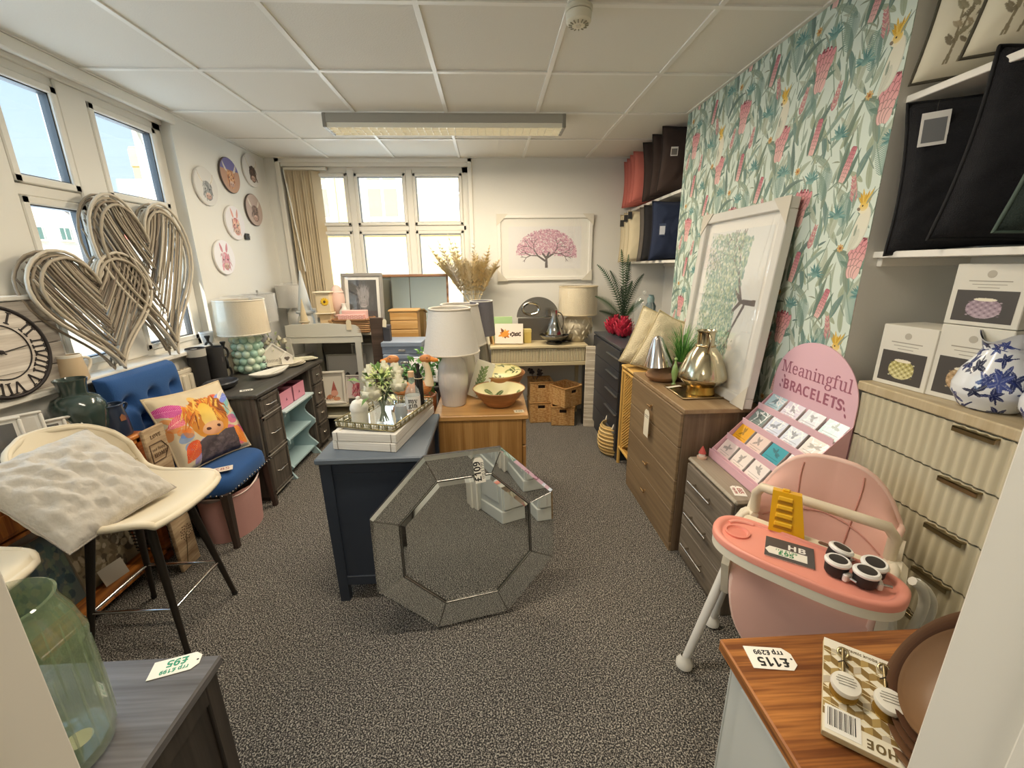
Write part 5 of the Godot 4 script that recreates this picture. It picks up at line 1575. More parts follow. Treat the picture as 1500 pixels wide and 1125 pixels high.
func bracelet_display() -> void:
	var pk := mat("#e9b9c3", 0.5)
	var o := thing("bracelet_display", "pink cardboard counter display for bracelets with an arched lettered back", "display stand", Vector3(1.08, 0.586, -1.65))
	var side := PackedVector2Array([Vector2(0, 0), Vector2(0.29, 0), Vector2(0.285, 0.335), Vector2(0.0, 0.03)])
	for z in [-0.235, 0.232]:
		put("side_panel", mb().at(0, 0, z).prism(side, 0.003), pk, o)
	put("front_lip", mb().bx(0.0, 0.003, 0.0, 0.045, -0.235, 0.235, 0.0008), pk, o)
	put("base", mb().bx(0.0, 0.29, 0, 0.003, -0.235, 0.235, 0.0005), pk, o)
	for i in 4:
		var y := 0.03 + i * 0.078
		var x := 0.012 + i * 0.068
		put("tier_lip", mb().bx(x, x + 0.003, y - 0.01, y + 0.02, -0.232, 0.232, 0.0008), mat("#efc6ce", 0.5), o)
		put("tier_shelf", mb().bx(x, x + 0.068, y - 0.012, y - 0.009, -0.232, 0.232, 0.0005), pk, o)
	var hd := rrect(-0.235, 0.235, 0.0, 0.61, 0.06, 6)
	hd = PackedVector2Array([Vector2(-0.235, 0), Vector2(0.235, 0), Vector2(0.235, 0.40)])
	hd.append_array(arc(0, 0.40, 0.235, 0, 180, 26))
	var hm := PackedVector2Array()
	for q in hd: hm.append(Vector2(q.x, q.y if q.y < 0.4 else 0.4 + (q.y - 0.4) * 0.9))
	var h := put("header", mb().at(0.285, 0.0, 0, -PI / 2).prism(hm, 0.004), mat("#ecc0cb", 0.5), o)
	var ink := mat("#a9687a", 0.6)
	words("Meaningful", 0.072, ink, o, xf(0.2805, 0.475, 0.0, -90), "lettering", "Droid Serif", false, true)
	words("BRACELETS", 0.066, ink, o, xf(0.2805, 0.395, 0.0, -90), "lettering", "Droid Sans", true)
	for s in [-1, 1]:
		for i in 3:
			put("printed_mark", mb().at(0.2805, 0.37 + i * 0.025 - s * 0.01, s * (0.19 - 0.01 * i), -PI / 2, 0, 0.5).prism(circ(0.009, 8, 0.5), 0.0006), ink, o)
	# cards: four in each row, some pockets hold a small pile
	var art := ["#e9d6cf", "#efe3da", "#f0e6df", "#d9ecf4", "#e8a91e", "#ead3c8", "#2f9fae", "#eee9e6", "#7f8e8c", "#dbe2f2", "#dfe6f2", "#e6e0d8", "#bfdde6", "#e2dcea", "#dde3ec", "#c4e4ea"]
	var desc := ["blush pink", "cream flowered", "cream heart printed", "pale blue leaf printed", "golden yellow", "peach", "teal blue patterned", "white floral", "grey-green foil", "pale violet foil", "white and violet wrapped", "cream wreath printed", "pale turquoise", "lilac wrapped", "clear wrapped pale", "aqua blue wrapped"]
	var where := ["bottom", "second", "third", "top"]
	var place := ["far end", "second from far end", "second from near end", "near end"]
	for rw in 4:
		for k in 4:
			var id := rw * 4 + k
			var c := thing("bracelet_card", "%s bracelet card, %s, %s row of the pink display" % [desc[id], place[k], where[rw]], "card", Vector3.ZERO, 0, "bracelet cards in the pink display")
			c.transform = Transform3D(Basis.from_euler(Vector3(0, -PI / 2, 0)) * Basis.from_euler(Vector3(deg_to_rad(-38), 0, 0)), Vector3(1.08 + 0.021 + rw * 0.068, 0.586 + 0.02 + rw * 0.078, -1.65 - 0.174 + k * 0.116))
			var im := Ink.new(48, 64, art[id], id + 3)
			var dk := Color(art[id]).darkened(0.3)
			if id % 4 == 3 or rw > 1:
				for i in 9: im.line(im.r.randf() * 48, im.r.randf() * 40, im.r.randf() * 48, im.r.randf() * 64, 1.5, 1, Color(1, 1, 1, 0.6))
			for i in 5: im.leaf(24, 30, im.r.randf_range(8, 18), 5, im.r.randf() * TAU, dk)
			im.line(6, 44, 42, 44, 1, 1, dk); im.line(12, 50, 36, 50, 1, 1, dk)
			put("front", mb().quad(Vector3(-0.05, 0, 0.0003), Vector3(0.05, 0, 0.0003), Vector3(0.05, 0.118, 0.0003), Vector3(-0.05, 0.118, 0.0003)), tex(im.im, 0.25 if rw > 1 else 0.55), c)
			put("sleeve", mb().bx(-0.051, 0.051, 0, 0.119, -0.012, 0.0, 0.0015), mat("#dcd8d4", 0.4), c)

# ---------------------------------------------------------------- next to the doorway
func price_tag(label: String, at: Transform3D, big: String, small: String, hex: String, w := 0.082, h := 0.046, big_first := true) -> Node3D:
	# lies in the x, z plane; the hole is at +x
	var tg := thing("price_tag", label, "price tag")
	tg.transform = at
	put("card", mb().at(0, 0, 0, 0, -PI / 2).prism(PackedVector2Array([Vector2(-w / 2, -h / 2), Vector2(w * 0.36, -h / 2), Vector2(w / 2, -h * 0.25), Vector2(w / 2, h * 0.25), Vector2(w * 0.36, h / 2), Vector2(-w / 2, h / 2)]), 0.001), mat("#f4f0e4", 0.6), tg)
	put("hole", mb().at(w * 0.44, 0.0011, 0).lathe([0, 0.0004, 0.0022, 0.0002], 12), mat("#3c3a36", 0.7), tg)
	var ink := mat(hex, 0.6)
	words(big, h * 0.55, ink, tg, xf(0, 0.0013, (0.18 if big_first else -0.18) * h, 180, -90, 0), "lettering", "Droid Sans", true, true)
	words(small, h * 0.3, ink, tg, xf(0, 0.0013, (-0.24 if big_first else 0.26) * h, 180, -90, 0), "lettering", "Droid Sans", true, true)
	return tg

func near_things() -> void:
	# white cabinet with a wooden top, right
	var warm := wood("rustic", "#6b3a16", "#b9793c", 0.42, 1.0, 1.25, 1.6, 3.4, 0.15)
	var o := thing("cabinet", "pale grey painted cabinet with rustic brown wooden top beside the doorway", "cabinet", Vector3(0.47, 0, -0.69))
	var b := mb()
	b.bx(0.0, 0.62, 0.722, 0.75, 0.0, 0.372, 0.003)
	put("top", b, warm, o)
	var pg := mat("#cfd0c8", 0.5)
	put("carcass", mb().bx(0.02, 0.60, 0.08, 0.722, 0.03, 0.365, 0.003), pg, o)
	put("side_panel", mb().bx(0.012, 0.02, 0.14, 0.70, 0.07, 0.33, 0.003), pg, o)
	put("plinth", mb().bx(0.01, 0.61, 0.0, 0.09, 0.02, 0.37, 0.006), pg, o)
	for k in 2:
		var x := 0.03 + k * 0.283
		var d := put("door", mb().bx(x, x + 0.277, 0.1, 0.715, 0.012, 0.03, 0.003).bx(x, x + 0.05, 0.1, 0.715, 0.006, 0.013, 0.002).bx(x + 0.227, x + 0.277, 0.1, 0.715, 0.006, 0.013, 0.002), pg, o)
		put("knob", mb().at(x + (0.25 if k == 0 else 0.027), 0.45, 0.006, 0, -PI / 2).lathe([0.005, 0, 0.005, 0.01, 0.013, 0.016, 0.012, 0.024, 0, 0.027], 14), mat("#4a4038", 0.4, 0.6), d)
	price_tag("white price tag with black handwriting on the rustic brown cabinet top", xf(0.548, 0.7508, -0.637, -8), "£115", "rrp £299", "#222220", 0.088, 0.05)

	# pack with two striped drawer knobs
	var pk := thing("knob_pack", "gold and white cube patterned card pack holding two striped white drawer knobs", "pack", Vector3(0.585, 0.7655, -0.455))
	pk.basis = Basis.from_euler(Vector3(0, deg_to_rad(-38), 0)) * Basis.from_euler(Vector3(deg_to_rad(9), 0, 0))
	var im := Ink.new(256, 384, "#a98f55", 3)
	for r in 9:          # tumbling blocks
		for c in 6:
			var cx := c * 48 + (r % 2) * 24
			var cy := r * 44
			im.poly(PackedVector2Array([Vector2(cx, cy - 28), Vector2(cx + 24, cy - 14), Vector2(cx, cy), Vector2(cx - 24, cy - 14)]), K("#f1e9d2"))
			im.poly(PackedVector2Array([Vector2(cx - 24, cy - 14), Vector2(cx, cy), Vector2(cx, cy + 28), Vector2(cx - 24, cy + 14)]), K("#8f7442"))
			im.poly(PackedVector2Array([Vector2(cx + 24, cy - 14), Vector2(cx, cy), Vector2(cx, cy + 28), Vector2(cx + 24, cy + 14)]), K(["#b79b5f", "#c9bda6", "#a78a55"][(r + c) % 3]))
	for i in 8: im.line(0, i * 54, 256, i * 54 + 40, 2, 2, K("#efe3bd"))
	im.rect(0, 0, 256, 40, K("#f3eddb"))
	im.rect(0, 322, 256, 384, K("#efe7cf"))
	put("card", mb().bx(-0.06, 0.06, -0.002, 0.0, -0.19, 0.0, 0.0005), mat("#ede4cc", 0.6), pk)
	put("printed_face", mb().quad(Vector3(-0.06, 0.0004, 0), Vector3(0.06, 0.0004, 0), Vector3(0.06, 0.0004, -0.19), Vector3(-0.06, 0.0004, -0.19), Vector2(0, 1), Vector2(1, 1), Vector2(1, 0), Vector2(0, 0)).bx(-0.06, 0.06, 0.0001, 0.0003, -0.19, 0, 0), tex(im.im, 0.4), pk)
	put("folded_edge", mb().bx(-0.06, 0.06, -0.014, -0.002, -0.008, 0.0, 0.001).bx(-0.06, -0.056, -0.014, -0.002, -0.19, 0.0, 0.001), mat("#d9c99c", 0.6), pk)
	words("HOE", 0.02, mat("#6f5c36", 0.6), pk, xf(0.018, 0.0008, -0.014, 180, -90, 0), "lettering", "Droid Sans", true)
	words("ceramic knobs set of 2", 0.008, mat("#6f5c36", 0.6), pk, xf(0.01, 0.0008, -0.18, 0, -90, 0))
	var lb := put("barcode_label", mb().bx(-0.057, -0.008, 0.0005, 0.001, -0.05, -0.006, 0), mat("#f4f1e8", 0.6), pk)
	for i in 17:
		put("bar", mb().bx(-0.053 + i * 0.0023, -0.053 + i * 0.0023 + [0.0006, 0.0014, 0.0009][i % 3], 0.001, 0.0013, -0.046, -0.014, 0), mat("#1c1b1a", 0.7), lb)
	for s in [-1, 1]:
		var x: float = s * 0.03 - 0.001
		var kn := put("knob", mb().at(x, 0.004, -0.088 - s * 0.002, 0.1, 0.05).lathe([0, 0, 0.008, 0.0, 0.008, 0.008, 0.021, 0.012, 0.0225, 0.018, 0.021, 0.023, 0, 0.025], 28), mat("#f1ecde", 0.3, 0.0, 0.4), pk, "white ceramic knob with fine stripes")
		var stp := mb().at(x, 0.0292, -0.088 - s * 0.002, 0.1, 0.05)
		for i in 4: stp.bx(-0.016 + absf(i - 1.5) * 0.003, 0.016 - absf(i - 1.5) * 0.003, -0.0005, 0.0005, -0.009 + i * 0.005, -0.0085 + i * 0.005, 0)
		put("stripes", stp, mat("#8c8577", 0.6), kn)
		put("base_plate", mb().at(x, 0.001, -0.084).lathe([0, 0, 0.021, 0, 0.021, 0.003, 0, 0.003], 24), mat("#c9a960", 0.25, 0.9), kn)
		put("screw", mb().tube([Vector3(x, 0.006, -0.11), Vector3(x, 0.008, -0.172)], 0.003, 8), mat("#9a8a68", 0.3, 0.9), kn)
		put("tie", mb().tube([Vector3(x - 0.007, 0.004, -0.142), Vector3(x, 0.011, -0.144), Vector3(x + 0.008, 0.003, -0.139)], 0.0013, 5), mat("#3f3528", 0.6), kn)
		put("ring", mb().at(x, 0.006, -0.165, 0, 0.4).tube(ring3(0.008, 14), 0.0025, 6, true), mat("#c7b78f", 0.2, 0.9), kn)

	# nest of brown bowls that leans on the wall
	for i in 5:
		var w := thing("wooden_bowl", ["outermost and largest brown wooden bowl of the leaning nest", "second largest brown bowl inside the leaning nest", "middle brown bowl of the leaning nest", "second smallest brown bowl inside the leaning nest", "innermost and smallest brown bowl of the leaning nest"][i], "bowl", Vector3.ZERO, 0, "nested brown bowls by the doorway")
		var n := Vector3(-0.718, 0.559, -0.415).normalized()
		var ax := n.cross(Vector3.UP).normalized()
		w.transform = Transform3D(Basis(ax, n, ax.cross(n)), Vector3(0.722, 0.884, -0.442) + n * (i * 0.004 - 0.012))
		var r := 0.152 - i * 0.0125
		put("bowl", mb().lathe([0, -0.035, r * 0.5, -0.035, r * 0.86, -0.012, r, 0.014, r * 1.005, 0.02, r * 0.985, 0.024, r * 0.965, 0.02, r * 0.94, 0.012, r * 0.8, -0.008, r * 0.45, -0.028, 0, -0.029], 56), mat(["#7d5c42", "#735239", "#6b4b35", "#5d402e", "#8a6a4c"][i], 0.4), w)

	# grey table, left
	var gt := wood("greytable", "#4e4a48", "#7c7b7e", 0.38, 1.0, 0.8, 1.2, 2.6)
	var gb := wood("greytable_side", "#2f2a26", "#4d453e", 0.5, 1.0, 0.8, 1.2, 2.6)
	var t := thing("sideboard", "dark grey wooden sideboard beside the doorway, carrying the green glass vase", "sideboard", Vector3(-0.578, 0, -0.716))
	put("top", mb().bx(-0.80, 0.0, 0.727, 0.75, 0.0, 0.40, 0.004), gt, t)
	b = mb(); b.swap = true
	b.bx(-0.785, -0.015, 0.05, 0.727, 0.015, 0.395, 0.002)
	put("carcass", b, gb, t)
	b = mb(); b.swap = true
	b.bx(-0.015, -0.007, 0.05, 0.727, 0.015, 0.05, 0.002); b.bx(-0.015, -0.007, 0.05, 0.727, 0.355, 0.395, 0.002); b.bx(-0.015, -0.007, 0.68, 0.727, 0.05, 0.355, 0.002)
	put("side_frame", b, gb, t)
	put("plinth", mb().bx(-0.77, -0.03, 0.0, 0.05, 0.03, 0.38, 0.002), gb, t)
	for k in 2: put("door", mb().bx(-0.775 + k * 0.38, -0.40 + k * 0.38, 0.08, 0.715, 0.002, 0.015, 0.003), gb, t)
	price_tag("white price tag with green handwriting on the dark grey sideboard", xf(-0.655, 0.7508, -0.694, 17), "£95", "rrp £199", "#2f9a78", 0.085, 0.042, false)

	# green glass vases
	var gl := glass("#8fa57a", 0.22, 0.03)
	for k in 2:
		var v := thing("glass_vase", ["tall green ribbed glass vase on the dark grey sideboard", "smaller thick rimmed green glass vase behind the tall one"][k], "vase", [Vector3(-0.737, 0.7503, -0.528), Vector3(-0.915, 0.7503, -0.60)][k])
		var s: float = [1.0, 0.86][k]
		var hh: float = [0.30, 0.32][k]
		v.scale = Vector3.ONE
		put("body", mb().lathe([0, 0.004, 0.05 * s, 0.003, 0.074 * s, 0.0, 0.082 * s, 0.008, 0.085 * s, 0.03, 0.086 * s, 0.12, 0.086 * s, hh - 0.105, 0.0885 * s, hh - 0.09, 0.0885 * s, hh - 0.085, 0.086 * s, hh - 0.078, 0.080 * s, hh - 0.045, 0.071 * s, hh - 0.022, 0.069 * s, hh - 0.008, 0.0705 * s, hh, 0.067 * s, hh + 0.002, 0.065 * s, hh - 0.006, 0.066 * s, hh - 0.022, 0.0745 * s, hh - 0.045, 0.0805 * s, hh - 0.08, 0.0815 * s, 0.12, 0.080 * s, 0.03, 0.074 * s, 0.018, 0, 0.014], 64), gl, v)
		var rb := mb()
		for i in 22:
			var a := TAU * i / 22
			rb.tube([Vector3(cos(a) * 0.0865 * s, 0.03, sin(a) * 0.0865 * s), Vector3(cos(a) * 0.0868 * s, 0.10, sin(a) * 0.0868 * s), Vector3(cos(a) * 0.0865 * s, hh - 0.11, sin(a) * 0.0865 * s)], [0.001, 0.0022, 0.0008], 6)
		put("ribs", rb, glass("#b5c4a2", 0.30, 0.05), v)
		if k == 0:
			put("sticker", mb().at(0.03, 0.0165, -0.02).lathe([0, 0.0006, 0.019, 0.0003], 20), mat("#e4e2b4", 0.6), v)
			put("sticker", mb().at(-0.018, 0.0170, 0.012).lathe([0, 0.0006, 0.03, 0.0003], 20), mat("#d6d79c", 0.6), v)

func ring3(r: float, n: int) -> Array:
	var o := []
	for i in n: o.append(Vector3(cos(TAU * i / n) * r, 0, sin(TAU * i / n) * r))
	return o

# ---------------------------------------------------------------- far wall and alcoves
func framed(called: String, label: String, w: float, h: float, fw: float, depth: float, fm: Material, print_: Material, mount := 0.0, glazed := true) -> Node3D:
	# stands on y = 0, its face towards +z
	var o := thing(called, label, "picture")
	put("frame", mb().bx(-w / 2, w / 2, 0, fw, 0, depth, 0.004).bx(-w / 2, w / 2, h - fw, h, 0, depth, 0.004).bx(-w / 2, -w / 2 + fw, fw, h - fw, 0, depth, 0.004).bx(w / 2 - fw, w / 2, fw, h - fw, 0, depth, 0.004), fm, o)
	put("backing", mb().bx(-w / 2 + 0.003, w / 2 - 0.003, 0.003, h - 0.003, 0.0, depth * 0.3, 0), mat("#8a7a63", 0.8), o)
	if mount > 0: put("mount", mb().bx(-w / 2 + fw, w / 2 - fw, fw, h - fw, depth * 0.3, depth * 0.42, 0), mat("#ebe8e0", 0.7), o)
	var a := fw + mount
	put("print", mb().quad(Vector3(-w / 2 + a, a, depth * 0.45), Vector3(w / 2 - a, a, depth * 0.45), Vector3(w / 2 - a, h - a, depth * 0.45), Vector3(-w / 2 + a, h - a, depth * 0.45)), print_, o)
	if glazed: put("glass", mb().bx(-w / 2 + fw, w / 2 - fw, fw, h - fw, depth * 0.62, depth * 0.66, 0), glass("#ffffff", 0.03), o)
	return o

func tree_ink(w: int, h: int, seed_: int, bg: String, cols: Array, n: int, side: bool) -> Ink:
	var k := Ink.new(w, h, bg, seed_)
	var grow := func(f: Callable, x: float, y: float, a: float, l: float, wd: float, d: int) -> void:
		var x1 := x + cos(a) * l
		var y1 := y + sin(a) * l
		k.line(x, y, x1, y1, wd, wd * 0.7, K("#4b3f40"))
		if d > 0:
			for s in [-1, 1]:
				f.call(f, x1, y1, a + s * k.r.randf_range(0.25, 0.7), l * k.r.randf_range(0.65, 0.85), wd * 0.62, d - 1)
	if not side:
		for i in n:
			var a := k.r.randf_range(-PI, 0.12)
			var d := sqrt(k.r.randf())
			var c: Color = Color(cols[k.r.randi() % cols.size()])
			c.a = 0.75
			k.ell(w * 0.52 + cos(a) * d * w * 0.42, h * 0.66 + sin(a) * d * h * 0.6, k.r.randf_range(2, 5), k.r.randf_range(2, 4), a, c)
		grow.call(grow, w * 0.52, h * 0.94, -PI / 2, h * 0.2, w * 0.035, 1)
		grow.call(grow, w * 0.52, h * 0.74, -0.6, h * 0.2, w * 0.02, 4)
		grow.call(grow, w * 0.50, h * 0.80, -2.5, h * 0.2, w * 0.02, 4)
		for i in n / 2:
			var a := k.r.randf_range(-PI, 0.1)
			var d := sqrt(k.r.randf())
			k.ell(w * 0.52 + cos(a) * d * w * 0.42, h * 0.62 + sin(a) * d * h * 0.56, 2.5, 2, a, Color(Color(cols[k.r.randi() % cols.size()]), 0.8))
	return k

func soft(called: String, label: String, w: float, h: float, th: float, at: Transform3D, m: Material, pipe: Material, group := "", seed_ := 1, crease := 0.8) -> Node3D:
	var o := thing(called, label, "cushion", Vector3.ZERO, 0, group)
	o.transform = at
	put("cover", mb().cushion(w, h, th, seed_, crease, 18), m, o)
	put("piping", mb().tube(border(w, h), 0.0055, 6, true), pipe, o)
	return o

func hang_tag(o: Node3D, x: float, y: float, z: float, w: float, h: float, hex: String, face := "") -> void:
	put("tag", mb().bx(x - w / 2, x + w / 2, y - h, y, z, z + 0.0015, 0), mat(hex, 0.6), o)
	if face: put("tag_print", mb().bx(x - w * 0.4, x + w * 0.4, y - h * 0.9, y - h * 0.2, z + 0.0015, z + 0.002, 0), mat(face, 0.6), o)
	put("tag_string", mb().tube([Vector3(x, y, z), Vector3(x + 0.003, y + 0.03, z - 0.004)], 0.001, 4), mat("#2a2826", 0.7), o)

func far_things() -> void:
	# cherry tree picture
	var im := tree_ink(360, 225, 21, "#e6e4e2", ["#c98fa5", "#dba9b9", "#b87a94", "#9c647f", "#e6c3cc", "#cf9db0"], 1500, false)
	var p := framed("picture", "white framed picture of a pink blossom tree on the far wall", 0.94, 0.62, 0.035, 0.03, mat("#e9e6de", 0.4), tex(im.im, 0.6), 0.075)
	p.position = Vector3(0.547, 1.385, -4.338)
	for c in [[-1, 1, 0], [1, 1, -90], [1, -1, 180], [-1, -1, 90]]:
		put("card_corner", mb().at(c[0] * 0.475, 0.31 + c[1] * 0.315, 0.031, 0, 0, deg_to_rad(c[2])).prism(PackedVector2Array([Vector2(0, 0), Vector2(0, -0.11), Vector2(0.11, 0)]), 0.002), mat("#d9d3c4", 0.7), p)

	# framed ape photograph
	var k := Ink.new(160, 200, "#2a2727", 8)
	k.scatter(80, 90, 62, 70, 260, 6, ["#3c3838", "#4a4646", "#333030", "#565152"], 0.6)
	k.ell(82, 70, 34, 34, 0, K("#6c6868"), K("#7e7a7a")); k.ell(82, 104, 27, 34, 0, K("#8d8989"), K("#5d5959"))
	k.ell(70, 80, 9, 6, 0, K("#2e2b2b")); k.ell(96, 80, 9, 6, 0, K("#2e2b2b")); k.ell(70, 80, 3, 3, 0, K("#cfcaca")); k.ell(96, 80, 3, 3, 0, K("#cfcaca"))
	k.ell(82, 98, 14, 9, 0, K("#a29d9d")); k.ell(76, 99, 3, 3, 0, K("#2e2b2b")); k.ell(88, 99, 3, 3, 0, K("#2e2b2b"))
	k.ell(82, 122, 20, 9, 0, K("#b7a9a9")); k.line(66, 120, 98, 120, 2, 2, K("#4c4545"))
	for i in 60: k.line(k.r.randf_range(40, 125), k.r.randf_range(20, 60), k.r.randf_range(40, 125), k.r.randf_range(60, 150), 1, 1, Color(0.6, 0.58, 0.58, 0.35))
	p = framed("picture", "grey framed dark photograph of an ape, leaning in front of the far window", 0.375, 0.5, 0.03, 0.025, mat("#8f8b85", 0.4), tex(k.im, 0.4), 0.03)
	p.transform = xf(-1.185, 0.981, -3.99, 0, -7, 0)

	# wide mirror on the sill
	var wm := thing("wide_mirror", "wide brown framed mirror leaning on the far window between ape picture and pampas grass", "mirror")
	wm.transform = xf(-0.755, 0.725, -4.14, 0, -7, 0)
	var br := wood("mirror_frame", "#6e4a33", "#a87f5e", 0.45)
	put("frame", mb().bx(-0.345, 0.345, 0, 0.03, 0, 0.03, 0.004).bx(-0.345, 0.345, 0.715, 0.74, 0, 0.03, 0.004).bx(-0.345, -0.315, 0.0, 0.74, 0, 0.03, 0.004).bx(0.325, 0.345, 0.0, 0.74, 0, 0.03, 0.004), br, wm)
	put("glass", mb().bx(-0.32, 0.33, 0.02, 0.72, 0.008, 0.012, 0), mat("#d5dcda", 0.02, 1.0), wm)
	put("join_bar", mb().bx(-0.032, -0.026, 0.03, 0.715, 0.012, 0.018, 0.001), mat("#6f6a60", 0.3, 0.7), wm)

	# low dark table beneath, with what stands on it
	var lt := thing("side_table", "low dark wooden table under the far window, mostly hidden by the blue boxes", "table", Vector3(-0.70, 0, -3.86))
	put("top", mb().bx(-0.24, 0.34, 0.69, 0.72, -0.4, 0.42, 0.004), mat("#3a332d", 0.5), lt)
	for q in [[-0.21, -0.37], [0.31, -0.37], [-0.21, 0.39], [0.31, 0.39]]:
		put("leg", mb().bx(q[0] - 0.02, q[0] + 0.02, 0, 0.69, q[1] - 0.02, q[1] + 0.02, 0.003), mat("#3a332d", 0.5), lt)
	var bx := thing("slatted_box", "tan slatted wooden box in front of the wide mirror", "box", Vector3(-0.805, 0.721, -3.98))
	for i in 5:
		put("slat", mb().bx(-0.125, 0.125, 0.005 + i * 0.083, 0.083 + i * 0.083, 0.07, 0.082, 0.004), wood("tan", "#b98a4c", "#dcb57c", 0.5), bx)
	put("body", mb().bx(-0.122, 0.122, 0, 0.415, -0.07, 0.07, 0.002), mat("#b3884f", 0.6), bx)
	put("lid", mb().bx(-0.135, 0.135, 0.415, 0.433, -0.08, 0.09, 0.004), wood("tan", "#b98a4c", "#dcb57c", 0.5), bx)
	for i in 2:
		var nb := thing("storage_box", ["lower blue-grey storage box with a silver label holder under the far window", "upper blue-grey storage box with a silver label holder under the far window"][i], "box", Vector3(-0.75, 0.721 + i * 0.103, -3.63), [2, -3][i], "blue-grey storage boxes")
		put("body", mb().bx(-0.165, 0.165, 0, 0.08, -0.14, 0.14, 0.003), mat("#7a8595", 0.55), nb)
		put("lid", mb().bx(-0.17, 0.17, 0.062, 0.1, -0.145, 0.145, 0.003), mat("#8d99aa", 0.5), nb)
		put("label_holder", mb().bx(-0.03, 0.03, 0.02, 0.038, 0.14, 0.144, 0.001), mat("#d9d9d6", 0.25, 0.8), nb)
	solo("dark_board", mb().bx(-0.052, 0.052, 0, 1.12, -0.02, 0.02, 0.003), wood("dark_board", "#3f3026", "#5d4a3c", 0.5), "tall dark brown wooden board standing between changing unit and blue boxes", "board", Vector3(-0.972, 0, -3.60))
	var gb := thing("gift_box", "small black gift box with a cream tag beside the dark board", "box", Vector3(-0.885, 0.9245, -3.58))
	put("body", mb().bx(-0.028, 0.028, 0, 0.13, -0.03, 0.03, 0.002), mat("#3a3a40", 0.5), gb)
	put("lid", mb().bx(-0.03, 0.03, 0.105, 0.135, -0.032, 0.032, 0.002), mat("#4a4a52", 0.5), gb)
	put("tag", mb().at(-0.012, 0.12, 0.034, 0, 0, -0.1).prism(PackedVector2Array([Vector2(-0.016, 0), Vector2(0.016, 0), Vector2(0.016, 0.055), Vector2(0.008, 0.068), Vector2(-0.008, 0.068), Vector2(-0.016, 0.055)]), 0.0012), mat("#eadfc3", 0.6), gb)

	# pampas grass in a floor vase
	var pv := thing("pampas_vase", "cream pampas grass plumes in a tall grey floor vase before the far wall", "plant", Vector3(-0.16, 0, -4.12))
	put("vase", mb().lathe([0, 0.0, 0.1, 0.0, 0.14, 0.2, 0.15, 0.5, 0.1, 0.95, 0.075, 1.1, 0.082, 1.2, 0.07, 1.2, 0.06, 1.1, 0.0, 1.05], 28), mat("#a9a398", 0.5), pv)
	for i in 26:
		var r := RandomNumberGenerator.new()
		r.seed = 40 + i
		var tip := Vector3(lerpf(-0.42, 0.26, i / 25.0) + r.randf_range(-0.03, 0.03), r.randf_range(1.58, 1.86) - absf(i - 14) * 0.008, r.randf_range(-0.1, 0.16))
		var mid := Vector3(tip.x * 0.55, 1.45, tip.z * 0.5)
		var pl := mb()
		var pts := bez(Vector3(0, 1.1, 0), mid, tip, 16)
		pl.tube(pts, 0.003, 5)
		for j in 420:
			var s := r.randf_range(0.3, 1.0)
			var q: Vector3 = pts[int(s * 15.99)]
			var a := r.randf() * TAU
			var wd := 0.085 * sin(PI * pow((s - 0.28) / 0.74, 0.7)) + 0.012
			var dr := Vector3(cos(a), 0, sin(a)) * wd * r.randf_range(0.5, 1.0) + Vector3(0, wd * 0.9, 0)
			var e := q + dr + Vector3(0, -0.02, 0)
			var sd := Vector3(-sin(a), 0, cos(a)) * 0.0035
			pl.tri(q - sd, q + sd, e); 
		put("plume", pl, mat(["#ead9b0", "#e3cd9a", "#efe3c6", "#ece5d8"][i % 4], 0.9), pv)

	console()
	fern_and_chest()

	# cushions of the far alcove
	var pink := cloth("#c97266", 18, 0.25, 0.4)
	var brown := cloth("#3b2c26", 10, 0.2, 0.5)
	var cream := cloth("#d8cbab", 14, 0.25, 0.3)
	var place := ["nearest the far wall", "second from the far wall", "third from the far wall", "nearest the brown ones"]
	for i in 4:
		soft("cushion", "coral pink cushion on the upper far shelf, " + place[i], 0.42, 0.40, 0.13, xf(1.495 - i * 0.012, 2.258, -4.255 + i * 0.125, -14, 0, 0), pink, pink, "coral pink cushions on the upper far shelf", i + 2, 0.4)
	for i in 3:
		var c := soft("cushion", "dark brown cushion on the upper far shelf, " + ["next to the pink ones", "in the middle of the brown ones", "nearest the wallpaper"][i], 0.43, 0.45, 0.15, xf(1.50 + [0.0, 0.0, 0.0][i], 2.275, -3.72 + i * 0.175, -16, 0, [3, 0, -2][i]), brown, mat("#2b201c", 0.8), "dark brown cushions on the upper far shelf", i + 12, 0.9)
		if i > 0: hang_tag(c, -0.12, 0.07, 0.07, 0.05, 0.06, "#e9e5de", "#77726d")
	for i in 3:
		var c := soft("cushion", "cream cushion on the lower far shelf, " + ["nearest the far wall", "in the middle of the cream ones", "next to the grey cushion"][i], 0.43, 0.44, 0.14, xf(1.49 - i * 0.01, 1.772, -4.25 + i * 0.15, -14, 0, 0), cream, mat("#c5b797", 0.8), "cream cushions on the lower far shelf", i + 22, 0.7)
		hang_tag(c, -0.20, [0.17, 0.2, 0.21][i], 0.04, 0.035, 0.06, "#2b2a2a")
	soft("cushion", "taupe grey woven cushion on the lower far shelf between cream and navy", 0.42, 0.44, 0.16, xf(1.50, 1.775, -3.74, -16, 0, 0), cloth("#6d655c", 24, 0.5, 0.2), mat("#59524a", 0.8), "", 31)
	var nv := soft("cushion", "navy blue cushion at the wallpaper end of the lower far shelf", 0.43, 0.45, 0.17, xf(1.505, 1.782, -3.46, -16, 0, 0), cloth("#1f2a44", 18, 0.15, 0.3), mat("#161d30", 0.8), "", 32)
	hang_tag(nv, -0.13, 0.05, 0.075, 0.05, 0.09, "#3d4a66", "#d9dde4")
	soft("cushion", "black cushion behind the navy one on the lower far shelf", 0.42, 0.44, 0.12, xf(1.485, 1.775, -3.60, -16, 0, 0), cloth("#1d1b1d", 12, 0.15, 0.3), mat("#151415", 0.8), "", 33)

	# cushions of the near alcove
	var bot := Ink.new(256, 256, "#d9d2bb", 6)
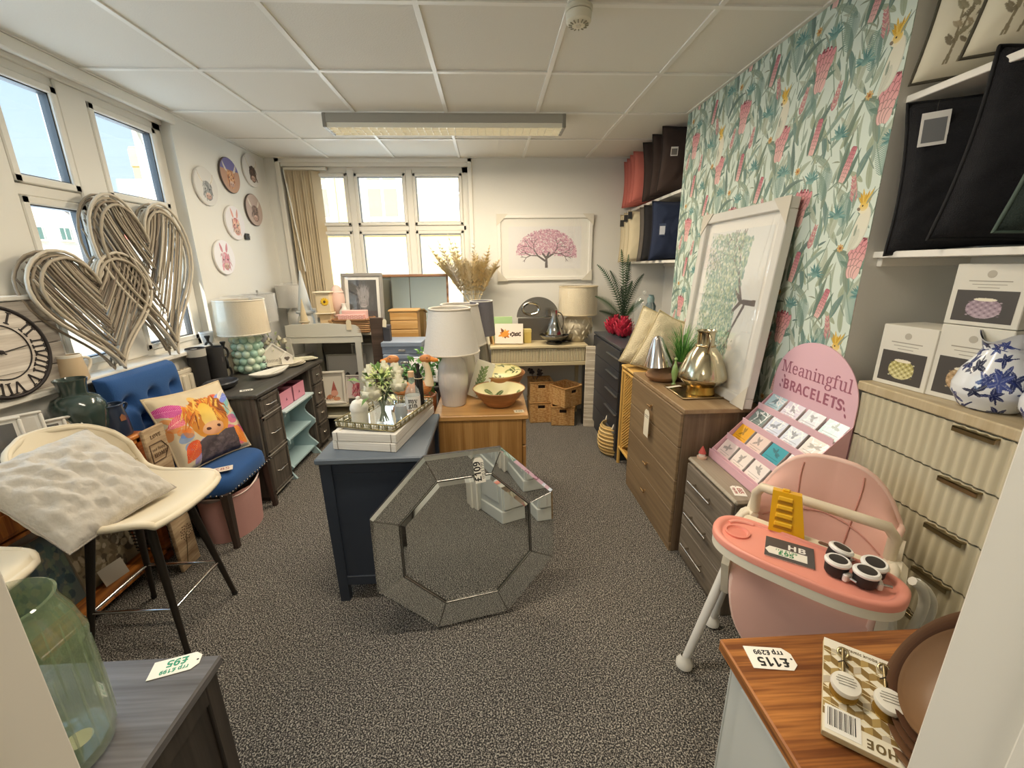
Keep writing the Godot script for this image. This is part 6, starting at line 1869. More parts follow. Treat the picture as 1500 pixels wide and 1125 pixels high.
	for i in 7:
		var x := bot.r.randf_range(30, 220)
		bot.line(x, 230, x + bot.r.randf_range(-30, 30), 60, 2, 1, K("#8a8067"))
		for j in 14:
			var y := 60 + j * 11
			bot.leaf(x, y, bot.r.randf_range(12, 24), 5, -PI / 2 + (-1 if j % 2 else 1) * 0.8, Color(["#8f866b", "#7a705a", "#a5967a"][j % 3]))
	bot.scatter(150, 110, 16, 26, 40, 4, ["#b07a52", "#9a5f3f", "#c79a6c"], 0.8)
	bot.scatter(80, 60, 26, 12, 40, 3, ["#6f6856", "#8a826b"], 0.8)
	var bm := tex(bot.im, 0.9)
	for i in 3:
		soft("cushion", "cream cushion embroidered with wild flowers on the upper near shelf, " + ["farthest from the doorway", "in the middle", "nearest the doorway"][i], 0.45, 0.46, 0.16, xf(1.555, 2.275, -1.35 + i * 0.155, -30, 0, [-4, -6, -6][i]), bm, mat("#4b4638", 0.8), "embroidered cushions on the upper near shelf", i + 3, 0.6)
	var bl := cloth("#121217", 22, 0.4, 0.25)
	for i in 2:
		var c := soft("cushion", "black cushion on the lower near shelf, " + ["with a framed white tag", "partly hiding the tagged one"][i], [0.47, 0.46][i], [0.47, 0.5][i], 0.16, xf([1.575, 1.575][i], [1.79, 1.81][i], [-1.355, -1.18][i], [-30, -26][i], 0, [3, -6][i]), bl, mat("#0d0d10", 0.8), "black cushions on the lower near shelf", i + 41, 0.9)
		if i == 0: hang_tag(c, -0.175, 0.185, 0.058, 0.068, 0.095, "#edebe6", "#77797c")
	soft("cushion", "dark green piped cushion at the doorway end of the lower near shelf", 0.46, 0.48, 0.15, xf(1.575, 1.80, -1.0, -26, 0, -8), cloth("#1d2a24", 18, 0.3, 0.4), mat("#46564c", 0.7), "", 44)

func console() -> void:
	var cw := wood("console", "#b8a882", "#d8caa6", 0.5, 1.2, 0.6, 1.0, 2.4)
	var o := thing("console_table", "cream console table with two fluted drawers under the blossom picture", "console table", Vector3(0.445, 0, -3.87))
	put("top", mb().bx(-0.465, 0.465, 0.775, 0.80, -0.4, 0.012, 0.004), cw, o)
	put("carcass", mb().bx(-0.455, 0.455, 0.615, 0.775, -0.39, -0.012, 0.003), cw, o)
	put("rail", mb().bx(-0.455, 0.455, 0.605, 0.64, -0.012, 0.004, 0.003), cw, o)
	for q in [[-0.44, -0.012], [0.44, -0.012], [-0.44, -0.37], [0.44, -0.37]]:
		put("leg", mb().bar(Vector3(q[0], 0.61, q[1] - 0.01), Vector3(q[0], 0, q[1] - 0.01), 0.035, 0.035, 0.026, 0.026), mat("#2b2926", 0.5) if q[1] > -0.1 else cw, o)
	for k in 2:
		var x0 := -0.44 + k * 0.44
		var d := put("drawer", mb().bx(x0, x0 + 0.436, 0.642, 0.772, -0.012, -0.006, 0.001), mat("#6e6044", 0.7), o)
		for i in 29:
			put("flute", mb().at(x0 + 0.009 + i * 0.015, 0.645, -0.006).lathe([0.0055, 0, 0.0055, 0.124], 8), mat("#dacdab", 0.5), d)
		put("finger_pull", mb().bx(x0 + 0.16, x0 + 0.28, 0.757, 0.776, -0.004, 0.002, 0.004), mat("#9a8a64", 0.6), d)
	# woven baskets
	var wv := Ink.new(128, 128, "#c09257", 9)
	for y in 16:
		for x in 8:
			wv.ell(x * 16 + (y % 2) * 8 + 4, y * 8 + 4, 9, 3.6, wv.r.randf_range(-0.25, 0.25), Color(["#d9ad6c", "#e3bd82", "#c4935a", "#b9854a"][wv.r.randi() % 4]))
			wv.line(x * 16 + (y % 2) * 8 - 4, y * 8, x * 16 + (y % 2) * 8 - 4, y * 8 + 8, 1.4, 1.4, K("#8a5d30"))
	var wm := tex(wv.im, 0.8, Vector3(9, 9, 1))
	wm.heightmap_enabled = true
	wm.heightmap_texture = wm.albedo_texture
	wm.heightmap_scale = 0.4
	for i in 4:
		var b := thing("basket", ["lower left woven basket under the cream console", "upper left woven basket stacked under the cream console", "lower right woven basket under the cream console", "open woven basket turned askew on top of the right stack"][i], "basket", [Vector3(0.475, 0, -4.05), Vector3(0.475, 0.217, -4.05), Vector3(0.69, 0, -3.945), Vector3(0.715, 0.2, -3.94)][i], [2, 2, -6, 34][i], "square woven baskets under the console")
		var w: float = [0.115, 0.115, 0.112, 0.125][i]
		var h: float = [0.212, 0.205, 0.195, 0.195][i]
		var t := 0.012
		var hx := 0.035
		var m := mb()
		m.bx(-w, w, 0, 0.012, -w, w, 0.003)
		m.bx(-w, -w + t, 0, h, -w, w, 0.005); m.bx(w - t, w, 0, h, -w, w, 0.005); m.bx(-w, w, 0, h, -w, -w + t, 0.005)
		m.bx(-w, w, 0, h - 0.062, w - t, w, 0.003); m.bx(-w, w, h - 0.028, h, w - t, w, 0.003); m.bx(-w, -hx, h - 0.064, h - 0.026, w - t, w, 0.002); m.bx(hx, w, h - 0.064, h - 0.026, w - t, w, 0.002)
		put("body", m, wm, b)
		put("rim", mb().tube([Vector3(-w, h, -w), Vector3(w, h, -w), Vector3(w, h, w), Vector3(-w, h, w)], 0.007, 6, true), mat("#b98a50", 0.8), b)
		put("handle_hole", mb().bx(-hx, hx, h - 0.062, h - 0.028, w - t - 0.004, w - t - 0.002, 0), mat("#2b1c10", 0.9), b)
	var df := thing("dried_flowers", "dark dried flower bunch lying on the left basket stack", "flowers", Vector3(0.42, 0.424, -4.06))
	var r := RandomNumberGenerator.new()
	r.seed = 4
	for i in 6:
		var q := Vector3(r.randf_range(-0.06, 0.07), r.randf_range(0.04, 0.12), r.randf_range(-0.04, 0.05))
		var m := mb()
		for j in 9: m.ball(q + Vector3(cos(j * 0.7) * 0.017, sin(j * 2.3) * 0.01, sin(j * 0.7) * 0.017), 0.012, 0.009, 0.012, 8, 5)
		m.tube([q, Vector3(q.x * 0.3, 0.0, q.z * 0.3)], 0.002, 4)
		put("bloom", m, mat("#3a3030", 0.8), df)
	# weathered plank
	solo("plank", mb().bx(-0.065, 0.065, 0, 0.80, -0.015, 0.015, 0.005), wood("weathered", "#a3937b", "#e0d6c2", 0.8, 1.0, 1.2, 2.0, 3.0), "whitewashed weathered wooden plank leaning at the console's right end", "plank", Vector3(0.94, 0, -3.80), -12)
	# on the console
	var ink := Ink.new(128, 96, "#e9d9c9", 3)
	for i in 9: ink.leaf(44, 50, ink.r.randf_range(16, 34), 12, i * TAU / 9, Color(["#d98a2b", "#b5661f", "#6b3a22", "#e2a94a"][i % 4]))
	ink.ell(44, 50, 13, 13, 0, K("#d9902f"))
	for i in 14: ink.ell(72 + (i % 7) * 7, 46 + (i / 7) * 10 + ink.r.randf_range(-3, 3), 3.5, 4.5, 0.4, K("#3f2d22"))
	var cv := thing("canvas", "small canvas of an orange flower and spotted fur leaning on the console", "picture")
	cv.transform = xf(0.165, 0.803, -3.99, -6, -14, 0)
	put("print", mb().quad(Vector3(-0.135, 0, 0.031), Vector3(0.135, 0, 0.031), Vector3(0.135, 0.19, 0.031), Vector3(-0.135, 0.19, 0.031)), tex(ink.im, 0.7), cv)
	put("frame", mb().bx(-0.135, 0.135, 0, 0.19, 0, 0.03, 0.002), mat("#d8c7ad", 0.7), cv)
	for i in 3:
		var bk := thing("book", ["pale green book leaning behind the flower canvas on the console", "tan book standing left of the flower canvas", "cream book at the left end of the console"][i], "book")
		bk.transform = [xf(0.10, 0.803, -4.09, 0, -14, 0), xf(0.012, 0.803, -3.99, 12, 0, 9), xf(-0.03 + 0.0, 0.803, -3.98, 8, 0, 6)][i]
		var w: float = [0.21, 0.016, 0.02][i]
		var h: float = [0.25, 0.15, 0.13][i]
		put("cover", mb().bx(-w / 2, w / 2, 0, h, -0.012 if i == 0 else -0.1, 0.012 if i == 0 else 0.03, 0.002), mat(["#9dbb84", "#c9a36c", "#e3d9bd"][i], 0.6), bk)
		put("pages", mb().bx(-w / 2 + 0.003, w / 2 - 0.003, h, h + 0.002, -0.008 if i == 0 else -0.096, 0.008 if i == 0 else 0.026, 0), mat("#efe9da", 0.8), bk)
	var sil := rough_paint("#9d9a95", 0.18, 5.0, 0.05, 1.0)
	var hm := thing("half_moon_dish", "pewter half moon dish with an oval hollow behind the console's pewter vase", "dish", Vector3(0.465, 0.80, -4.20))
	var hp := arc(0, 0, 0.212, 0, 180, 28)
	for i in hp.size(): hp[i].y = hp[i].y * 0.93
	put("plate", mb().at(0, 0.232, 0, 0, -0.06).prism(hp, 0.022), sil, hm)
	put("hollow", mb().at(-0.07, 0.315, 0.024, 0, PI / 2 - 0.06, 0).lathe([0.095, -0.004, 0.09, 0.006, 0.085, 0.007, 0.078, -0.002, 0.05, -0.012, 0, -0.014], 30, 0, 0, 1.0, 0.72), mat("#c9c5be", 0.1, 1.0), hm)
	put("stand", mb().bx(-0.2, 0.2, 0.0, 0.225, 0.0, 0.03, 0.004), mat("#77736d", 0.35, 0.8), hm)
	var pw := mat("#8f8d89", 0.2, 1.0)
	for i in 2:
		var d := thing("pewter_bowl", ["wide low pewter bowl at the front of the console", "second pewter bowl set behind the front one on the console"][i], "bowl", [Vector3(0.60, 0.8005, -3.97), Vector3(0.735, 0.8005, -4.07)][i])
		put("body", mb().lathe([0, 0.0, 0.07, 0.0, 0.072, 0.015, 0.06, 0.022, 0.12, 0.06, 0.142, 0.085, 0.14, 0.09, 0.118, 0.066, 0.05, 0.035, 0, 0.03] if i == 0 else [0, 0.0, 0.05, 0.0, 0.052, 0.02, 0.09, 0.06, 0.1, 0.09, 0.096, 0.092, 0.07, 0.05, 0, 0.03], 40), pw, d)
		put("foot_ring", mb().lathe([0.068, 0.0, 0.076, 0.004, 0.076, 0.012, 0.07, 0.016] if i == 0 else [0.05, 0, 0.056, 0.004, 0.054, 0.012], 36), mat("#6f6d69", 0.3, 1.0), d)
	var fv := thing("pewter_vase", "tall hammered pewter bottle vase standing in the console's front bowl", "vase", Vector3(0.60, 0.832, -3.97))
	put("body", mb().lathe([0, 0.0, 0.05, 0.0, 0.085, 0.03, 0.09, 0.07, 0.06, 0.14, 0.03, 0.22, 0.034, 0.29, 0.028, 0.29, 0.022, 0.22, 0.05, 0.14, 0, 0.05], 36, 8, 0.06), mat("#b3afa8", 0.12, 1.0), fv)
	put("handle", mb().tube(bez(Vector3(0.033, 0.27, 0), Vector3(0.11, 0.25, 0), Vector3(0.075, 0.1, 0), 10), 0.006, 8), mat("#b3afa8", 0.15, 1.0), fv)
	var yb := thing("tea_box", "small yellow box half hidden beside the flower canvas", "box", Vector3(0.345, 0.8005, -4.05), 8)
	put("body", mb().bx(-0.035, 0.035, 0, 0.13, -0.03, 0.03, 0.002), mat("#cfb765", 0.6), yb)
	put("lid", mb().bx(-0.037, 0.037, 0.105, 0.135, -0.032, 0.032, 0.002), mat("#dcc87e", 0.6), yb)
	# cable knit lamp
	var l := thing("table_lamp", "cream table lamp with leaf embossed round base on the console's right end", "lamp", Vector3(0.845, 0.8005, -4.09))
	var eb := rough_paint("#d5c9ad", 0.5, 14.0, 0.6)
	put("base", mb().lathe([0, 0.0, 0.07, 0.0, 0.078, 0.01, 0.11, 0.06, 0.145, 0.13, 0.148, 0.17, 0.125, 0.22, 0.07, 0.255, 0.045, 0.262, 0.04, 0.28, 0, 0.28], 40), eb, l)
	var lf := mb()
	for rw in 4:
		for i in 12:
			var a := TAU * (i + 0.5 * (rw % 2)) / 12
			var rr: float = [0.105, 0.138, 0.148, 0.132][rw]
			var y: float = [0.055, 0.105, 0.16, 0.205][rw]
			lf.at(cos(a) * rr, y, sin(a) * rr, -a + PI / 2, 0.0, 0.5 if i % 2 else -0.5).ball(Vector3.ZERO, 0.012, 0.03, 0.008, 8, 5)
	put("leaves", lf, mat("#ddd2b8", 0.5), l)
	put("shade", mb().lathe([0.187, 0.265, 0.187, 0.268, 0.183, 0.53, 0.180, 0.53, 0.184, 0.265], 44), cloth("#ded1b3", 6, 0.3, 0.1, 0.35), l)
	put("shade_trim", mb().at(0, 0.268, 0).tube(ring3(0.188, 40), 0.005, 6, true).at(0, 0.53, 0).tube(ring3(0.184, 40), 0.005, 6, true), mat("#d3c3a0", 0.7), l)
	put("wrap", mb().lathe([0.192, 0.255, 0.1915, 0.4, 0.188, 0.545, 0.12, 0.56, 0.05, 0.555], 44, 14, 0.012), glass("#ffffff", 0.04, 0.12), l)
	put("stem", mb().tube([Vector3(0, 0.28, 0), Vector3(0, 0.5, 0)], 0.008, 8), mat("#b9ad95", 0.4, 0.6), l)

func frond(b: MB, root: Vector3, mid: Vector3, tip: Vector3, n: int, l: float) -> void:
	var p := bez(root, mid, tip, n)
	b.tube(p, 0.0025, 4)
	for i in range(3, n + 1):
		var d: Vector3 = (p[i] - p[i - 1]).normalized()
		var s := d.cross(Vector3(0.3, 0.2, 1).normalized()).normalized()
		var ll := l * sin(PI * (0.12 + 0.83 * i / n))
		for k in [-1.0, 1.0]:
			var e: Vector3 = p[i] + s * k * ll + d * ll * 0.55
			var w := d * 0.006
			b.tri(p[i] - w, p[i] + w, e); b.tri(p[i] + w, p[i] - w, e + Vector3(0, -0.001, 0.001))

func fern_and_chest() -> void:
	var o := thing("potted_fern", "dark green sword fern in a small white pot on the dark chest", "plant", Vector3(1.17, 0.9255, -3.68))
	put("pot", mb().lathe([0, 0, 0.05, 0.0, 0.062, 0.10, 0.066, 0.12, 0.058, 0.12, 0.05, 0.1, 0, 0.1], 24), mat("#e6e1d6", 0.4), o)
	put("soil", mb().at(0, 0.102, 0).lathe([0, 0.004, 0.05, 0.0], 20), mat("#3b2d22", 0.9), o)
	var tips := [[-0.25, 0.60, 0.0], [-0.27, 0.34, 0.06], [0.12, 0.52, 0.1], [-0.10, 0.16, 0.2], [-0.05, 0.72, 0.0], [-0.24, 0.22, 0.1], [0.06, 0.46, 0.0], [0.15, 0.30, 0.05], [-0.08, 0.42, 0.15], [-0.16, 0.55, 0.08], [0.03, 0.68, -0.05], [0.0, 0.62, 0.1]]
	for i in tips.size():
		var t := Vector3(tips[i][0], tips[i][1], tips[i][2])
		var b := mb()
		frond(b, Vector3(0, 0.1, 0), Vector3(t.x * 0.35, 0.1 + (t.y - 0.1) * 0.75, t.z * 0.4), t, 26, 0.045)
		put("frond", b, mat(["#3c5a3a", "#4a6a44", "#2f4a32"][i % 3], 0.55), o)
	var r := RandomNumberGenerator.new()
	r.seed = 3
	for k in 2:
		var a := thing("artichoke", ["crimson artichoke ornament left of the fern pot on the dark chest", "crimson artichoke ornament before the fern pot, nearer the pillows"][k], "ornament", [Vector3(1.09, 0.9255, -3.66), Vector3(1.125, 0.9255, -3.50)][k], 0, "crimson artichokes")
		put("core", mb().ball(Vector3(0, 0.075, 0), 0.055, 0.075, 0.055), mat("#7d1626", 0.5), a)
		for rw in 6:
			for i in 9:
				var an := TAU * (i + 0.5 * (rw % 2)) / 9
				var y: float = 0.02 + rw * 0.022
				var rr: float = [0.045, 0.062, 0.066, 0.058, 0.042, 0.022][rw]
				put("petal", mb().at(cos(an) * rr, y, sin(an) * rr, -an + PI / 2, 0.35 - rw * 0.1).grid(func(u: float, w: float) -> Vector3:
					var hw := 0.022 * sin(PI * clampf(w * 0.85 + 0.12, 0, 1))
					return Vector3((u - 0.5) * 2 * hw, w * 0.052, 0.012 * w * w + 0.01 * (1.0 - pow(u * 2 - 1, 2))), 4, 5), mat(["#b3203a", "#c52f48", "#9c1a31"][(i + rw) % 3], 0.45), a)
	var tv := thing("striped_vase", "small teal striped vase at the wall end of the dark chest", "vase", Vector3(1.31, 0.9255, -3.42))
	for i in 6:
		put("band", mb().at(0, i * 0.06, 0).lathe([0.035 + 0.02 * sin(i * 0.7), 0.0, 0.045 + 0.022 * sin(i * 0.7 + 0.4), 0.03, 0.035 + 0.02 * sin(i * 0.7 + 0.7), 0.06, 0.03, 0.06], 20), mat(["#3f5a62", "#86a3a5"][i % 2], 0.3), tv)
	var gc := thing("glass_cloche", "clear glass cloche on the dark chest behind the pillows", "cloche", Vector3(1.2, 0.9255, -3.28))
	put("dome", mb().lathe([0.075, 0.012, 0.075, 0.28, 0.06, 0.34, 0.03, 0.37, 0.0, 0.375], 28), glass("#eef6f2", 0.07), gc)
	put("knob", mb().ball(Vector3(0, 0.39, 0), 0.014, 0.016, 0.014), glass("#eef6f2", 0.15), gc)
	put("base", mb().lathe([0, 0, 0.085, 0.0, 0.085, 0.012, 0, 0.012], 28), mat("#7a6a55", 0.5), gc)
	# straw basket
	var st := thing("straw_basket", "round straw basket with two loop handles on the floor beside the dark chest", "basket", Vector3(1.0, 0, -3.2))
	var sw := rough_paint("#d9bb7e", 0.8, 12.0, 0.8)
	put("body", mb().lathe([0, 0.0, 0.09, 0.0, 0.12, 0.06, 0.128, 0.14, 0.115, 0.23, 0.108, 0.26, 0.1, 0.26, 0.118, 0.14, 0.08, 0.012, 0, 0.01], 30), sw, st)
	for i in 8:
		put("coil", mb().at(0, 0.025 + i * 0.03, 0).tube(ring3([0.108, 0.121, 0.128, 0.131, 0.13, 0.126, 0.119, 0.113][i], 28), 0.008, 5, true), mat(["#dcbf85", "#c9a768"][i % 2], 0.8), st)
	for s in [-1, 1]:
		put("handle", mb().tube(bez(Vector3(-0.05, 0.25, s * 0.1), Vector3(0, 0.42, s * 0.115), Vector3(0.05, 0.25, s * 0.1), 12), 0.007, 6), mat("#e6dccb", 0.7), st)
	# pillows on the rattan cabinet
	var cr := cloth("#e0d2ae", 7, 0.9, 0.3)
	soft("pillow", "cream cable knit pillow slumped over the slatted bamboo cabinet", 0.36, 0.42, 0.2, Transform3D(Basis.from_euler(Vector3(0, deg_to_rad(-14), 0)) * Basis.from_euler(Vector3(0, 0, deg_to_rad(-20))), Vector3(1.150, 0.99, -2.86)), cr, mat("#cbbb92", 0.8), "cream knitted pillows", 51, 0.6)
	soft("pillow", "second cream knit pillow standing behind the grass plant", 0.3, 0.4, 0.13, Transform3D(Basis.from_euler(Vector3(0, deg_to_rad(-12), 0)) * Basis.from_euler(Vector3(0, 0, deg_to_rad(-24))), Vector3(1.165, 0.99, -2.72)), cr, mat("#cbbb92", 0.8), "cream knitted pillows", 52, 0.6)

# ---------------------------------------------------------------- left side: small things
func heart(label: String, zc: float, y0: float, hw: float, hh: float, seed_: int) -> void:
	# stands on its tip on the sill and leans on the window; its face looks to +x
	var o := thing("willow_heart", label, "wall heart", Vector3(-2.0, y0, zc), 90, "woven willow hearts")
	o.rotation.x = -0.05
	var r := RandomNumberGenerator.new()
	r.seed = seed_
	var q := func(t: float, s: float) -> Vector2:
		var a := t * TAU
		return Vector2(16.0 * pow(sin(a), 3.0) / 16.0 * hw * s, ((13.0 * cos(a) - 5.0 * cos(2 * a) - 2.0 * cos(3 * a) - cos(4 * a)) * s + 17.0) / 29.0 * hh)
	var tw := [mat("#b5a995", 0.75), mat("#9c8f7d", 0.8), mat("#cfc5b3", 0.7), mat("#85786a", 0.8)]
	for j in 7:
		var s := 1.0 - (j % 4) * 0.045
		var z := [0.03, 0.012, -0.006, 0.04, -0.024, -0.04, 0.02][j] as float
		var p := []
		for i in 56:
			var v: Vector2 = q.call(i / 56.0, s)
			p.append(Vector3(v.x + r.randf_range(-0.0015, 0.0015), v.y + (1.0 - s) * hh * 0.0 + r.randf_range(-0.0015, 0.0015), z))
		put("hoop", mb().tube(p, 0.0075 if j < 4 else 0.006, 7, true), tw[[2, 0, 2, 0, 1, 3, 1][j]], o)
	# chevrons of twigs that follow the lower sides
	var top := func(x: float) -> float:
		var best := 0.0
		for i in 60:
			var v: Vector2 = q.call(i / 120.0 * 1.0, 0.93)
			if absf(v.x - absf(x)) < 0.02 * hw + 0.006: best = maxf(best, v.y)
		return best
	for sd in [-1.0, 1.0]:
		for i in 104:
			var x: float = (0.03 + 0.9 * i / 103.0) * hw
			var yt: float = top.call(x) - r.randf_range(0.005, 0.03)
			var slope := hh * 0.78 / hw
			var ye: float = maxf(yt - x * slope * 1.04, 0.02 + 0.012 * (i % 5))
			var xe: float = maxf(0.0, x - (yt - ye) / slope / 1.04) 
			if r.randf() < 0.18: 
				var f := r.randf_range(0.2, 0.6)
				xe = lerpf(xe, x, f); ye = lerpf(ye, yt, f)
			if yt - ye < 0.03: continue
			var z := r.randf_range(-0.035, 0.035)
			var a := Vector3(sd * x, yt, z)
			var c := Vector3(sd * xe, ye, z + r.randf_range(-0.006, 0.006))
			var m := a.lerp(c, 0.45) + Vector3(sd * 0.022 * hw / 0.33, 0.0, r.randf_range(-0.005, 0.005))
			put("twig", mb().tube(bez(a, m, c, 6), [0.004, 0.0046, 0.005, 0.0052, 0.005, 0.0046, 0.004], 5), tw[r.randi() % 4], o)

func animal_ink(kind: int) -> Ink:
	var k := Ink.new(128, 128, ["#d7d3cc", "#b98f74", "#ddd8d2", "#e4dfe0", "#b9a294", "#e6e3e6"][kind], kind + 2)
	var fur: Array = [["#8f8f8c", "#6d6e6c", "#b9b8b2"], ["#a8633a", "#d39a66", "#7d4526", "#e2b78a"], ["#4a342a", "#6d4f3f", "#33241e"], ["#b9656a", "#dba08f", "#8f7f7a", "#e7c3a6"], ["#6d5548", "#94796a", "#4b3a35"], ["#d98f9a", "#b86f7c", "#c9b8bb"]][kind]
	if kind == 1: k.rect(0, 0, 128, 44, K("#6f6a9e"))
	k.ell(66, 78, 24, 34, 0, K(fur[0]), K(fur[1]))
	for i in 90: k.leaf(66 + k.r.randf_range(-24, 24), k.r.randf_range(46, 90), k.r.randf_range(12, 30), 4, PI / 2 + k.r.randf_range(-0.6, 0.6), Color(fur[k.r.randi() % fur.size()]))
	if kind in [0, 1, 2, 4]:
		for s in [-1, 1]: k.leaf(66 + s * 20, 52, 44, 9, -PI / 2 + s * 1.0, K("#e8dfcf"), K("#9a8b76"), -s * 0.9)
	else:
		for s in [-1, 1]: k.leaf(66 + s * 12, 46, 38, 12, -PI / 2 + s * 0.3, K(fur[1]), K(fur[0]))
	k.ell(66, 96, 16, 12, 0, K("#d8b9a6"), K("#a98474"))
	for s in [-1, 1]:
		k.ell(66 + s * 7, 96, 2.6, 2, 0, K("#3a2c2a")); k.ell(66 + s * 13, 72, 3, 3, 0, K("#2a2220"))
	return k

func small_left() -> void:
	heart("smaller whitewashed willow twig heart on the sill, left of and below the larger heart", -2.285, 1.018, 0.335, 0.60, 3)
	heart("larger whitewashed willow twig heart on the sill, nearest the far wall", -2.685, 1.018, 0.355, 0.90, 5)
	# crate and clock on the sill
	var cr := thing("crate", "whitewashed plank crate on the sill behind the round clock", "crate", Vector3(-2.07, 1.0125, -1.83))
	for i in 4:
		put("plank", mb().bx(-0.04, 0.03, i * 0.098, 0.095 + i * 0.098, -0.24, 0.3, 0.003), wood("washed", "#8d857c", "#c3bbb0", 0.8, 1.0, 0.9, 2.0, 3.0), cr)
	put("lid", mb().bx(-0.045, 0.04, 0.392, 0.412, -0.245, 0.305, 0.004), mat("#dcd8ce", 0.6), cr)
	var ck := thing("wall_clock", "round whitewashed clock with black iron rings and roman numerals on the sill", "clock", Vector3(-2.0, 1.208, -1.77), 90)
	ck.rotation.x = -0.09
	var face := wood("clock_face", "#b9ada0", "#e6ded2", 0.7, 1.0, 0.8, 2.0, 2.6)
	for i in 4:
		var yy := -0.18 + i * 0.09
		var pl := PackedVector2Array()
		for j in 9: pl.append(Vector2(sqrt(maxf(0.0, 0.0324 - pow(yy + j * 0.011, 2))), yy + j * 0.011))
		for j in range(8, -1, -1): pl.append(Vector2(-sqrt(maxf(0.0, 0.0324 - pow(yy + j * 0.011, 2))) - 0.0005, yy + j * 0.011))
		put("face_plank", mb().at(0, 0, -0.006).prism(pl, 0.01), face, ck)
	var iron := mat("#2b2422", 0.55, 0.3)
	put("outer_ring", mb().at(0, 0, 0.004, 0, PI / 2).tube(ring3(0.186, 56), 0.008, 8, true), iron, ck)
	put("inner_ring", mb().at(0, 0, 0.006, 0, PI / 2).tube(ring3(0.112, 44), 0.0028, 6, true), iron, ck)
	var nums := ["XII", "I", "II", "III", "IIII", "V", "VI", "VII", "VIII", "IX", "X", "XI"]
	for i in 12:
		var a := PI / 2 - i * TAU / 12
		words(nums[i], 0.066, iron, ck, Transform3D(Basis.from_euler(Vector3(0, 0, a - PI / 2)), Vector3(cos(a) * 0.148, sin(a) * 0.148, 0.006)), "numeral", "Droid Serif", false, false, 0.003)
	put("hand", mb().bar(Vector3(-0.03, -0.006, 0.01), Vector3(0.105, 0.012, 0.01), 0.004, 0.003), iron, ck)
	put("hand", mb().bar(Vector3(0.012, -0.012, 0.012), Vector3(-0.06, 0.062, 0.012), 0.006, 0.003), iron, ck)
	put("boss", mb().at(0, 0, 0.008, 0, PI / 2).lathe([0.009, 0, 0.008, 0.006, 0, 0.007], 16), iron, ck)
	# cream mug
	var mg := thing("mug", "large cream stoneware mug with a handle on the sill between clock and hearts", "mug", Vector3(-2.02, 1.0125, -2.06))
	put("body", mb().lathe([0, 0.0, 0.048, 0.0, 0.053, 0.006, 0.05, 0.06, 0.043, 0.125, 0.040, 0.128, 0.038, 0.124, 0.045, 0.02, 0, 0.012], 32), mat("#cdb592", 0.4), mg)
	put("rim", mb().at(0, 0.115, 0).lathe([0.0447, 0, 0.0436, 0.012, 0.0405, 0.014, 0.0375, 0.010], 32), mat("#ece5d6", 0.35), mg)
	put("handle", mb().tube(bez(Vector3(0.008, 0.105, -0.04), Vector3(0.02, 0.105, -0.125), Vector3(0.008, 0.02, -0.048), 12), 0.007, 8), mat("#e3dac8", 0.35), mg)
	# on the pine console
	var gv := thing("vase", "dark green glazed bottle vase on the pine console", "vase", Vector3(-1.925, 0.738, -1.935))
	put("body", mb().lathe([0, 0, 0.055, 0.0, 0.075, 0.02, 0.095, 0.09, 0.1, 0.15, 0.098, 0.19, 0.08, 0.225, 0.05, 0.24, 0.048, 0.25, 0.052, 0.29, 0.06, 0.312, 0.056, 0.314, 0.046, 0.29, 0.042, 0.24, 0, 0.2], 40), mat("#34443f", 0.18, 0.0, 0.8), gv)
	var jg := thing("jug", "small navy blue jug with a rust patch and ear handle at the console's end", "jug", Vector3(-1.865, 0.738, -2.02))
	put("body", mb().lathe([0, 0, 0.06, 0.0, 0.064, 0.01, 0.058, 0.08, 0.048, 0.14, 0.05, 0.158, 0.046, 0.16, 0.042, 0.14, 0, 0.1], 32), mat("#1f2c42", 0.3, 0.0, 0.5), jg)
	put("rim", mb().at(0, 0.158, 0).tube(ring3(0.049, 28), 0.004, 6, true), mat("#2f4058", 0.3), jg)
	put("handle", mb().tube(bez(Vector3(0.015, 0.15, -0.045), Vector3(0.03, 0.155, -0.09), Vector3(0.012, 0.11, -0.05), 10), 0.006, 8), mat("#1f2c42", 0.3), jg)
	put("emblem", mb().at(0.057, 0.095, 0.01, PI / 2 - 0.15, -0.1).prism(PackedVector2Array([Vector2(-0.013, -0.014), Vector2(0.013, -0.014), Vector2(0.013, 0.006), Vector2(0, 0.02), Vector2(-0.013, 0.006)]), 0.0025), mat("#8a5a3c", 0.5), jg)
	for i in 4:
		var im := Ink.new(64, 80, ["#2a2624", "#e0dcd2", "#241f1e", "#d9c69c"][i], i + 60)
		if i == 1:
			im.rect(0, 44, 64, 80, K("#a9a38f"))
			for j in 22: im.leaf(im.r.randf() * 64, im.r.randf_range(36, 78), im.r.randf_range(5, 14), 4, -PI / 2 + im.r.randf_range(-0.8, 0.8), Color(["#6f6d64", "#8f8c80", "#4c4a46"][j % 3]))
		elif i == 3: im.scatter(32, 45, 20, 24, 60, 4, ["#c9ac72", "#e3d6b8", "#b5955c"], 0.6)
		else: im.scatter(32, 45, 18, 26, 40, 4, ["#4a4340", "#3a3432", "#5c5450"], 0.6)
		var p := framed("standing_photo", ["standing photo frame nearest the doorway on the pine console, with a dark picture", "white framed landscape picture standing second on the pine console", "small white frame with a dark picture, third on the pine console", "pale yellow picture in a white frame beside the dark green vase"][i], 0.15, [0.24, 0.235, 0.18, 0.17][i], 0.012, 0.02, mat("#e3dfd6", 0.5), tex(im.im, 0.4), 0.012)
		p.transform = xf(-1.895, 0.738, [-1.575, -1.655, -1.735, -1.805][i], 52, -12, 0)
		p.set_meta("group", "frames on the pine console")
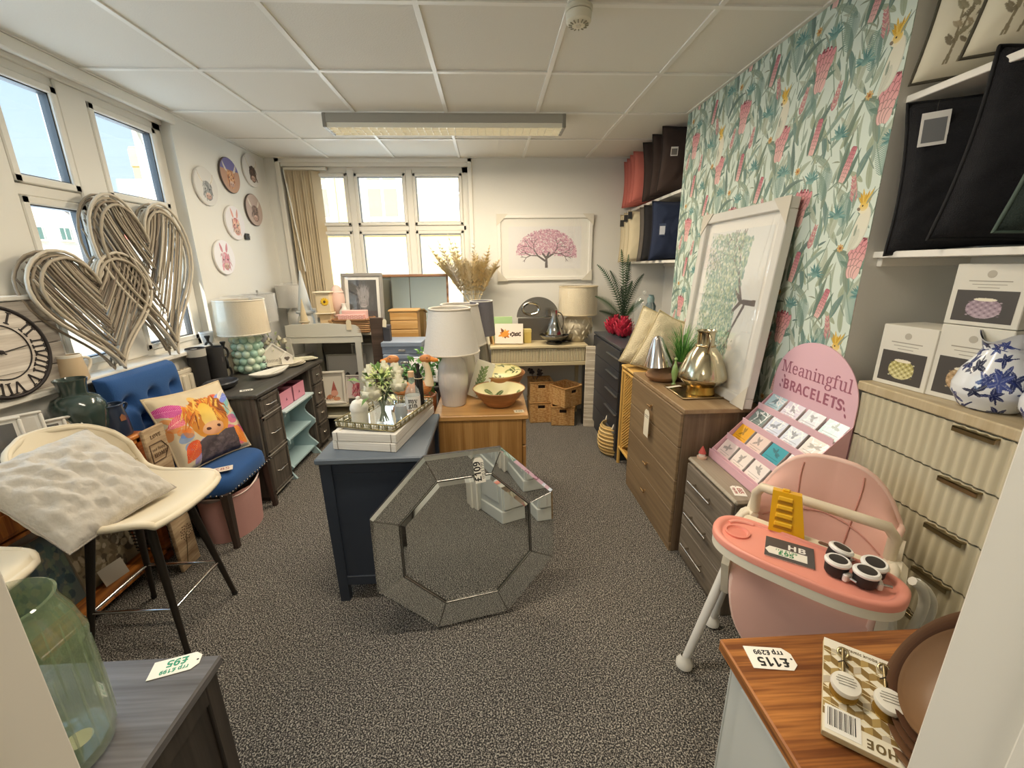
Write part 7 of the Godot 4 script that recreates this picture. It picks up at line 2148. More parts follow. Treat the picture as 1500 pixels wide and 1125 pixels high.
	# on the console's low shelf
	for i in 2:
		var im := Ink.new(96, 72, ["#5d6a6a", "#8c8168"][i], 70 + i)
		im.scatter(48, 36, 48, 36, 160, 6, [["#3d5a66", "#57706a", "#7a8a70", "#2c4450", "#8f8a72"], ["#b5a98c", "#6b5d48", "#d2c8b0", "#8a7b60", "#4b4234"]][i], 0.7)
		var p := thing("canvas", ["dark blue-green leafy canvas on the pine console's low shelf", "brown and cream pebble canvas on the pine console's low shelf"][i], "picture")
		p.transform = xf([-1.93, -1.93][i], 0.068, [-1.55, -1.86][i], 90, -8, 0)
		put("frame", mb().bx(-0.15, 0.15, 0, [0.36, 0.26][i], 0, 0.02, 0.002), mat("#cfc8b8", 0.7), p)
		put("print", mb().quad(Vector3(-0.15, 0, 0.0205), Vector3(0.15, 0, 0.0205), Vector3(0.15, [0.36, 0.26][i], 0.0205), Vector3(-0.15, [0.36, 0.26][i], 0.0205)), tex(im.im, 0.6), p)
	var wc := solo("info_card", mb().bx(-0.055, 0.055, 0, 0.085, 0, 0.002, 0), mat("#d9d3c4", 0.6), "small pale card leaning before the pebble canvas on the low shelf", "card")
	wc.transform = xf(-1.86, 0.068, -1.81, 80, -20, 0)
	var wr := thing("wire_rack", "small black wire rack on the pine console's low shelf", "rack", Vector3(-1.89, 0.068, -2.03))
	for i in 9: put("wire", mb().tube([Vector3(-0.05, 0.02 + i * 0.02, 0.03), Vector3(0.05, 0.02 + i * 0.02, 0.03)], 0.003, 6), mat("#2b2725", 0.4, 0.5), wr)
	put("frame", mb().tube([Vector3(-0.05, 0, 0.03), Vector3(-0.05, 0.2, 0.03), Vector3(0.05, 0.2, 0.03), Vector3(0.05, 0.0, 0.03)], 0.004, 6), mat("#2b2725", 0.4, 0.5), wr)
	# plaques on the left wall
	var at := [Vector2(-3.40, 2.105), Vector2(-3.73, 2.24), Vector2(-4.075, 2.345), Vector2(-3.685, 1.885), Vector2(-4.01, 2.02), Vector2(-3.46, 1.615)]
	var what := ["grey highland cow's head, nearest the window", "ginger highland cow under purple sky, second in the top row", "dark brown horned calf on white, nearest the far corner", "pink and brown long eared animal on white, in the middle", "brown shaggy cow on a tan ground, below the corner plaque", "pink animal on white, lowest of the six"]
	for i in 6:
		var p := thing("wall_plaque", "round wall plaque of a " + what[i], "wall plaque", Vector3(-2.049, at[i].y, at[i].x), 90, "round animal plaques")
		put("disc", mb().at(0, 0, 0, 0, PI / 2).lathe([0, 0, 0.126, 0, 0.13, 0.003, 0.13, 0.013, 0.127, 0.016, 0.0, 0.016], 40), mat("#5b4f48" if i in [1, 4] else "#e0dcd6", 0.6), p)
		var pl := circ(0.126, 40)
		put("print", mb().at(0, 0, 0.0162).prism(pl, 0.0006, true), tex(animal_ink(i).im, 0.5), p)
	# on the desk
	for i in 2:
		var c := thing("canister", ["matt black canister with a pale band, at the desk's near rear corner", "plain matt black canister in front of the banded one"][i], "canister", [Vector3(-1.975, 0.7625, -2.84), Vector3(-1.93, 0.7625, -2.955)][i])
		var h: float = [0.262, 0.248][i]
		put("body", mb().lathe([0, 0, 0.05, 0, 0.052, 0.003, 0.056, h, 0.052, h, 0.048, 0.01, 0, 0.01], 36), mat("#2c2a2a", 0.6), c)
		if i == 0: put("band", mb().lathe([0.0565, h - 0.055, 0.0572, h - 0.005], 36), mat("#b9b6ae", 0.6), c)
		else: put("leaf_motif", mb().at(0.054, 0.16, 0.012, PI / 2 - 0.2).ball(Vector3.ZERO, 0.006, 0.02, 0.002, 8, 6), mat("#4d4a48", 0.6), c)
	for i in 2:
		var c := thing("chain_sculpture", ["black chain link sculpture behind the canisters, topped by a knob", "black chain link sculpture beside the bubble lamp"][i], "ornament", [Vector3(-2.0, 0.7625, -3.02), Vector3(-1.89, 0.7625, -3.0)][i], [10, 50][i], "black chain sculptures")
		put("base", mb().lathe([0, 0, 0.035, 0, 0.035, 0.01, 0.015, 0.016, 0, 0.016], 20), mat("#1f1e1e", 0.45), c)
		for j in 3:
			var ring := []
			for q in 20: ring.append(Vector3(cos(TAU * q / 20) * 0.022, 0.055 + j * [0.085, 0.07][i] + sin(TAU * q / 20) * [0.046, 0.038][i], 0))
			put("link", mb().at(0, 0, 0, deg_to_rad(90 * j)).tube(ring, 0.0075, 8, true), mat("#1f1e1e", 0.45), c)
		put("finial", mb().at(0, [0.27, 0.23][i], 0).lathe([0.008, 0, 0.01, 0.02, 0.018, 0.04, 0.016, 0.046, 0, 0.044], 16), mat("#1f1e1e", 0.45), c)
	var bb := thing("black_bowl", "low black stone bowl at the near edge of the desk", "bowl", Vector3(-1.80, 0.7625, -2.76))
	put("body", mb().lathe([0, 0, 0.05, 0, 0.085, 0.02, 0.095, 0.045, 0.088, 0.052, 0.07, 0.03, 0, 0.02], 32, 0, 0, 1.0, 1.25), mat("#343335", 0.4), bb)
	price_tag("white oval price ticket on the near end of the desk top", xf(-1.61, 0.763, -2.70, 30), "£175", "rrp £250", "#55514c", 0.075, 0.045)
	# bubble lamp
	var l := thing("table_lamp", "pale green bubble glass table lamp with a plastic wrapped cream shade on the desk", "lamp", Vector3(-1.865, 0.7625, -3.24))
	put("base", mb().lathe([0, 0, 0.075, 0.0, 0.082, 0.015, 0.088, 0.15, 0.082, 0.28, 0.05, 0.295, 0, 0.295], 32), mat("#a9c7b4", 0.25, 0.0, 0.5), l)
	for rw in 5:
		for i in 10:
			var a := TAU * (i + 0.5 * (rw % 2)) / 10
			put("bubble", mb().ball(Vector3(cos(a) * 0.085, 0.04 + rw * 0.054, sin(a) * 0.085), 0.028, 0.028, 0.028, 12, 8), mat(["#a5c9b6", "#bdd3bd", "#cfdcc4"][(i + rw) % 3], 0.2, 0.0, 0.6), l)
	put("shade", mb().lathe([0.172, 0.298, 0.165, 0.545, 0.162, 0.545, 0.169, 0.298], 44), cloth("#dfd1b4", 6, 0.2, 0.1, 0.35), l)
	put("shade_trim", mb().at(0, 0.3, 0).tube(ring3(0.172, 40), 0.005, 6, true).at(0, 0.545, 0).tube(ring3(0.165, 40), 0.005, 6, true), mat("#e9e0cc", 0.6), l)
	put("wrap", mb().lathe([0.178, 0.29, 0.18, 0.42, 0.172, 0.556, 0.1, 0.575, 0.03, 0.565], 44, 16, 0.02), glass("#ffffff", 0.10, 0.1), l)
	put("stem", mb().tube([Vector3(0, 0.29, 0), Vector3(0, 0.5, 0)], 0.009, 8), mat("#c9c2b2", 0.3, 0.8), l)
	var pb := thing("plant_pot", "small pale grey pot at the far end of the left sill", "pot", Vector3(-2.055, 1.0125, -3.10))
	put("body", mb().lathe([0, 0, 0.032, 0, 0.042, 0.075, 0.038, 0.075, 0.03, 0.01, 0, 0.01], 28), mat("#c9cccd", 0.6), pb)
	put("rim", mb().at(0, 0.072, 0).lathe([0.042, 0, 0.045, 0.003, 0.045, 0.012, 0.039, 0.012], 28), mat("#d6d8d8", 0.6), pb)
	# house ornament and the white crockery
	var hs := thing("house_ornament", "white wooden house ornament with a heart and little roofs on the desk", "ornament", Vector3(-1.72, 0.789, -3.38), 38)
	put("large_house", mb().at(-0.03, 0, 0).prism(PackedVector2Array([Vector2(-0.075, 0), Vector2(0.075, 0), Vector2(0.075, 0.10), Vector2(0.0, 0.165), Vector2(-0.075, 0.10)]), 0.022), mat("#ded8cb", 0.6), hs)
	put("large_roof", mb().bar(Vector3(-0.115, 0.092, 0.012), Vector3(-0.03, 0.168, 0.012), 0.032, 0.01).bar(Vector3(-0.03, 0.168, 0.012), Vector3(0.055, 0.092, 0.012), 0.032, 0.01), mat("#eeeae0", 0.5), hs)
	put("small_house", mb().at(0.055, 0, 0.02).prism(PackedVector2Array([Vector2(-0.042, 0), Vector2(0.042, 0), Vector2(0.042, 0.055), Vector2(0.0, 0.092), Vector2(-0.042, 0.055)]), 0.022), mat("#e8e3d8", 0.6), hs)
	put("small_roof", mb().bar(Vector3(0.008, 0.05, 0.03), Vector3(0.055, 0.094, 0.03), 0.03, 0.008).bar(Vector3(0.055, 0.094, 0.03), Vector3(0.102, 0.05, 0.03), 0.03, 0.008), mat("#eeeae0", 0.5), hs)
	put("heart", mb().at(0.055, 0.04, 0.0425).ball(Vector3(-0.008, 0.006, 0), 0.012, 0.011, 0.002, 10, 6).ball(Vector3(0.008, 0.006, 0), 0.012, 0.011, 0.002, 10, 6).ball(Vector3(0, -0.004, 0), 0.011, 0.013, 0.002, 10, 6), mat("#6b625a", 0.7), hs)
	words("Home", 0.034, mat("#8f877c", 0.7), hs, xf(-0.055, 0.035, 0.0225), "lettering", "Droid Serif", false, true)
	put("base", mb().bx(-0.12, 0.12, -0.006, 0.0, -0.01, 0.05, 0.002), mat("#d3ccbd", 0.6), hs)
	for i in 3:
		var d := thing("plate", ["lowest cream plate of the pile under the house ornament", "middle cream plate of the pile under the house ornament", "top cream plate of the pile under the house ornament"][i], "plate", Vector3(-1.70, 0.7625 + i * 0.0075, -3.44), 0, "cream plates on the desk")
		put("body", mb().lathe([0, 0, 0.09, 0, 0.15 - i * 0.012, 0.012, 0.152 - i * 0.012, 0.015, 0.145 - i * 0.012, 0.015, 0.09, 0.006, 0, 0.006], 44), mat(["#c9c2ae", "#dcd5c4", "#e5dfd0"][i], 0.4), d)
		put("foot_ring", mb().lathe([0.07, 0, 0.076, 0.0, 0.076, 0.004, 0.07, 0.004], 32), mat("#d5cdb9", 0.5), d)
	var lp := PackedVector2Array()
	for i in 32:
		var a := TAU * i / 32
		lp.append(Vector2(cos(a) * 0.155 * (1.0 + 0.25 * pow(absf(cos(a)), 12.0)), sin(a) * 0.085))
	var ld := thing("leaf_dish", "cream leaf shaped serving dish near the front of the desk", "dish", Vector3(-1.655, 0.7625, -3.08), 68)
	var lm := mb()
	lm.grid(func(u: float, w: float) -> Vector3:
		var a := -u * TAU
		var k: float = [0.6, 0.95, 1.0, 0.96, 0.6, 0.0][mini(int(w * 5 + 0.01), 5)]
		var y: float = [0.0, 0.018, 0.03, 0.031, 0.012, 0.008][mini(int(w * 5 + 0.01), 5)]
		var tip := 1.0 + 0.28 * pow(absf(cos(a)), 14.0) * float(cos(a) > 0)
		return Vector3(cos(a) * 0.15 * k * tip, y + 0.012 * k * k * cos(a) * cos(a), sin(a) * 0.08 * k), 44, 5, true)
	put("body", lm, mat("#e3dfd3", 0.35), ld)
	put("vein", mb().tube([Vector3(-0.12, 0.02, 0), Vector3(0, 0.0115, 0), Vector3(0.16, 0.034, 0)], 0.003, 6), mat("#d2ccbd", 0.4), ld)
	var sd := thing("napkin_dish", "pale folded dish at the far end of the desk", "dish", Vector3(-1.62, 0.7625, -3.59), 15)
	put("body", mb().lathe([0, 0, 0.06, 0.0, 0.1, 0.02, 0.096, 0.022, 0.055, 0.006, 0, 0.006], 32, 0, 0, 1.2, 0.7), mat("#d9d4be", 0.5), sd)
	put("napkin", mb().at(0, 0.018, 0, 0.2).prism(PackedVector2Array([Vector2(-0.09, 0), Vector2(0.1, 0.004), Vector2(0.07, 0.02), Vector2(-0.07, 0.022)]), 0.07), mat("#dfdcc4", 0.7), sd)
	var sn := thing("glitter_ornament", "small silver glittering star tree ornament between bubble lamp and house", "ornament", Vector3(-1.775, 0.7625, -3.25))
	for i in 5:
		var stp := PackedVector2Array()
		for j in 10: stp.append(Vector2(cos(TAU * j / 10 + 0.3 * i), sin(TAU * j / 10 + 0.3 * i)) * (0.034 - i * 0.005 if j % 2 == 0 else 0.016 - i * 0.0025))
		put("star", mb().at(0, 0.012 + i * 0.02, 0, 0, PI / 2).prism(stp, 0.012), rough_paint("#b9bcbf", 0.2, 60.0, 0.5, 0.9), sn)
	put("post", mb().tube([Vector3(0, 0, 0), Vector3(0, 0.12, 0)], 0.004, 6).ball(Vector3(0, 0.125, 0), 0.012), mat("#c4c6c8", 0.2, 0.9), sn)
	var fl := thing("white_rose_stems", "bunch of white artificial roses lying behind the house ornament", "flowers", Vector3(-1.80, 0.7625, -3.46))
	for i in 6: rose(fl, Vector3([-0.06, 0.0, 0.06, -0.03, 0.05, 0.1][i], [0.14, 0.19, 0.16, 0.20, 0.21, 0.19][i], [0.05, 0.06, 0.02, -0.03, -0.04, -0.02][i]), 0.032, "#ded8c2", i)
	put("stems", mb().tube([Vector3(0, 0, 0), Vector3(0.0, 0.2, 0.05)], 0.004, 5).tube([Vector3(0, 0, 0), Vector3(0.07, 0.18, 0.0)], 0.004, 5).tube([Vector3(0, 0, 0), Vector3(-0.05, 0.16, 0.03)], 0.004, 5).tube([Vector3(0, 0, 0), Vector3(0.05, 0.2, -0.03)], 0.004, 5), mat("#6f8058", 0.7), fl)
	put("leaves", leaf_cluster(Vector3(0.01, 0.15, 0.01), 0.1, 26, 0.04, 5), mat("#8b976f", 0.6), fl)
	put("holder", mb().lathe([0, 0, 0.03, 0, 0.032, 0.07, 0.028, 0.07, 0.026, 0.01, 0, 0.01], 20), mat("#d5d0c2", 0.4), fl)
	# wall socket and the lamps in the far left corner
	var sk := thing("wall_socket", "white double socket with a plug on the wall left of the changing unit", "socket", Vector3(-1.80, 1.07, -4.338))
	put("plate", mb().bx(-0.045, 0.045, -0.075, 0.075, 0, 0.012, 0.003), mat("#e8e5dc", 0.4), sk)
	put("rocker", mb().bx(-0.02, -0.006, 0.02, 0.04, 0.012, 0.016, 0.001).bx(0.006, 0.02, 0.02, 0.04, 0.012, 0.016, 0.001), mat("#f1efe8", 0.35), sk)
	put("cable", mb().tube([Vector3(0.0, -0.02, 0.02), Vector3(0.02, -0.12, 0.04), Vector3(0.06, -0.3, 0.03), Vector3(0.1, -0.62, 0.03)], 0.005, 6), mat("#3b3836", 0.6), sk)
	for i in 2:
		var q := thing("table_lamp", ["silver grey drum lamp in the far left corner, behind the bubble lamp", "plastic wrapped pale grey drum lamp against the far wall's left end"][i], "lamp", [Vector3(-1.87, 0.7625, -3.52), Vector3(-1.90, 0.0, -4.15)][i])
		var yb: float = [0.0, 0.72][i]
		if i == 1: put("stand", mb().bx(-0.1, 0.1, 0, 0.72, -0.1, 0.1, 0.004), mat("#cfcabd", 0.6), q)
		put("base", mb().at(0, yb, 0).lathe([0, 0, 0.05, 0, 0.055, 0.01, 0.06, 0.1, 0.05, 0.22 + i * 0.18, 0.02, 0.26 + i * 0.18, 0, 0.26 + i * 0.18], 28), mat(["#9b9ca0", "#d8d4ca"][i], 0.3), q)
		put("shade", mb().at(0, yb + [0.36, 0.455][i], 0).lathe([0.12, 0.0, 0.12, [0.21, 0.20][i], 0.116, [0.21, 0.20][i], 0.116, 0.0], 36), cloth(["#b4b5b3", "#cfcac0"][i], 6, 0.3, 0.1, 0.3), q)
		put("wrap", mb().at(0, yb + [0.35, 0.445][i], 0).lathe([0.125, 0, 0.126, 0.1, 0.124, 0.225, 0.06, 0.235], 36, 12, 0.03), glass("#ffffff", 0.12, 0.1), q)
		put("stem", mb().tube([Vector3(0, yb + 0.25, 0), Vector3(0, yb + 0.6, 0)], 0.008, 6), mat("#a9a49a", 0.3, 0.8), q)
	on_changing_unit()

func rose(parent: Node3D, c: Vector3, r: float, hex: String, seed_: int) -> void:
	var b := mb()
	for rw in 3:
		for i in 5:
			var a := TAU * (i + 0.5 * rw) / 5 + seed_
			var tilt: float = [0.25, 0.6, 1.0][rw]
			var k: float = [0.35, 0.68, 1.0][rw]
			b.at(c.x, c.y, c.z, -a).grid(func(u: float, w: float) -> Vector3:
				var s := u * 2.0 - 1.0
				var hw := 0.62 * r * k * sin(PI * (0.2 + 0.62 * w))
				var y := -0.55 * r + w * r * (1.35 - 0.3 * rw)
				var x := r * (0.12 + k * 0.55 * (1.0 - pow(1.0 - w, 2.0)) * (0.5 + 0.5 * tilt)) - 0.25 * r * s * s * k
				return Vector3(x, y, hw * s), 5, 5)
	b.at(c.x, c.y, c.z).ball(Vector3(0, 0.05 * r, 0), 0.3 * r, 0.5 * r, 0.3 * r, 10, 6)
	var m: StandardMaterial3D = mat(hex, 0.6).duplicate() if not cache.has("petal" + hex) else cache["petal" + hex]
	m.backlight_enabled = true
	m.backlight = Color(0.25, 0.25, 0.22)
	cache["petal" + hex] = m
	put("bloom", b, m, parent)

func leaf_cluster(c: Vector3, spread: float, n: int, len_: float, seed_: int, wid := 0.4) -> MB:
	var r := RandomNumberGenerator.new()
	r.seed = seed_
	var b := mb()
	for i in n:
		var d := Vector3(r.randf_range(-1, 1), r.randf_range(-0.5, 1), r.randf_range(-1, 1)).normalized()
		var p := c + d * spread * sqrt(r.randf())
		var l := len_ * r.randf_range(0.6, 1.2)
		var s := d.cross(Vector3(r.randf_range(-1, 1), 1, r.randf_range(-1, 1))).normalized() * l * wid * 0.5
		var m := p + d * l * 0.5 + Vector3(0, 0.1 * l, 0)
		var e := p + d * l + Vector3(0, -0.15 * l, 0)
		b.tri(p, m + s, m); b.tri(p, m, m - s); b.tri(m + s, e, m); b.tri(m, e, m - s)
	return b

func on_changing_unit() -> void:
	var y := 0.981
	# gnomes
	for i in 2:
		var g := thing("gnome", ["tall pale blue gnome with a long pointed hat, at the left of the changing unit", "cream knitted gnome sitting before the tall blue one"][i], "ornament", [Vector3(-1.69, y, -3.93), Vector3(-1.655, y, -3.80)][i])
		var s: float = [1.0, 0.55][i]
		put("body", mb().lathe([0, 0, 0.06 * s, 0.0, 0.075 * s, 0.03 * s, 0.07 * s, 0.10 * s, 0.05 * s, 0.16 * s, 0, 0.18 * s], 24), cloth(["#cfd6d6", "#cdb893"][i], 14, 0.5, 0.3), g)
		put("hat", mb().lathe([0.066 * s, 0.15 * s, 0.06 * s, 0.18 * s, 0.045 * s, 0.28 * s, 0.022 * s, 0.42 * s, 0.005 * s, 0.53 * s, 0, 0.53 * s], 24), cloth(["#d5dadb", "#d8c7a4"][i], 14, 0.4, 0.3), g)
		put("hat_brim", mb().at(0, 0.165 * s, 0).tube(ring3(0.067 * s, 24), 0.014 * s, 8, true), cloth(["#e3e8e8", "#e6d9bd"][i], 20, 0.9, 0.4), g)
		put("nose", mb().ball(Vector3(0, 0.135 * s, 0.066 * s), 0.018 * s), mat("#dcb696", 0.7), g)
		var bd := mb()
		for j in 16:
			var a := PI * (0.12 + 0.76 * j / 15.0)
			bd.tube(bez(Vector3(cos(a) * 0.05 * s, 0.13 * s, sin(a) * 0.055 * s), Vector3(cos(a) * 0.085 * s, 0.09 * s, sin(a) * 0.09 * s), Vector3(cos(a) * 0.045 * s, 0.02 * s, sin(a) * 0.08 * s), 6), 0.008 * s, 5)
		put("beard", bd, mat("#e3e0d8", 0.9), g)
	# bird house pair
	var bh := thing("bird_house", "pale wooden bird house with a yellow sunflower on the changing unit", "bird house", Vector3(-1.485, y, -3.88))
	put("stand", mb().bx(-0.05, 0.05, 0, 0.15, -0.04, 0.04, 0.004), mat("#d8bd94", 0.6), bh)
	put("stand_heart", mb().at(0.04, 0.08, 0.041).ball(Vector3(-0.008, 0.006, 0), 0.012, 0.012, 0.002, 8, 5).ball(Vector3(0.008, 0.006, 0), 0.012, 0.012, 0.002, 8, 5).ball(Vector3(0, -0.005, 0), 0.011, 0.014, 0.002, 8, 5), mat("#b58d5f", 0.7), bh)
	put("box", mb().bx(-0.06, 0.06, 0.165, 0.335, -0.05, 0.05, 0.004), mat("#e0cda9", 0.6), bh)
	put("lid", mb().bx(-0.075, 0.075, 0.335, 0.347, -0.062, 0.065, 0.003).bx(-0.072, 0.072, 0.152, 0.164, -0.06, 0.065, 0.003), mat("#ecdfc3", 0.6), bh)
	var sf := mb()
	for i in 11:
		var a := TAU * i / 11
		sf.at(0.015 + cos(a) * 0.022, 0.26 + sin(a) * 0.022, 0.052, 0, 0, a).ball(Vector3.ZERO, 0.015, 0.008, 0.003, 8, 5)
	put("sunflower", sf, mat("#eabf2c", 0.5), bh)
	put("sunflower_eye", mb().ball(Vector3(0.015, 0.26, 0.054), 0.011, 0.011, 0.005, 10, 6), mat("#6b4a1e", 0.7), bh)
	# head sculpture
	var hd := thing("head_sculpture", "pale pink head sculpture behind the bird house", "sculpture", Vector3(-1.40, y, -3.96), -20)
	var hm := mb()
	hm.grid(func(u: float, w: float) -> Vector3:
		var a := -u * TAU
		var yy := w * 0.40
		var rr := 0.0
		if w < 0.08: rr = 0.07
		elif w < 0.35: rr = lerpf(0.07, 0.042, smoothstep(0.08, 0.22, w)) + 0.02 * smoothstep(0.25, 0.35, w)
		else: rr = 0.068 * sqrt(maxf(0.0, 1.0 - pow((w - 0.66) / 0.345, 2.0)))
		var fz := sin(-a)
		var nose := 0.02 * exp(-pow((w - 0.56) / 0.05, 2.0)) * pow(maxf(0.0, sin(u * TAU)), 24.0)
		var brow := 0.008 * exp(-pow((w - 0.66) / 0.03, 2.0)) * pow(maxf(0.0, sin(u * TAU)), 4.0)
		var lips := 0.008 * exp(-pow((w - 0.45) / 0.025, 2.0)) * pow(maxf(0.0, sin(u * TAU)), 16.0)
		rr += nose + brow + lips
		return Vector3(cos(a) * rr * 0.85, yy, -sin(a) * rr * -1.0), 48, 40, true)
	put("head", hm, mat("#e0bfb3", 0.5), hd)
	put("head_band", mb().at(0, 0.335, 0).tube(ring3(0.052, 24), 0.007, 6, true), mat("#e9d3c9", 0.5), hd)
	put("plinth", mb().bx(-0.06, 0.06, 0.0, 0.018, -0.06, 0.06, 0.004), mat("#cdb3a6", 0.5), hd)
	# white bottle
	var wb := thing("white_vase", "white ceramic vase between the head sculpture and the ape picture", "vase", Vector3(-1.33, y, -3.90))
	put("body", mb().lathe([0, 0, 0.04, 0, 0.05, 0.02, 0.055, 0.10, 0.045, 0.17, 0.02, 0.2, 0.018, 0.23, 0.022, 0.235, 0.016, 0.235, 0.014, 0.2, 0, 0.19], 28), mat("#dcd9d2", 0.35), wb)
	put("lip", mb().at(0, 0.234, 0).tube(ring3(0.0195, 18), 0.003, 6, true), mat("#e6e3dc", 0.35), wb)
	# wicker basket with pink boxes
	var wk := thing("wicker_basket", "brown wicker basket with a cream tag on the changing unit", "basket", Vector3(-1.21, y, -3.77), -4)
	var wm := mat("#96704a", 0.8)
	for i in 6:
		var p := []
		for q in rrect(-0.145 - i * 0.003, 0.145 + i * 0.003, -0.09, 0.09, 0.03, 4): p.append(Vector3(q.x, 0.01 + i * 0.017, q.y))
		put("weave", mb().tube(p, 0.009, 6, true), [wm, mat("#b48c60", 0.8)][i % 2], wk)
	var br := []
	var pl := rrect(-0.162, 0.162, -0.095, 0.095, 0.03, 8)
	for i in pl.size(): br.append(Vector3(pl[i].x, 0.112 + 0.005 * sin(i * 2.0), pl[i].y))
	put("braided_rim", mb().tube(br, 0.011, 6, true), mat("#8a6240", 0.8), wk)
	put("bottom", mb().bx(-0.14, 0.14, 0.0, 0.008, -0.085, 0.085, 0.002), wm, wk)
	put("tag", mb().at(-0.01, 0.03, 0.107).prism(PackedVector2Array([Vector2(-0.022, 0), Vector2(0.022, 0), Vector2(0.022, 0.07), Vector2(0.012, 0.088), Vector2(-0.012, 0.088), Vector2(-0.022, 0.07)]), 0.0015), mat("#e9d9b8", 0.6), wk)
	for i in 2:
		var tb := thing("soap_box", ["pink patterned box standing in the wicker basket", "paler pink box lying behind it in the wicker basket"][i], "box", [Vector3(-1.225, y + 0.03, -3.75), Vector3(-1.21, y + 0.03, -3.81)][i], [3, -4][i], "pink boxes in the wicker basket")
		put("body", mb().bx(-0.11, 0.11, 0, [0.125, 0.155][i], -0.025, 0.025, 0.004), mat(["#dfa8a0", "#e6bcb4"][i], 0.6), tb)
		var dts := mb()
		for j in 24: dts.ball(Vector3(-0.1 + (j % 12) * 0.018, 0.09 + (j / 12) * 0.016 + (j % 2) * 0.008, 0.0255), 0.004, 0.004, 0.001, 6, 4)
		put("print", dts, mat("#f1d9d0", 0.6), tb)
	# pictures on and below the shelf
	var im := Ink.new(96, 112, "#ddd6c8", 31)
	im.poly(PackedVector2Array([Vector2(52, 30), Vector2(66, 72), Vector2(38, 72)]), K("#b06055"))
	im.ell(52, 78, 17, 12, 0, K("#e3a58e")); im.ell(30, 92, 14, 9, 0, K("#c97f5a")); im.ell(60, 100, 18, 8, 0, K("#d89a78"))
	im.scatter(40, 96, 30, 12, 40, 3, ["#b5653f", "#7d4a35", "#e0b090"], 0.8)
	var c1 := framed("canvas", "white framed gnome picture on the changing unit's lower shelf", 0.215, 0.3, 0.02, 0.03, mat("#e8e2d4", 0.6), tex(im.im, 0.6), 0.0, false)
	c1.transform = xf(-1.445, 0.336, -3.70, 6, -8, 0)
	im = Ink.new(112, 96, "#e4d7d2", 32)
	im.ell(44, 56, 26, 30, 0, K("#d76a72"), K("#e8909a"))
	for i in 70: im.leaf(44 + im.r.randf_range(-26, 26), im.r.randf_range(28, 70), im.r.randf_range(10, 26), 4, PI / 2 + im.r.randf_range(-0.6, 0.6), Color(["#c9505e", "#e88a92", "#a83e52", "#efb0b0"][im.r.randi() % 4]))
	for s in [-1, 1]: im.leaf(44 + s * 16, 30, 34, 7, -PI / 2 + s * 1.1, K("#b5a8a0"), K("#6f655f"), -s * 0.9)
	im.scatter(90, 40, 16, 26, 60, 5, ["#8f8a90", "#6d6a72", "#b5b0b2"], 0.6)
	var c2 := framed("canvas", "pink shaggy cow canvas on the changing unit's lower shelf, right of the gnome picture", 0.26, 0.25, 0.012, 0.03, mat("#e6dfd6", 0.6), tex(im.im, 0.6), 0.0, false)
	c2.transform = xf(-1.215, 0.336, -3.74, -4, -8, 0)
	im = Ink.new(128, 72, "#b9b6b0", 33)
	for i in 3: im.ell(30 + i * 34, 40, 10, 12, 0, K("#3a3533"))
	im.ell(64, 42, 5, 5, 0, K("#8d8580"))
	var c3 := framed("canvas", "grey canvas with three dark dog heads behind the shelf's front pictures", 0.36, 0.42, 0.01, 0.03, mat("#a5a29b", 0.6), tex(im.im, 0.7), 0.0, false)
	c3.transform = xf(-1.36, 0.336, -3.86, 0, -6, 0)
	im = Ink.new(96, 72, "#a9aaa6", 34)
	im.scatter(50, 46, 34, 12, 60, 5, ["#8d8f8c", "#767876", "#bfc0bb"], 0.6)
	var c4 := framed("picture", "silver framed grey landscape at the back of the changing unit", 0.3, 0.5, 0.02, 0.03, mat("#b5b4ae", 0.4, 0.4), tex(im.im, 0.5), 0.0, false)
	c4.transform = xf(-1.19, 0.336, -3.98, 0, -5, 0)
	var pq := thing("slate_plaque", "small dark lettered plaque in front of the pink cow canvas", "plaque")
	pq.transform = xf(-1.255, 0.336, -3.665, -4, -10, 0)
	put("slate", mb().bx(-0.055, 0.055, 0, 0.06, 0, 0.008, 0.001), mat("#4a453f", 0.7), pq)
	put("border", mb().bx(-0.055, 0.055, 0, 0.005, 0.008, 0.01, 0).bx(-0.055, 0.055, 0.055, 0.06, 0.008, 0.01, 0).bx(-0.055, -0.05, 0, 0.06, 0.008, 0.01, 0).bx(0.05, 0.055, 0, 0.06, 0.008, 0.01, 0), mat("#cfc3a6", 0.7), pq)
	var rd := thing("red_bauble", "red glass ornament standing at the right end of the changing unit's shelf", "ornament", Vector3(-1.10, 0.3865, -3.84))
	put("ball", mb().ball(Vector3.ZERO, 0.024, 0.05, 0.024, 14, 10), mat("#a52c34", 0.25), rd)
	put("cap", mb().lathe([0.008, 0.048, 0.008, 0.06, 0, 0.06], 10), mat("#cfc3a0", 0.3, 0.8), rd)

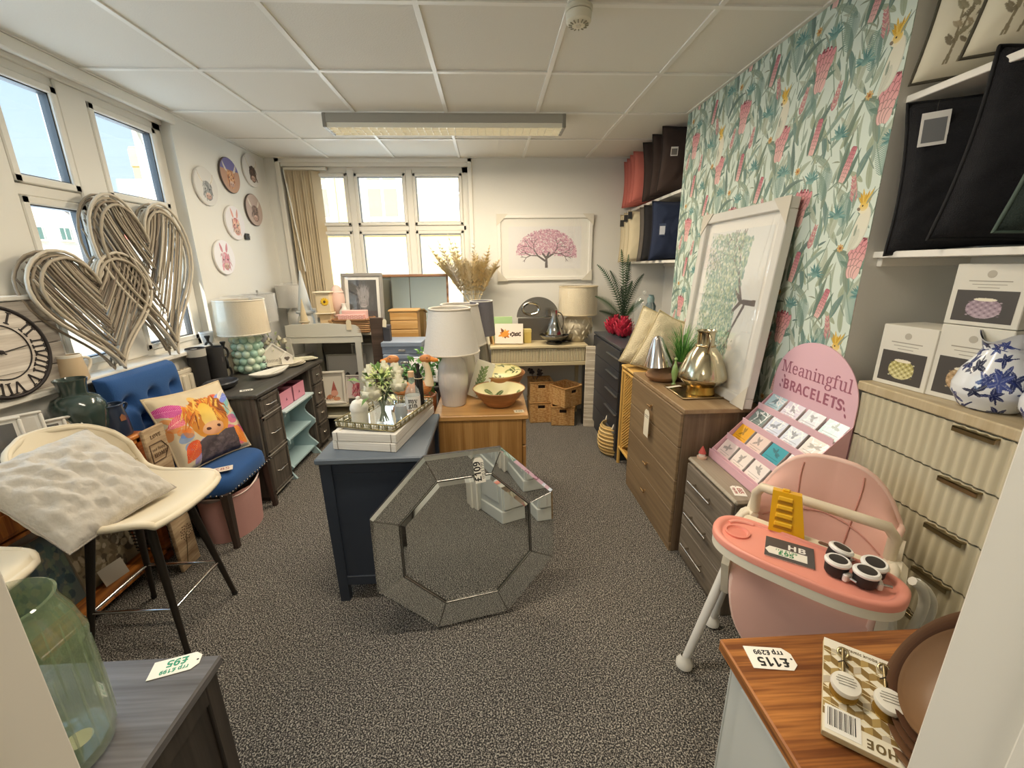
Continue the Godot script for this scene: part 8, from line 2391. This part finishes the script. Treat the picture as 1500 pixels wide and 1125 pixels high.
# ---------------------------------------------------------------- middle: small things
func small_middle() -> void:
	# two whitewashed boxes and the mirrored tray on the navy sideboard
	var ww := wood("white_wash", "#c9c3b8", "#ece8e0", 0.6, 1.0, 0.7, 2.0, 3.0)
	for i in 2:
		var o := thing("display_box", ["lower whitewashed wooden display box on the navy sideboard", "upper whitewashed wooden display box, beneath the mirrored tray"][i], "display box", Vector3(-0.525, 0.7435 + i * 0.0425, -1.985), -11 + i * 1.0, "whitewashed display boxes")
		for s in [[-0.148, 0.148, 0.24, 0.262], [-0.148, 0.148, -0.262, -0.24], [-0.148, -0.126, -0.24, 0.24], [0.126, 0.148, -0.24, 0.24]]:
			put("rail", mb().bx(s[0], s[1], 0, 0.042, s[2], s[3], 0.003), ww, o)
		put("panel", mb().bx(-0.126, 0.126, 0.012, 0.036, -0.24, 0.24, 0.001), mat("#d9d4ca", 0.6), o)
		for sx in [-0.126, 0.122]: put("joint", mb().bx(sx, sx + 0.004, 0.002, 0.04, 0.2615, 0.2628, 0), mat("#8f887c", 0.8), o)
	var ty := 0.8292
	var t := thing("mirror_tray", "mirrored tray with a jewelled gold gallery on the white box frames", "tray", Vector3(-0.517, ty, -1.955), -17)
	put("mirror", mb().bx(-0.143, 0.143, 0, 0.006, -0.2, 0.2, 0.001), mat("#d8dcda", 0.02, 1.0), t)
	var gold := mat("#a89a6c", 0.3, 0.9)
	put("gallery_rail", mb().at(0, 0.006, 0).tube([Vector3(-0.145, 0, -0.202), Vector3(0.145, 0, -0.202), Vector3(0.145, 0, 0.202), Vector3(-0.145, 0, 0.202)], 0.003, 6, true).at(0, 0.032, 0).tube([Vector3(-0.147, 0, -0.204), Vector3(0.147, 0, -0.204), Vector3(0.147, 0, 0.204), Vector3(-0.147, 0, 0.204)], 0.003, 6, true), gold, t)
	for e in [[Vector3(-0.145, 0, 0.202), Vector3(0.145, 0, 0.202), 22], [Vector3(0.145, 0, 0.202), Vector3(0.145, 0, -0.202), 30], [Vector3(-0.145, 0, -0.202), Vector3(-0.145, 0, 0.202), 30], [Vector3(0.145, 0, -0.202), Vector3(-0.145, 0, -0.202), 22]]:
		for i in e[2]:
			var p: Vector3 = (e[0] as Vector3).lerp(e[1], (i + 0.5) / e[2])
			put("jewel", mb().ball(p + Vector3(0, 0.019, 0), 0.0062, 0.0115, 0.0062, 6, 4), mat(["#cfc9b4", "#8f8768", "#e3dfd0"][i % 3], 0.12, 0.6), t)
	var y := ty + 0.0066
	var j := thing("lidded_jar", "white lidded candle jar at the front left of the mirrored tray", "jar", Vector3(-0.612, y, -1.835))
	put("body", mb().lathe([0, 0, 0.034, 0, 0.037, 0.004, 0.038, 0.066, 0, 0.066], 32), mat("#dfdacb", 0.5), j)
	put("lid", mb().lathe([0.040, 0.066, 0.041, 0.078, 0.038, 0.088, 0.028, 0.105, 0.012, 0.114, 0, 0.115], 32), mat("#e8e4d8", 0.5), j)
	put("knob", mb().ball(Vector3(0, 0.121, 0), 0.011, 0.009, 0.011, 12, 8), mat("#e8e4d8", 0.5), j)
	# roses
	var v := thing("rose_vase", "bouquet of cream roses with green filler in a clear glass vase on the tray", "flowers", Vector3(-0.503, y, -1.83))
	put("glass", mb().lathe([0, 0.002, 0.036, 0, 0.038, 0.004, 0.04, 0.115, 0.037, 0.116, 0.035, 0.012, 0, 0.01], 28), glass("#eef4f2", 0.10), v)
	var st := mb()
	for i in 9:
		var a := i * 0.7
		st.tube([Vector3(cos(a) * 0.02, 0.012, sin(a) * 0.02), Vector3(cos(a + 2.6) * 0.02, 0.12, sin(a + 2.6) * 0.02), Vector3(cos(a + 2.6) * 0.05, 0.19, sin(a + 2.6) * 0.04)], 0.003, 5)
	put("stems", st, mat("#4f6238", 0.6), v)
	for i in 7: rose(v, Vector3([-0.03, -0.045, 0.085, 0.07, 0.01, -0.07, 0.04][i], [0.165, 0.235, 0.19, 0.235, 0.25, 0.20, 0.205][i], [0.06, 0.0, 0.03, -0.03, -0.045, -0.05, -0.06][i]), [0.066, 0.05, 0.058, 0.046, 0.04, 0.045, 0.045][i], "#ece8d2", i)
	put("leaves", leaf_cluster(Vector3(0.0, 0.17, 0.01), 0.09, 46, 0.055, 2), mat("#5f7f3c", 0.55), v)
	put("filler", leaf_cluster(Vector3(0.015, 0.215, 0.045), 0.05, 90, 0.03, 3, 0.35), mat("#b9c67c", 0.55), v)
	put("filler", leaf_cluster(Vector3(0.03, 0.155, 0.05), 0.035, 40, 0.03, 6, 0.35), mat("#d9deb0", 0.55), v)
	var cg := thing("candle_glass", "small striped glass candle holder on the tray, right of the rose vase", "candle holder", Vector3(-0.437, y, -1.885))
	put("glass", mb().lathe([0, 0.002, 0.026, 0, 0.03, 0.03, 0.027, 0.065, 0.025, 0.065, 0.027, 0.03, 0, 0.008], 24, 12, 0.06), mat("#c3cbd2", 0.15, 0.3), cg)
	put("wax", mb().lathe([0, 0.05, 0.025, 0.05], 20), mat("#efe9da", 0.6), cg)
	var bt := thing("bottle", "clear bottle with a white lettered label on the tray, before the black bottle", "bottle", Vector3(-0.395, y, -1.975))
	put("glass", mb().lathe([0, 0, 0.034, 0, 0.036, 0.006, 0.036, 0.09, 0.03, 0.115, 0.014, 0.14, 0.014, 0.18, 0, 0.18], 28), glass("#dfe9e6", 0.18), bt)
	put("label", mb().lathe([0.0366, 0.02, 0.0366, 0.085], 28), mat("#eeeae2", 0.6), bt)
	put("cork", mb().lathe([0.015, 0.178, 0.015, 0.205, 0, 0.205], 16), mat("#c9a27c", 0.7), bt)
	words("my", 0.03, mat("#2b2a2a", 0.6), bt, xf(0.006, 0.066, 0.0368, 0), "lettering", "Droid Serif", true)
	words("gin", 0.028, mat("#2b2a2a", 0.6), bt, xf(0.006, 0.042, 0.0368, 0), "lettering", "Droid Serif", true)
	var b2 := thing("bottle", "slim black glass bottle at the right rear of the tray", "bottle", Vector3(-0.375, y, -2.06))
	put("glass", mb().lathe([0, 0, 0.02, 0, 0.021, 0.004, 0.021, 0.15, 0.008, 0.18, 0.008, 0.225, 0, 0.226], 22), mat("#191715", 0.12), b2)
	put("cord", mb().at(0, 0.15, 0).tube(ring3(0.0205, 16), 0.002, 5, true), mat("#d9c7a0", 0.8), b2)
	# ducks
	for i in 2:
		var d := thing("wooden_duck", ["wooden duck with an orange head looking left, behind the roses", "wooden duck with an orange head looking right, beside the white lamp"][i], "ornament", [Vector3(-0.50, 0.829, -2.205), Vector3(-0.385, 0.829, -2.20)][i], [180, 0][i], "wooden ducks")
		var og := wood("duck", "#a8602a", "#dc9a58", 0.45)
		put("body", mb().at(-0.01, 0.06, 0, 0, 0, 0.25).ball(Vector3.ZERO, 0.065, 0.042, 0.038, 20, 12), og, d)
		put("tail", mb().at(-0.07, 0.055, 0, 0, 0, 2.6).lathe([0.02, 0, 0.012, 0.03, 0, 0.045], 12), og, d)
		put("neck", mb().tube(bez(Vector3(0.035, 0.08, 0), Vector3(0.05, 0.15, 0), Vector3(0.02, 0.21, 0), 10), [0.03, 0.027, 0.024, 0.021, 0.019, 0.018, 0.017, 0.017, 0.017, 0.018, 0.018], 12), mat(["#e9dcc0", "#ddc9a5"][i], 0.5), d)
		put("head", mb().ball(Vector3(0.03, 0.225, 0), 0.034, 0.023, 0.022, 16, 10), og, d)
		put("beak", mb().tube([Vector3(0.055, 0.222, 0), Vector3(0.075, 0.217, 0), Vector3(0.095, 0.216, 0)], [0.015, 0.012, 0.007], 10), mat("#e08a34", 0.4), d)
		put("eye", mb().ball(Vector3(0.04, 0.232, 0.018), 0.0035).ball(Vector3(0.04, 0.232, -0.018), 0.0035), mat("#1c1512", 0.2), d)
		put("feet", mb().bx(-0.02, 0.035, 0, 0.008, 0.006, 0.028, 0.003).bx(-0.02, 0.035, 0, 0.008, -0.028, -0.006, 0.003).tube([Vector3(0, 0, 0.015), Vector3(0, 0.03, 0.015)], 0.006, 6).tube([Vector3(0, 0, -0.015), Vector3(0, 0.03, -0.015)], 0.006, 6), mat("#d08436", 0.5), d)
	# on the oak chest
	lamp_white("table_lamp", "white ribbed ceramic table lamp with a pleated shade at the front of the oak chest", Vector3(-0.238, 0.7205, -2.43), 1.0, "#c9c4bd", "#e0dbd2", "#d8cfc0")
	lamp_white("table_lamp", "second white lamp, its shade showing behind the front lamp", Vector3(-0.20, 0.7205, -2.69), 1.0, "#d3cdc4", "#ddd8d0", "#cfc7ba")
	var gl := thing("table_lamp", "table lamp with a dark grey shade at the back of the oak chest", "lamp", Vector3(-0.065, 0.7205, -2.80))
	put("base", mb().lathe([0, 0, 0.06, 0, 0.06, 0.01, 0.02, 0.03, 0.03, 0.15, 0.018, 0.28, 0.01, 0.36, 0, 0.36], 24), mat("#8a8680", 0.4), gl)
	put("shade", mb().lathe([0.088, 0.36, 0.075, 0.585, 0.072, 0.585, 0.085, 0.36], 36), cloth("#76737a", 8, 0.3, 0.2, 0.15), gl)
	put("shade_trim", mb().at(0, 0.585, 0).tube(ring3(0.075, 32), 0.003, 6, true), mat("#e5e1da", 0.5), gl)
	# bowls
	var wood_b := wood("bowl_wood", "#8a5a34", "#c28a55", 0.4, 1.0, 0.9, 3.0, 3.0)
	var bi := Ink.new(256, 96, "#e4dcb0", 12)
	for i in 26: bi.leaf(bi.r.randf() * 256, bi.r.randf_range(30, 90), bi.r.randf_range(18, 44), 11, -PI / 2 + bi.r.randf_range(-1.0, 1.0), Color(["#6f7f52", "#8a9364", "#55663f"][i % 3]), K("#b9bd8a"))
	var b3 := Ink.new(256, 96, "#e6dea8", 13)
	for i in 70: b3.line(bi.r.randf() * 256, bi.r.randf() * 96, bi.r.randf() * 256, bi.r.randf() * 96, 1, 1, K("#e6dea8"))
	for i in 80: b3.leaf(b3.r.randf() * 256, b3.r.randf() * 96, b3.r.randf_range(10, 20), 5, b3.r.randf() * TAU, Color(["#6d7440", "#4f5a34", "#8f9554"][i % 3]))
	for i in 3:
		var o := thing("serving_bowl", ["wooden bowl with a leaf painted inside at the front of the oak chest", "plain wooden bowl beneath the tilted painted one", "painted olive pattern bowl tilted in the rear wooden bowl"][i], "bowl", [Vector3(0.035, 0.7205, -2.40), Vector3(0.05, 0.7205, -2.69), Vector3(0.05, 0.772, -2.70)][i], 0, "wooden serving bowls")
		var r: float = [0.158, 0.165, 0.142][i]
		var h: float = [0.102, 0.125, 0.085][i]
		if i == 2: o.rotation.x = 0.1
		put("outside", mb().lathe([0, 0, r * 0.5, 0, r * 0.54, 0.006, r * 0.8, h * 0.55, r * 0.97, h * 0.94, r, h, r * 0.985, h + 0.004, r * 0.965, h], 48), wood_b if i < 2 else mat("#b9a860", 0.5), o)
		put("inside", mb().lathe([r * 0.967, h, r * 0.93, h * 0.9, r * 0.76, h * 0.5, r * 0.5, h * 0.2, 0, h * 0.14], 48), [tex(bi.im, 0.4), wood_b, tex(b3.im, 0.4)][i], o)
	var ps := solo("price_label", mb().bx(-0.028, 0.028, 0, 0.0012, -0.022, 0.022, 0), mat("#efe2c2", 0.6), "cream price label at the front right corner of the oak chest", "price tag", Vector3(0.145, 0.7205, -2.262), 6)
	words("£49", 0.024, mat("#7a6a50", 0.7), ps, xf(0, 0.0014, 0.0, 0, -90, 0))
	var lc := thing("leaf_card", "cream card printed with a green leaf, standing behind the bowls", "card")
	lc.transform = xf(-0.11, 0.7205, -2.55, -14, -10, -16)
	var li := Ink.new(96, 144, "#e9e6d2", 14)
	for i in 12: li.leaf(48, 130 - i * 9, 40 - i, 13, -PI / 2 + (1 if i % 2 else -1) * 0.8, Color(["#5f7a45", "#7d9458"][i % 2]), K("#a9ba80"))
	li.line(48, 140, 48, 16, 2.5, 1.5, K("#5f7a45"))
	put("board", mb().bx(-0.06, 0.06, 0, 0.24, 0, 0.006, 0.001), mat("#e9e6d6", 0.6), lc)
	put("print", mb().quad(Vector3(-0.055, 0.005, 0.0065), Vector3(0.055, 0.005, 0.0065), Vector3(0.055, 0.235, 0.0065), Vector3(-0.055, 0.235, 0.0065)), tex(li.im, 0.6), lc)
	var gp := thing("potted_plant", "bushy green artificial plant in a terracotta pot behind the white lamp", "plant", Vector3(-0.475, 0, -2.52))
	put("pot", mb().lathe([0, 0, 0.09, 0, 0.115, 0.66, 0.12, 0.76, 0.105, 0.76, 0.1, 0.68, 0, 0.68], 28), mat("#b8703f", 0.6), gp)
	put("soil", mb().at(0, 0.72, 0).lathe([0, 0.01, 0.104, 0.0], 24), mat("#3b2d22", 0.9), gp)
	for i in 5: put("foliage", leaf_cluster(Vector3([0.02, 0.14, -0.05, 0.09, 0.04][i], [0.90, 0.88, 0.88, 0.97, 0.84][i], [0.05, 0.02, 0.03, 0.0, 0.08][i]), 0.08, 70, 0.05, 20 + i, 0.45), mat(["#4f7f3a", "#5f9446", "#3f6b35", "#6fa052", "#588a40"][i], 0.5), gp)
	put("stem", mb().tube([Vector3(0, 0.7, 0), Vector3(0.0, 0.92, 0.02)], 0.006, 5).tube([Vector3(0, 0.72, 0), Vector3(0.09, 0.9, 0.02)], 0.004, 5).tube([Vector3(0, 0.72, 0), Vector3(-0.07, 0.9, 0.02)], 0.004, 5), mat("#5a4a30", 0.8), gp)
	var tp := thing("tablet_board", "black board with a white edge leaning behind the green plant", "board")
	tp.transform = xf(-0.47, 0.74, -2.86, 10, -55, 0)
	put("board", mb().bx(-0.11, 0.19, 0, 0.24, 0, 0.008, 0.002), mat("#22252a", 0.3), tp)
	put("edge", mb().bx(-0.11, 0.19, 0.236, 0.246, 0.0, 0.012, 0.002), mat("#dcdcd8", 0.4), tp)
	put("stand", mb().bx(-0.06, 0.12, -0.02, 0.0, -0.10, 0.02, 0.003), mat("#22252a", 0.5), tp)
	solo("plant_stand", mb().bx(-0.13, 0.13, 0.70, 0.72, -0.13, 0.13, 0.003).bx(-0.12, -0.10, 0, 0.70, -0.12, -0.10).bx(0.10, 0.12, 0, 0.70, -0.12, -0.10).bx(-0.12, -0.10, 0, 0.70, 0.10, 0.12).bx(0.10, 0.12, 0, 0.70, 0.10, 0.12), mat("#3b3530", 0.5), "small dark stand holding the black board behind the oak chest", "stand", Vector3(-0.49, 0, -2.95))

func lamp_white(called: String, label: String, at: Vector3, s: float, base: String, shade: String, trim: String) -> void:
	var l := thing(called, label, "lamp", at)
	put("base", mb().lathe([0, 0, 0.068, 0.0, 0.072, 0.006, 0.088, 0.11, 0.092, 0.17, 0.084, 0.24, 0.06, 0.285, 0.034, 0.305, 0.03, 0.318, 0, 0.318], 96, 36, 0.035), mat(base, 0.25, 0.0, 0.5), l)
	put("socket", mb().lathe([0.016, 0.315, 0.016, 0.36, 0, 0.36], 14), mat("#cfcabf", 0.4), l)
	put("shade", mb().lathe([0.162, 0.322, 0.160, 0.34, 0.116, 0.575, 0.112, 0.575, 0.157, 0.322], 120, 60, 0.012), cloth(shade, 5, 0.15, 0.1, 0.4), l)
	put("shade_trim", mb().at(0, 0.325, 0).tube(ring3(0.162, 48), 0.005, 6, true).at(0, 0.574, 0).tube(ring3(0.117, 40), 0.006, 6, true), mat(trim, 0.7), l)

# ---------------------------------------------------------------- right side: small things
func small_right() -> void:
	var y := 0.8265
	# big leaning picture, its tree lying on its side
	var k := tree_ink(256, 256, 44, "#dfe0dc", ["#6f9a8c", "#86ab98", "#a8bfa0", "#4f7f78", "#c3cfae", "#8fa98a", "#5d8a86"], 1600, false)
	for i in 2600: k.ell(k.r.randf_range(8, 250), k.r.randf_range(4, 150) + 16 * k.r.randfn(), k.r.randf_range(1.5, 4), k.r.randf_range(1.5, 3), k.r.randf() * PI, Color(Color(["#6f9a8c", "#8fae9c", "#b3c4a8", "#55857c", "#d2d8b8", "#9aac86", "#e6e8dc", "#7d8f7c"][k.r.randi() % 8]), 0.8))
	k.im.rotate_90(COUNTERCLOCKWISE)
	var p := framed("picture", "large white framed picture of a green tree lying sideways, leaning on the wallpaper", 0.77, 0.975, 0.05, 0.045, mat("#d5d2ca", 0.45), tex(k.im, 0.5), 0.055)
	p.transform = xf(1.272, y, -2.275, -90, -4.8, 0)
	for c in [[-1, 1, 0], [1, 1, -90], [1, -1, 180], [-1, -1, 90]]:
		put("card_corner", mb().at(c[0] * 0.389, 0.4875 + c[1] * 0.491, 0.046, 0, 0, deg_to_rad(c[2])).prism(PackedVector2Array([Vector2(0, 0), Vector2(0, -0.12), Vector2(0.12, 0)]), 0.003), mat("#cfc8b8", 0.7), p)
	# tray and jug
	var pew := mat("#c9bd9f", 0.16, 1.0)
	var tr := thing("metal_tray", "square antique metal tray under the gold jug on the brown chest", "tray", Vector3(1.135, y, -2.195))
	put("plate", mb().bx(-0.125, 0.125, 0, 0.005, -0.125, 0.125, 0.002), rough_paint("#b9a583", 0.25, 8.0, 0.05, 1.0), tr)
	put("rim", mb().at(0, 0.008, 0).tube([Vector3(-0.127, 0, -0.127), Vector3(0.127, 0, -0.127), Vector3(0.127, 0, 0.127), Vector3(-0.127, 0, 0.127)], 0.005, 6, true), mat("#a08c6a", 0.3, 1.0), tr)
	solo("paper_slip", mb().bx(-0.05, 0.05, 0, 0.001, -0.012, 0.012, 0), mat("#efe6d2", 0.6), "folded cream paper slip on the metal tray's left edge", "paper", Vector3(1.045, y + 0.014, -2.275), 20)
	var j := thing("metal_jug", "large gold and silver two handled metal jug on the square tray", "jug", Vector3(1.15, y + 0.0055, -2.17))
	put("body", mb().lathe([0, 0, 0.068, 0, 0.072, 0.006, 0.066, 0.02, 0.066, 0.045, 0.085, 0.05, 0.122, 0.085, 0.128, 0.1, 0.118, 0.14, 0.085, 0.22, 0.055, 0.26, 0.047, 0.268, 0.044, 0.28, 0.044, 0.335, 0.052, 0.347, 0.048, 0.35, 0.038, 0.335, 0.036, 0.28, 0, 0.27], 24, 12, 0.012), pew, j)
	put("foot_band", mb().lathe([0.0735, 0.002, 0.0745, 0.008, 0.069, 0.022, 0.069, 0.046], 40), mat("#c7a04f", 0.25, 1.0), j)
	put("collar", mb().at(0, 0.268, 0).tube(ring3(0.049, 32), 0.005, 8, true), mat("#b9a27a", 0.25, 1.0), j)
	for s in [-1.0, 1.0]:
		put("handle", mb().tube(bez(Vector3(0.012 * s, 0.335, s * -0.046), Vector3(0.03 * s, 0.33, s * -0.125), Vector3(0.02 * s, 0.24, s * -0.07), 12), 0.007, 8), mat("#b5a98f", 0.2, 1.0), j)
	# lamp with a cone shade
	var cl := thing("cone_lamp", "small metal lamp with silver cone shade and embossed copper dome base", "lamp", Vector3(1.05, y, -2.47))
	var cop := rough_paint("#c49b78", 0.22, 30.0, 0.5, 1.0)
	put("base", mb().lathe([0, 0, 0.06, 0, 0.072, 0.008, 0.098, 0.028, 0.1, 0.036, 0.085, 0.058, 0.05, 0.08, 0.035, 0.085, 0, 0.085], 40, 20, 0.03), cop, cl)
	put("neck", mb().lathe([0.034, 0.085, 0.036, 0.10, 0.03, 0.125, 0.036, 0.14, 0, 0.14], 28), mat("#c9a58c", 0.2, 1.0), cl)
	put("shade", mb().at(-0.035, 0.105, 0.02, 0, 0, 0.1).lathe([0.088, 0.0, 0.03, 0.165, 0.012, 0.178, 0, 0.179, 0.0, 0.172, 0.026, 0.16, 0.084, 0.0], 40), mat("#d2c9c4", 0.14, 1.0), cl)
	put("arm", mb().tube([Vector3(0.0, 0.13, 0), Vector3(-0.02, 0.2, 0.012), Vector3(-0.05, 0.27, 0.02)], 0.006, 8), mat("#b39680", 0.25, 1.0), cl)
	# grass
	var g := thing("potted_grass", "bushy green grass plant in a dark copper pot on the brown chest", "plant", Vector3(1.165, y, -2.46))
	put("pot", mb().lathe([0, 0, 0.045, 0, 0.058, 0.04, 0.06, 0.11, 0.054, 0.125, 0.048, 0.125, 0.05, 0.1, 0, 0.1], 28), mat("#5d4a42", 0.3, 0.6), g)
	var r := RandomNumberGenerator.new()
	r.seed = 12
	for i in 230:
		var a := r.randf() * TAU
		var l := r.randf_range(0.10, 0.21)
		var h := r.randf_range(0.17, 0.37)
		var o := Vector3(cos(a), 0, sin(a))
		var b := mb()
		var pts := bez(o * 0.02 + Vector3(0, 0.10, 0), o * l * 0.35 + Vector3(0, h * 1.05, 0), o * l + Vector3(0, h * r.randf_range(0.75, 1.0), 0), 5)
		pts[5].x = clampf(pts[5].x, -0.2, 0.125)
		var s := o.cross(Vector3.UP) * 0.0028
		for q in 5:
			var w0 := s * (1.0 - q / 5.0)
			var w1 := s * (1.0 - (q + 1) / 5.0)
			b.quad(pts[q] - w0, pts[q] + w0, pts[q + 1] + w1, pts[q + 1] - w1)
		put("blade", b, mat(["#4f8a3a", "#6aa548", "#3f7434", "#82b35c"][i % 4], 0.5), g)
	# two bird figures
	for i in 2:
		var b := thing("bird_figure", ["pink glass bird figure between the copper dome and the grass pot", "slim green glass bird figure before the grass pot"][i], "ornament", [Vector3(1.085, y, -2.56), Vector3(1.075, y, -2.345)][i], [120, 60][i])
		var m := mat(["#d9a3a3", "#8fae6a"][i], 0.15, 0.0, 0.5)
		put("body", mb().lathe([0, 0, 0.016, 0, 0.014, 0.01, 0.006, 0.02, 0.014, 0.045, 0.02, 0.08, 0.015, 0.115, 0.007, 0.135, 0.006, 0.15, 0, 0.152], 20), m, b)
		put("head", mb().ball(Vector3(0.004, 0.16, 0), 0.013, 0.011, 0.01, 12, 8), m, b)
		put("beak", mb().tube([Vector3(0.014, 0.16, 0), Vector3(0.03, 0.157, 0)], [0.004, 0.001], 6), mat("#c9b08a", 0.4), b)
	# on the fluted chest
	var fy := 1.0965
	for i in 3:
		var bx := thing("gift_box", ["white lamp box with a picture of a yellow mosaic shade, left on the fluted chest", "white lamp box with a picture of a lilac shade, on top of another box", "white lamp box under the lilac one, mostly hidden by the flowered vase"][i], "box", [Vector3(1.505, fy, -1.355), Vector3(1.53, fy + 0.236, -1.185), Vector3(1.53, fy, -1.185)][i], [-84, -82, -82][i], "white lamp boxes")
		var w: float = 0.088
		var h: float = [0.212, 0.18, 0.234][i]
		put("carton", mb().bx(-w, w, 0, h, -0.085, 0.085, 0.002), mat("#e0dccf", 0.6), bx)
		var im := Ink.new(96, 72, "#4d4843", 80 + i)
		im.ell(48, 40, 28, 23, 0, K(["#b7ab62", "#9d8792", "#b3956b"][i]), K(["#d8cf9a", "#b7a4ad", "#caa983"][i]))
		im.ell(48, 20, 18, 4, 0, K("#efe7cf"))
		for ry in 6:
			for rx in 8: im.ell(24 + rx * 7, 26 + ry * 6, 2.2, 1.8, 0, K(["#f1ecc2", "#cbb7c1", "#dcc59c"][i], 0.8) if (rx + ry) % 2 else K(["#7d7440", "#7d6a76", "#8f7650"][i], 0.8))
		put("picture", mb().quad(Vector3(-w * 0.82, h * 0.07, 0.0855), Vector3(w * 0.82, h * 0.07, 0.0855), Vector3(w * 0.82, h * 0.58, 0.0855), Vector3(-w * 0.82, h * 0.58, 0.0855)), tex(im.im, 0.5), bx)
		put("printed_lines", mb().bx(-0.05, 0.05, h * 0.72, h * 0.735, 0.085, 0.0855, 0).bx(-0.04, 0.04, h * 0.67, h * 0.68, 0.085, 0.0855, 0).bx(-0.025, 0.025, h * 0.62, h * 0.63, 0.085, 0.0855, 0), mat("#a29c8e", 0.7), bx)
		put("crest", mb().at(0, h * 0.84, 0.085).prism(circ(0.011, 16), 0.0006), mat("#b9b3a4", 0.7), bx)
	var fi := Ink.new(384, 256, "#e9ecef", 90)
	fi.wrap = true
	for i in 70:
		var x := fi.r.randf() * 384
		var yy := fi.r.randf() * 256
		var c := Color(["#2c3a78", "#1f2a5c", "#3f4f96", "#272c44"][i % 4])
		for q in 5: fi.leaf(x, yy, fi.r.randf_range(14, 26), 8, q * TAU / 5 + fi.r.randf(), c, c.lightened(0.35))
		fi.line(x, yy, x + fi.r.randf_range(-40, 40), yy + fi.r.randf_range(-30, 30), 2, 1, c)
	for k2 in 2:
		var v := thing("flowered_vase", ["round blue and white flowered vase with a wavy lip on the fluted chest", "second blue and white vase at the picture's right edge"][k2], "vase", [Vector3(1.50, fy, -1.045), Vector3(1.485, fy, -0.855)][k2], 0, "blue and white vases")
		v.position = [Vector3(1.475, fy, -1.11), Vector3(1.46, fy, -0.925)][k2]
		var bo := mb()
		var lip := func(u: float, w: float) -> Vector3:
			var pr := [0.055, 0.0, 0.066, 0.006, 0.088, 0.045, 0.09, 0.07, 0.078, 0.115, 0.055, 0.155, 0.046, 0.178, 0.052, 0.2, 0.06, 0.215]
			var m: int = pr.size() / 2 - 1
			var i := mini(int(w * m), m - 1)
			var f := w * m - i
			var rr := lerpf(pr[i * 2], pr[i * 2 + 2], f)
			var yy := lerpf(pr[i * 2 + 1], pr[i * 2 + 3], f)
			var a := -u * TAU
			return Vector3(cos(a) * rr, yy + 0.014 * smoothstep(0.8, 1.0, w) * cos(a * 3.0), sin(a) * rr)
		bo.grid(lip, 44, 32, true, false, 1.0, 0.8)
		put("body", bo, tex(fi.im, 0.15), v)
		bo = mb()
		bo.grid(func(u: float, w: float) -> Vector3:
			var q: Vector3 = lip.call(1.0 - u, 0.55 + 0.45 * w)
			return Vector3(q.x * 0.93, q.y, q.z * 0.93), 44, 12, true)
		put("inside", bo, mat("#e9ecef", 0.2), v)
		put("foot", mb().lathe([0, 0, 0.055, 0, 0.056, 0.003], 32), mat("#d9dcdf", 0.3), v)
	# on the bedside chest
	var gn := thing("gnome", "tiny pink hatted gnome ornament at the far corner of the bedside chest", "ornament", Vector3(1.035, 0.5855, -1.865), 120)
	put("base", mb().lathe([0, 0, 0.022, 0, 0.024, 0.01, 0, 0.012], 16), mat("#d9b59c", 0.6), gn)
	put("body", mb().lathe([0, 0.01, 0.017, 0.012, 0.014, 0.03, 0, 0.034], 16), mat("#e3d5c5", 0.7), gn)
	put("hat", mb().lathe([0.018, 0.028, 0.009, 0.05, 0, 0.068], 16), mat("#c4574f", 0.7), gn)
	price_tag("white price ticket with red print on the bedside chest", xf(1.035, 0.5858, -1.545, 75), "£65", "rrp £99", "#a5453c", 0.085, 0.05)
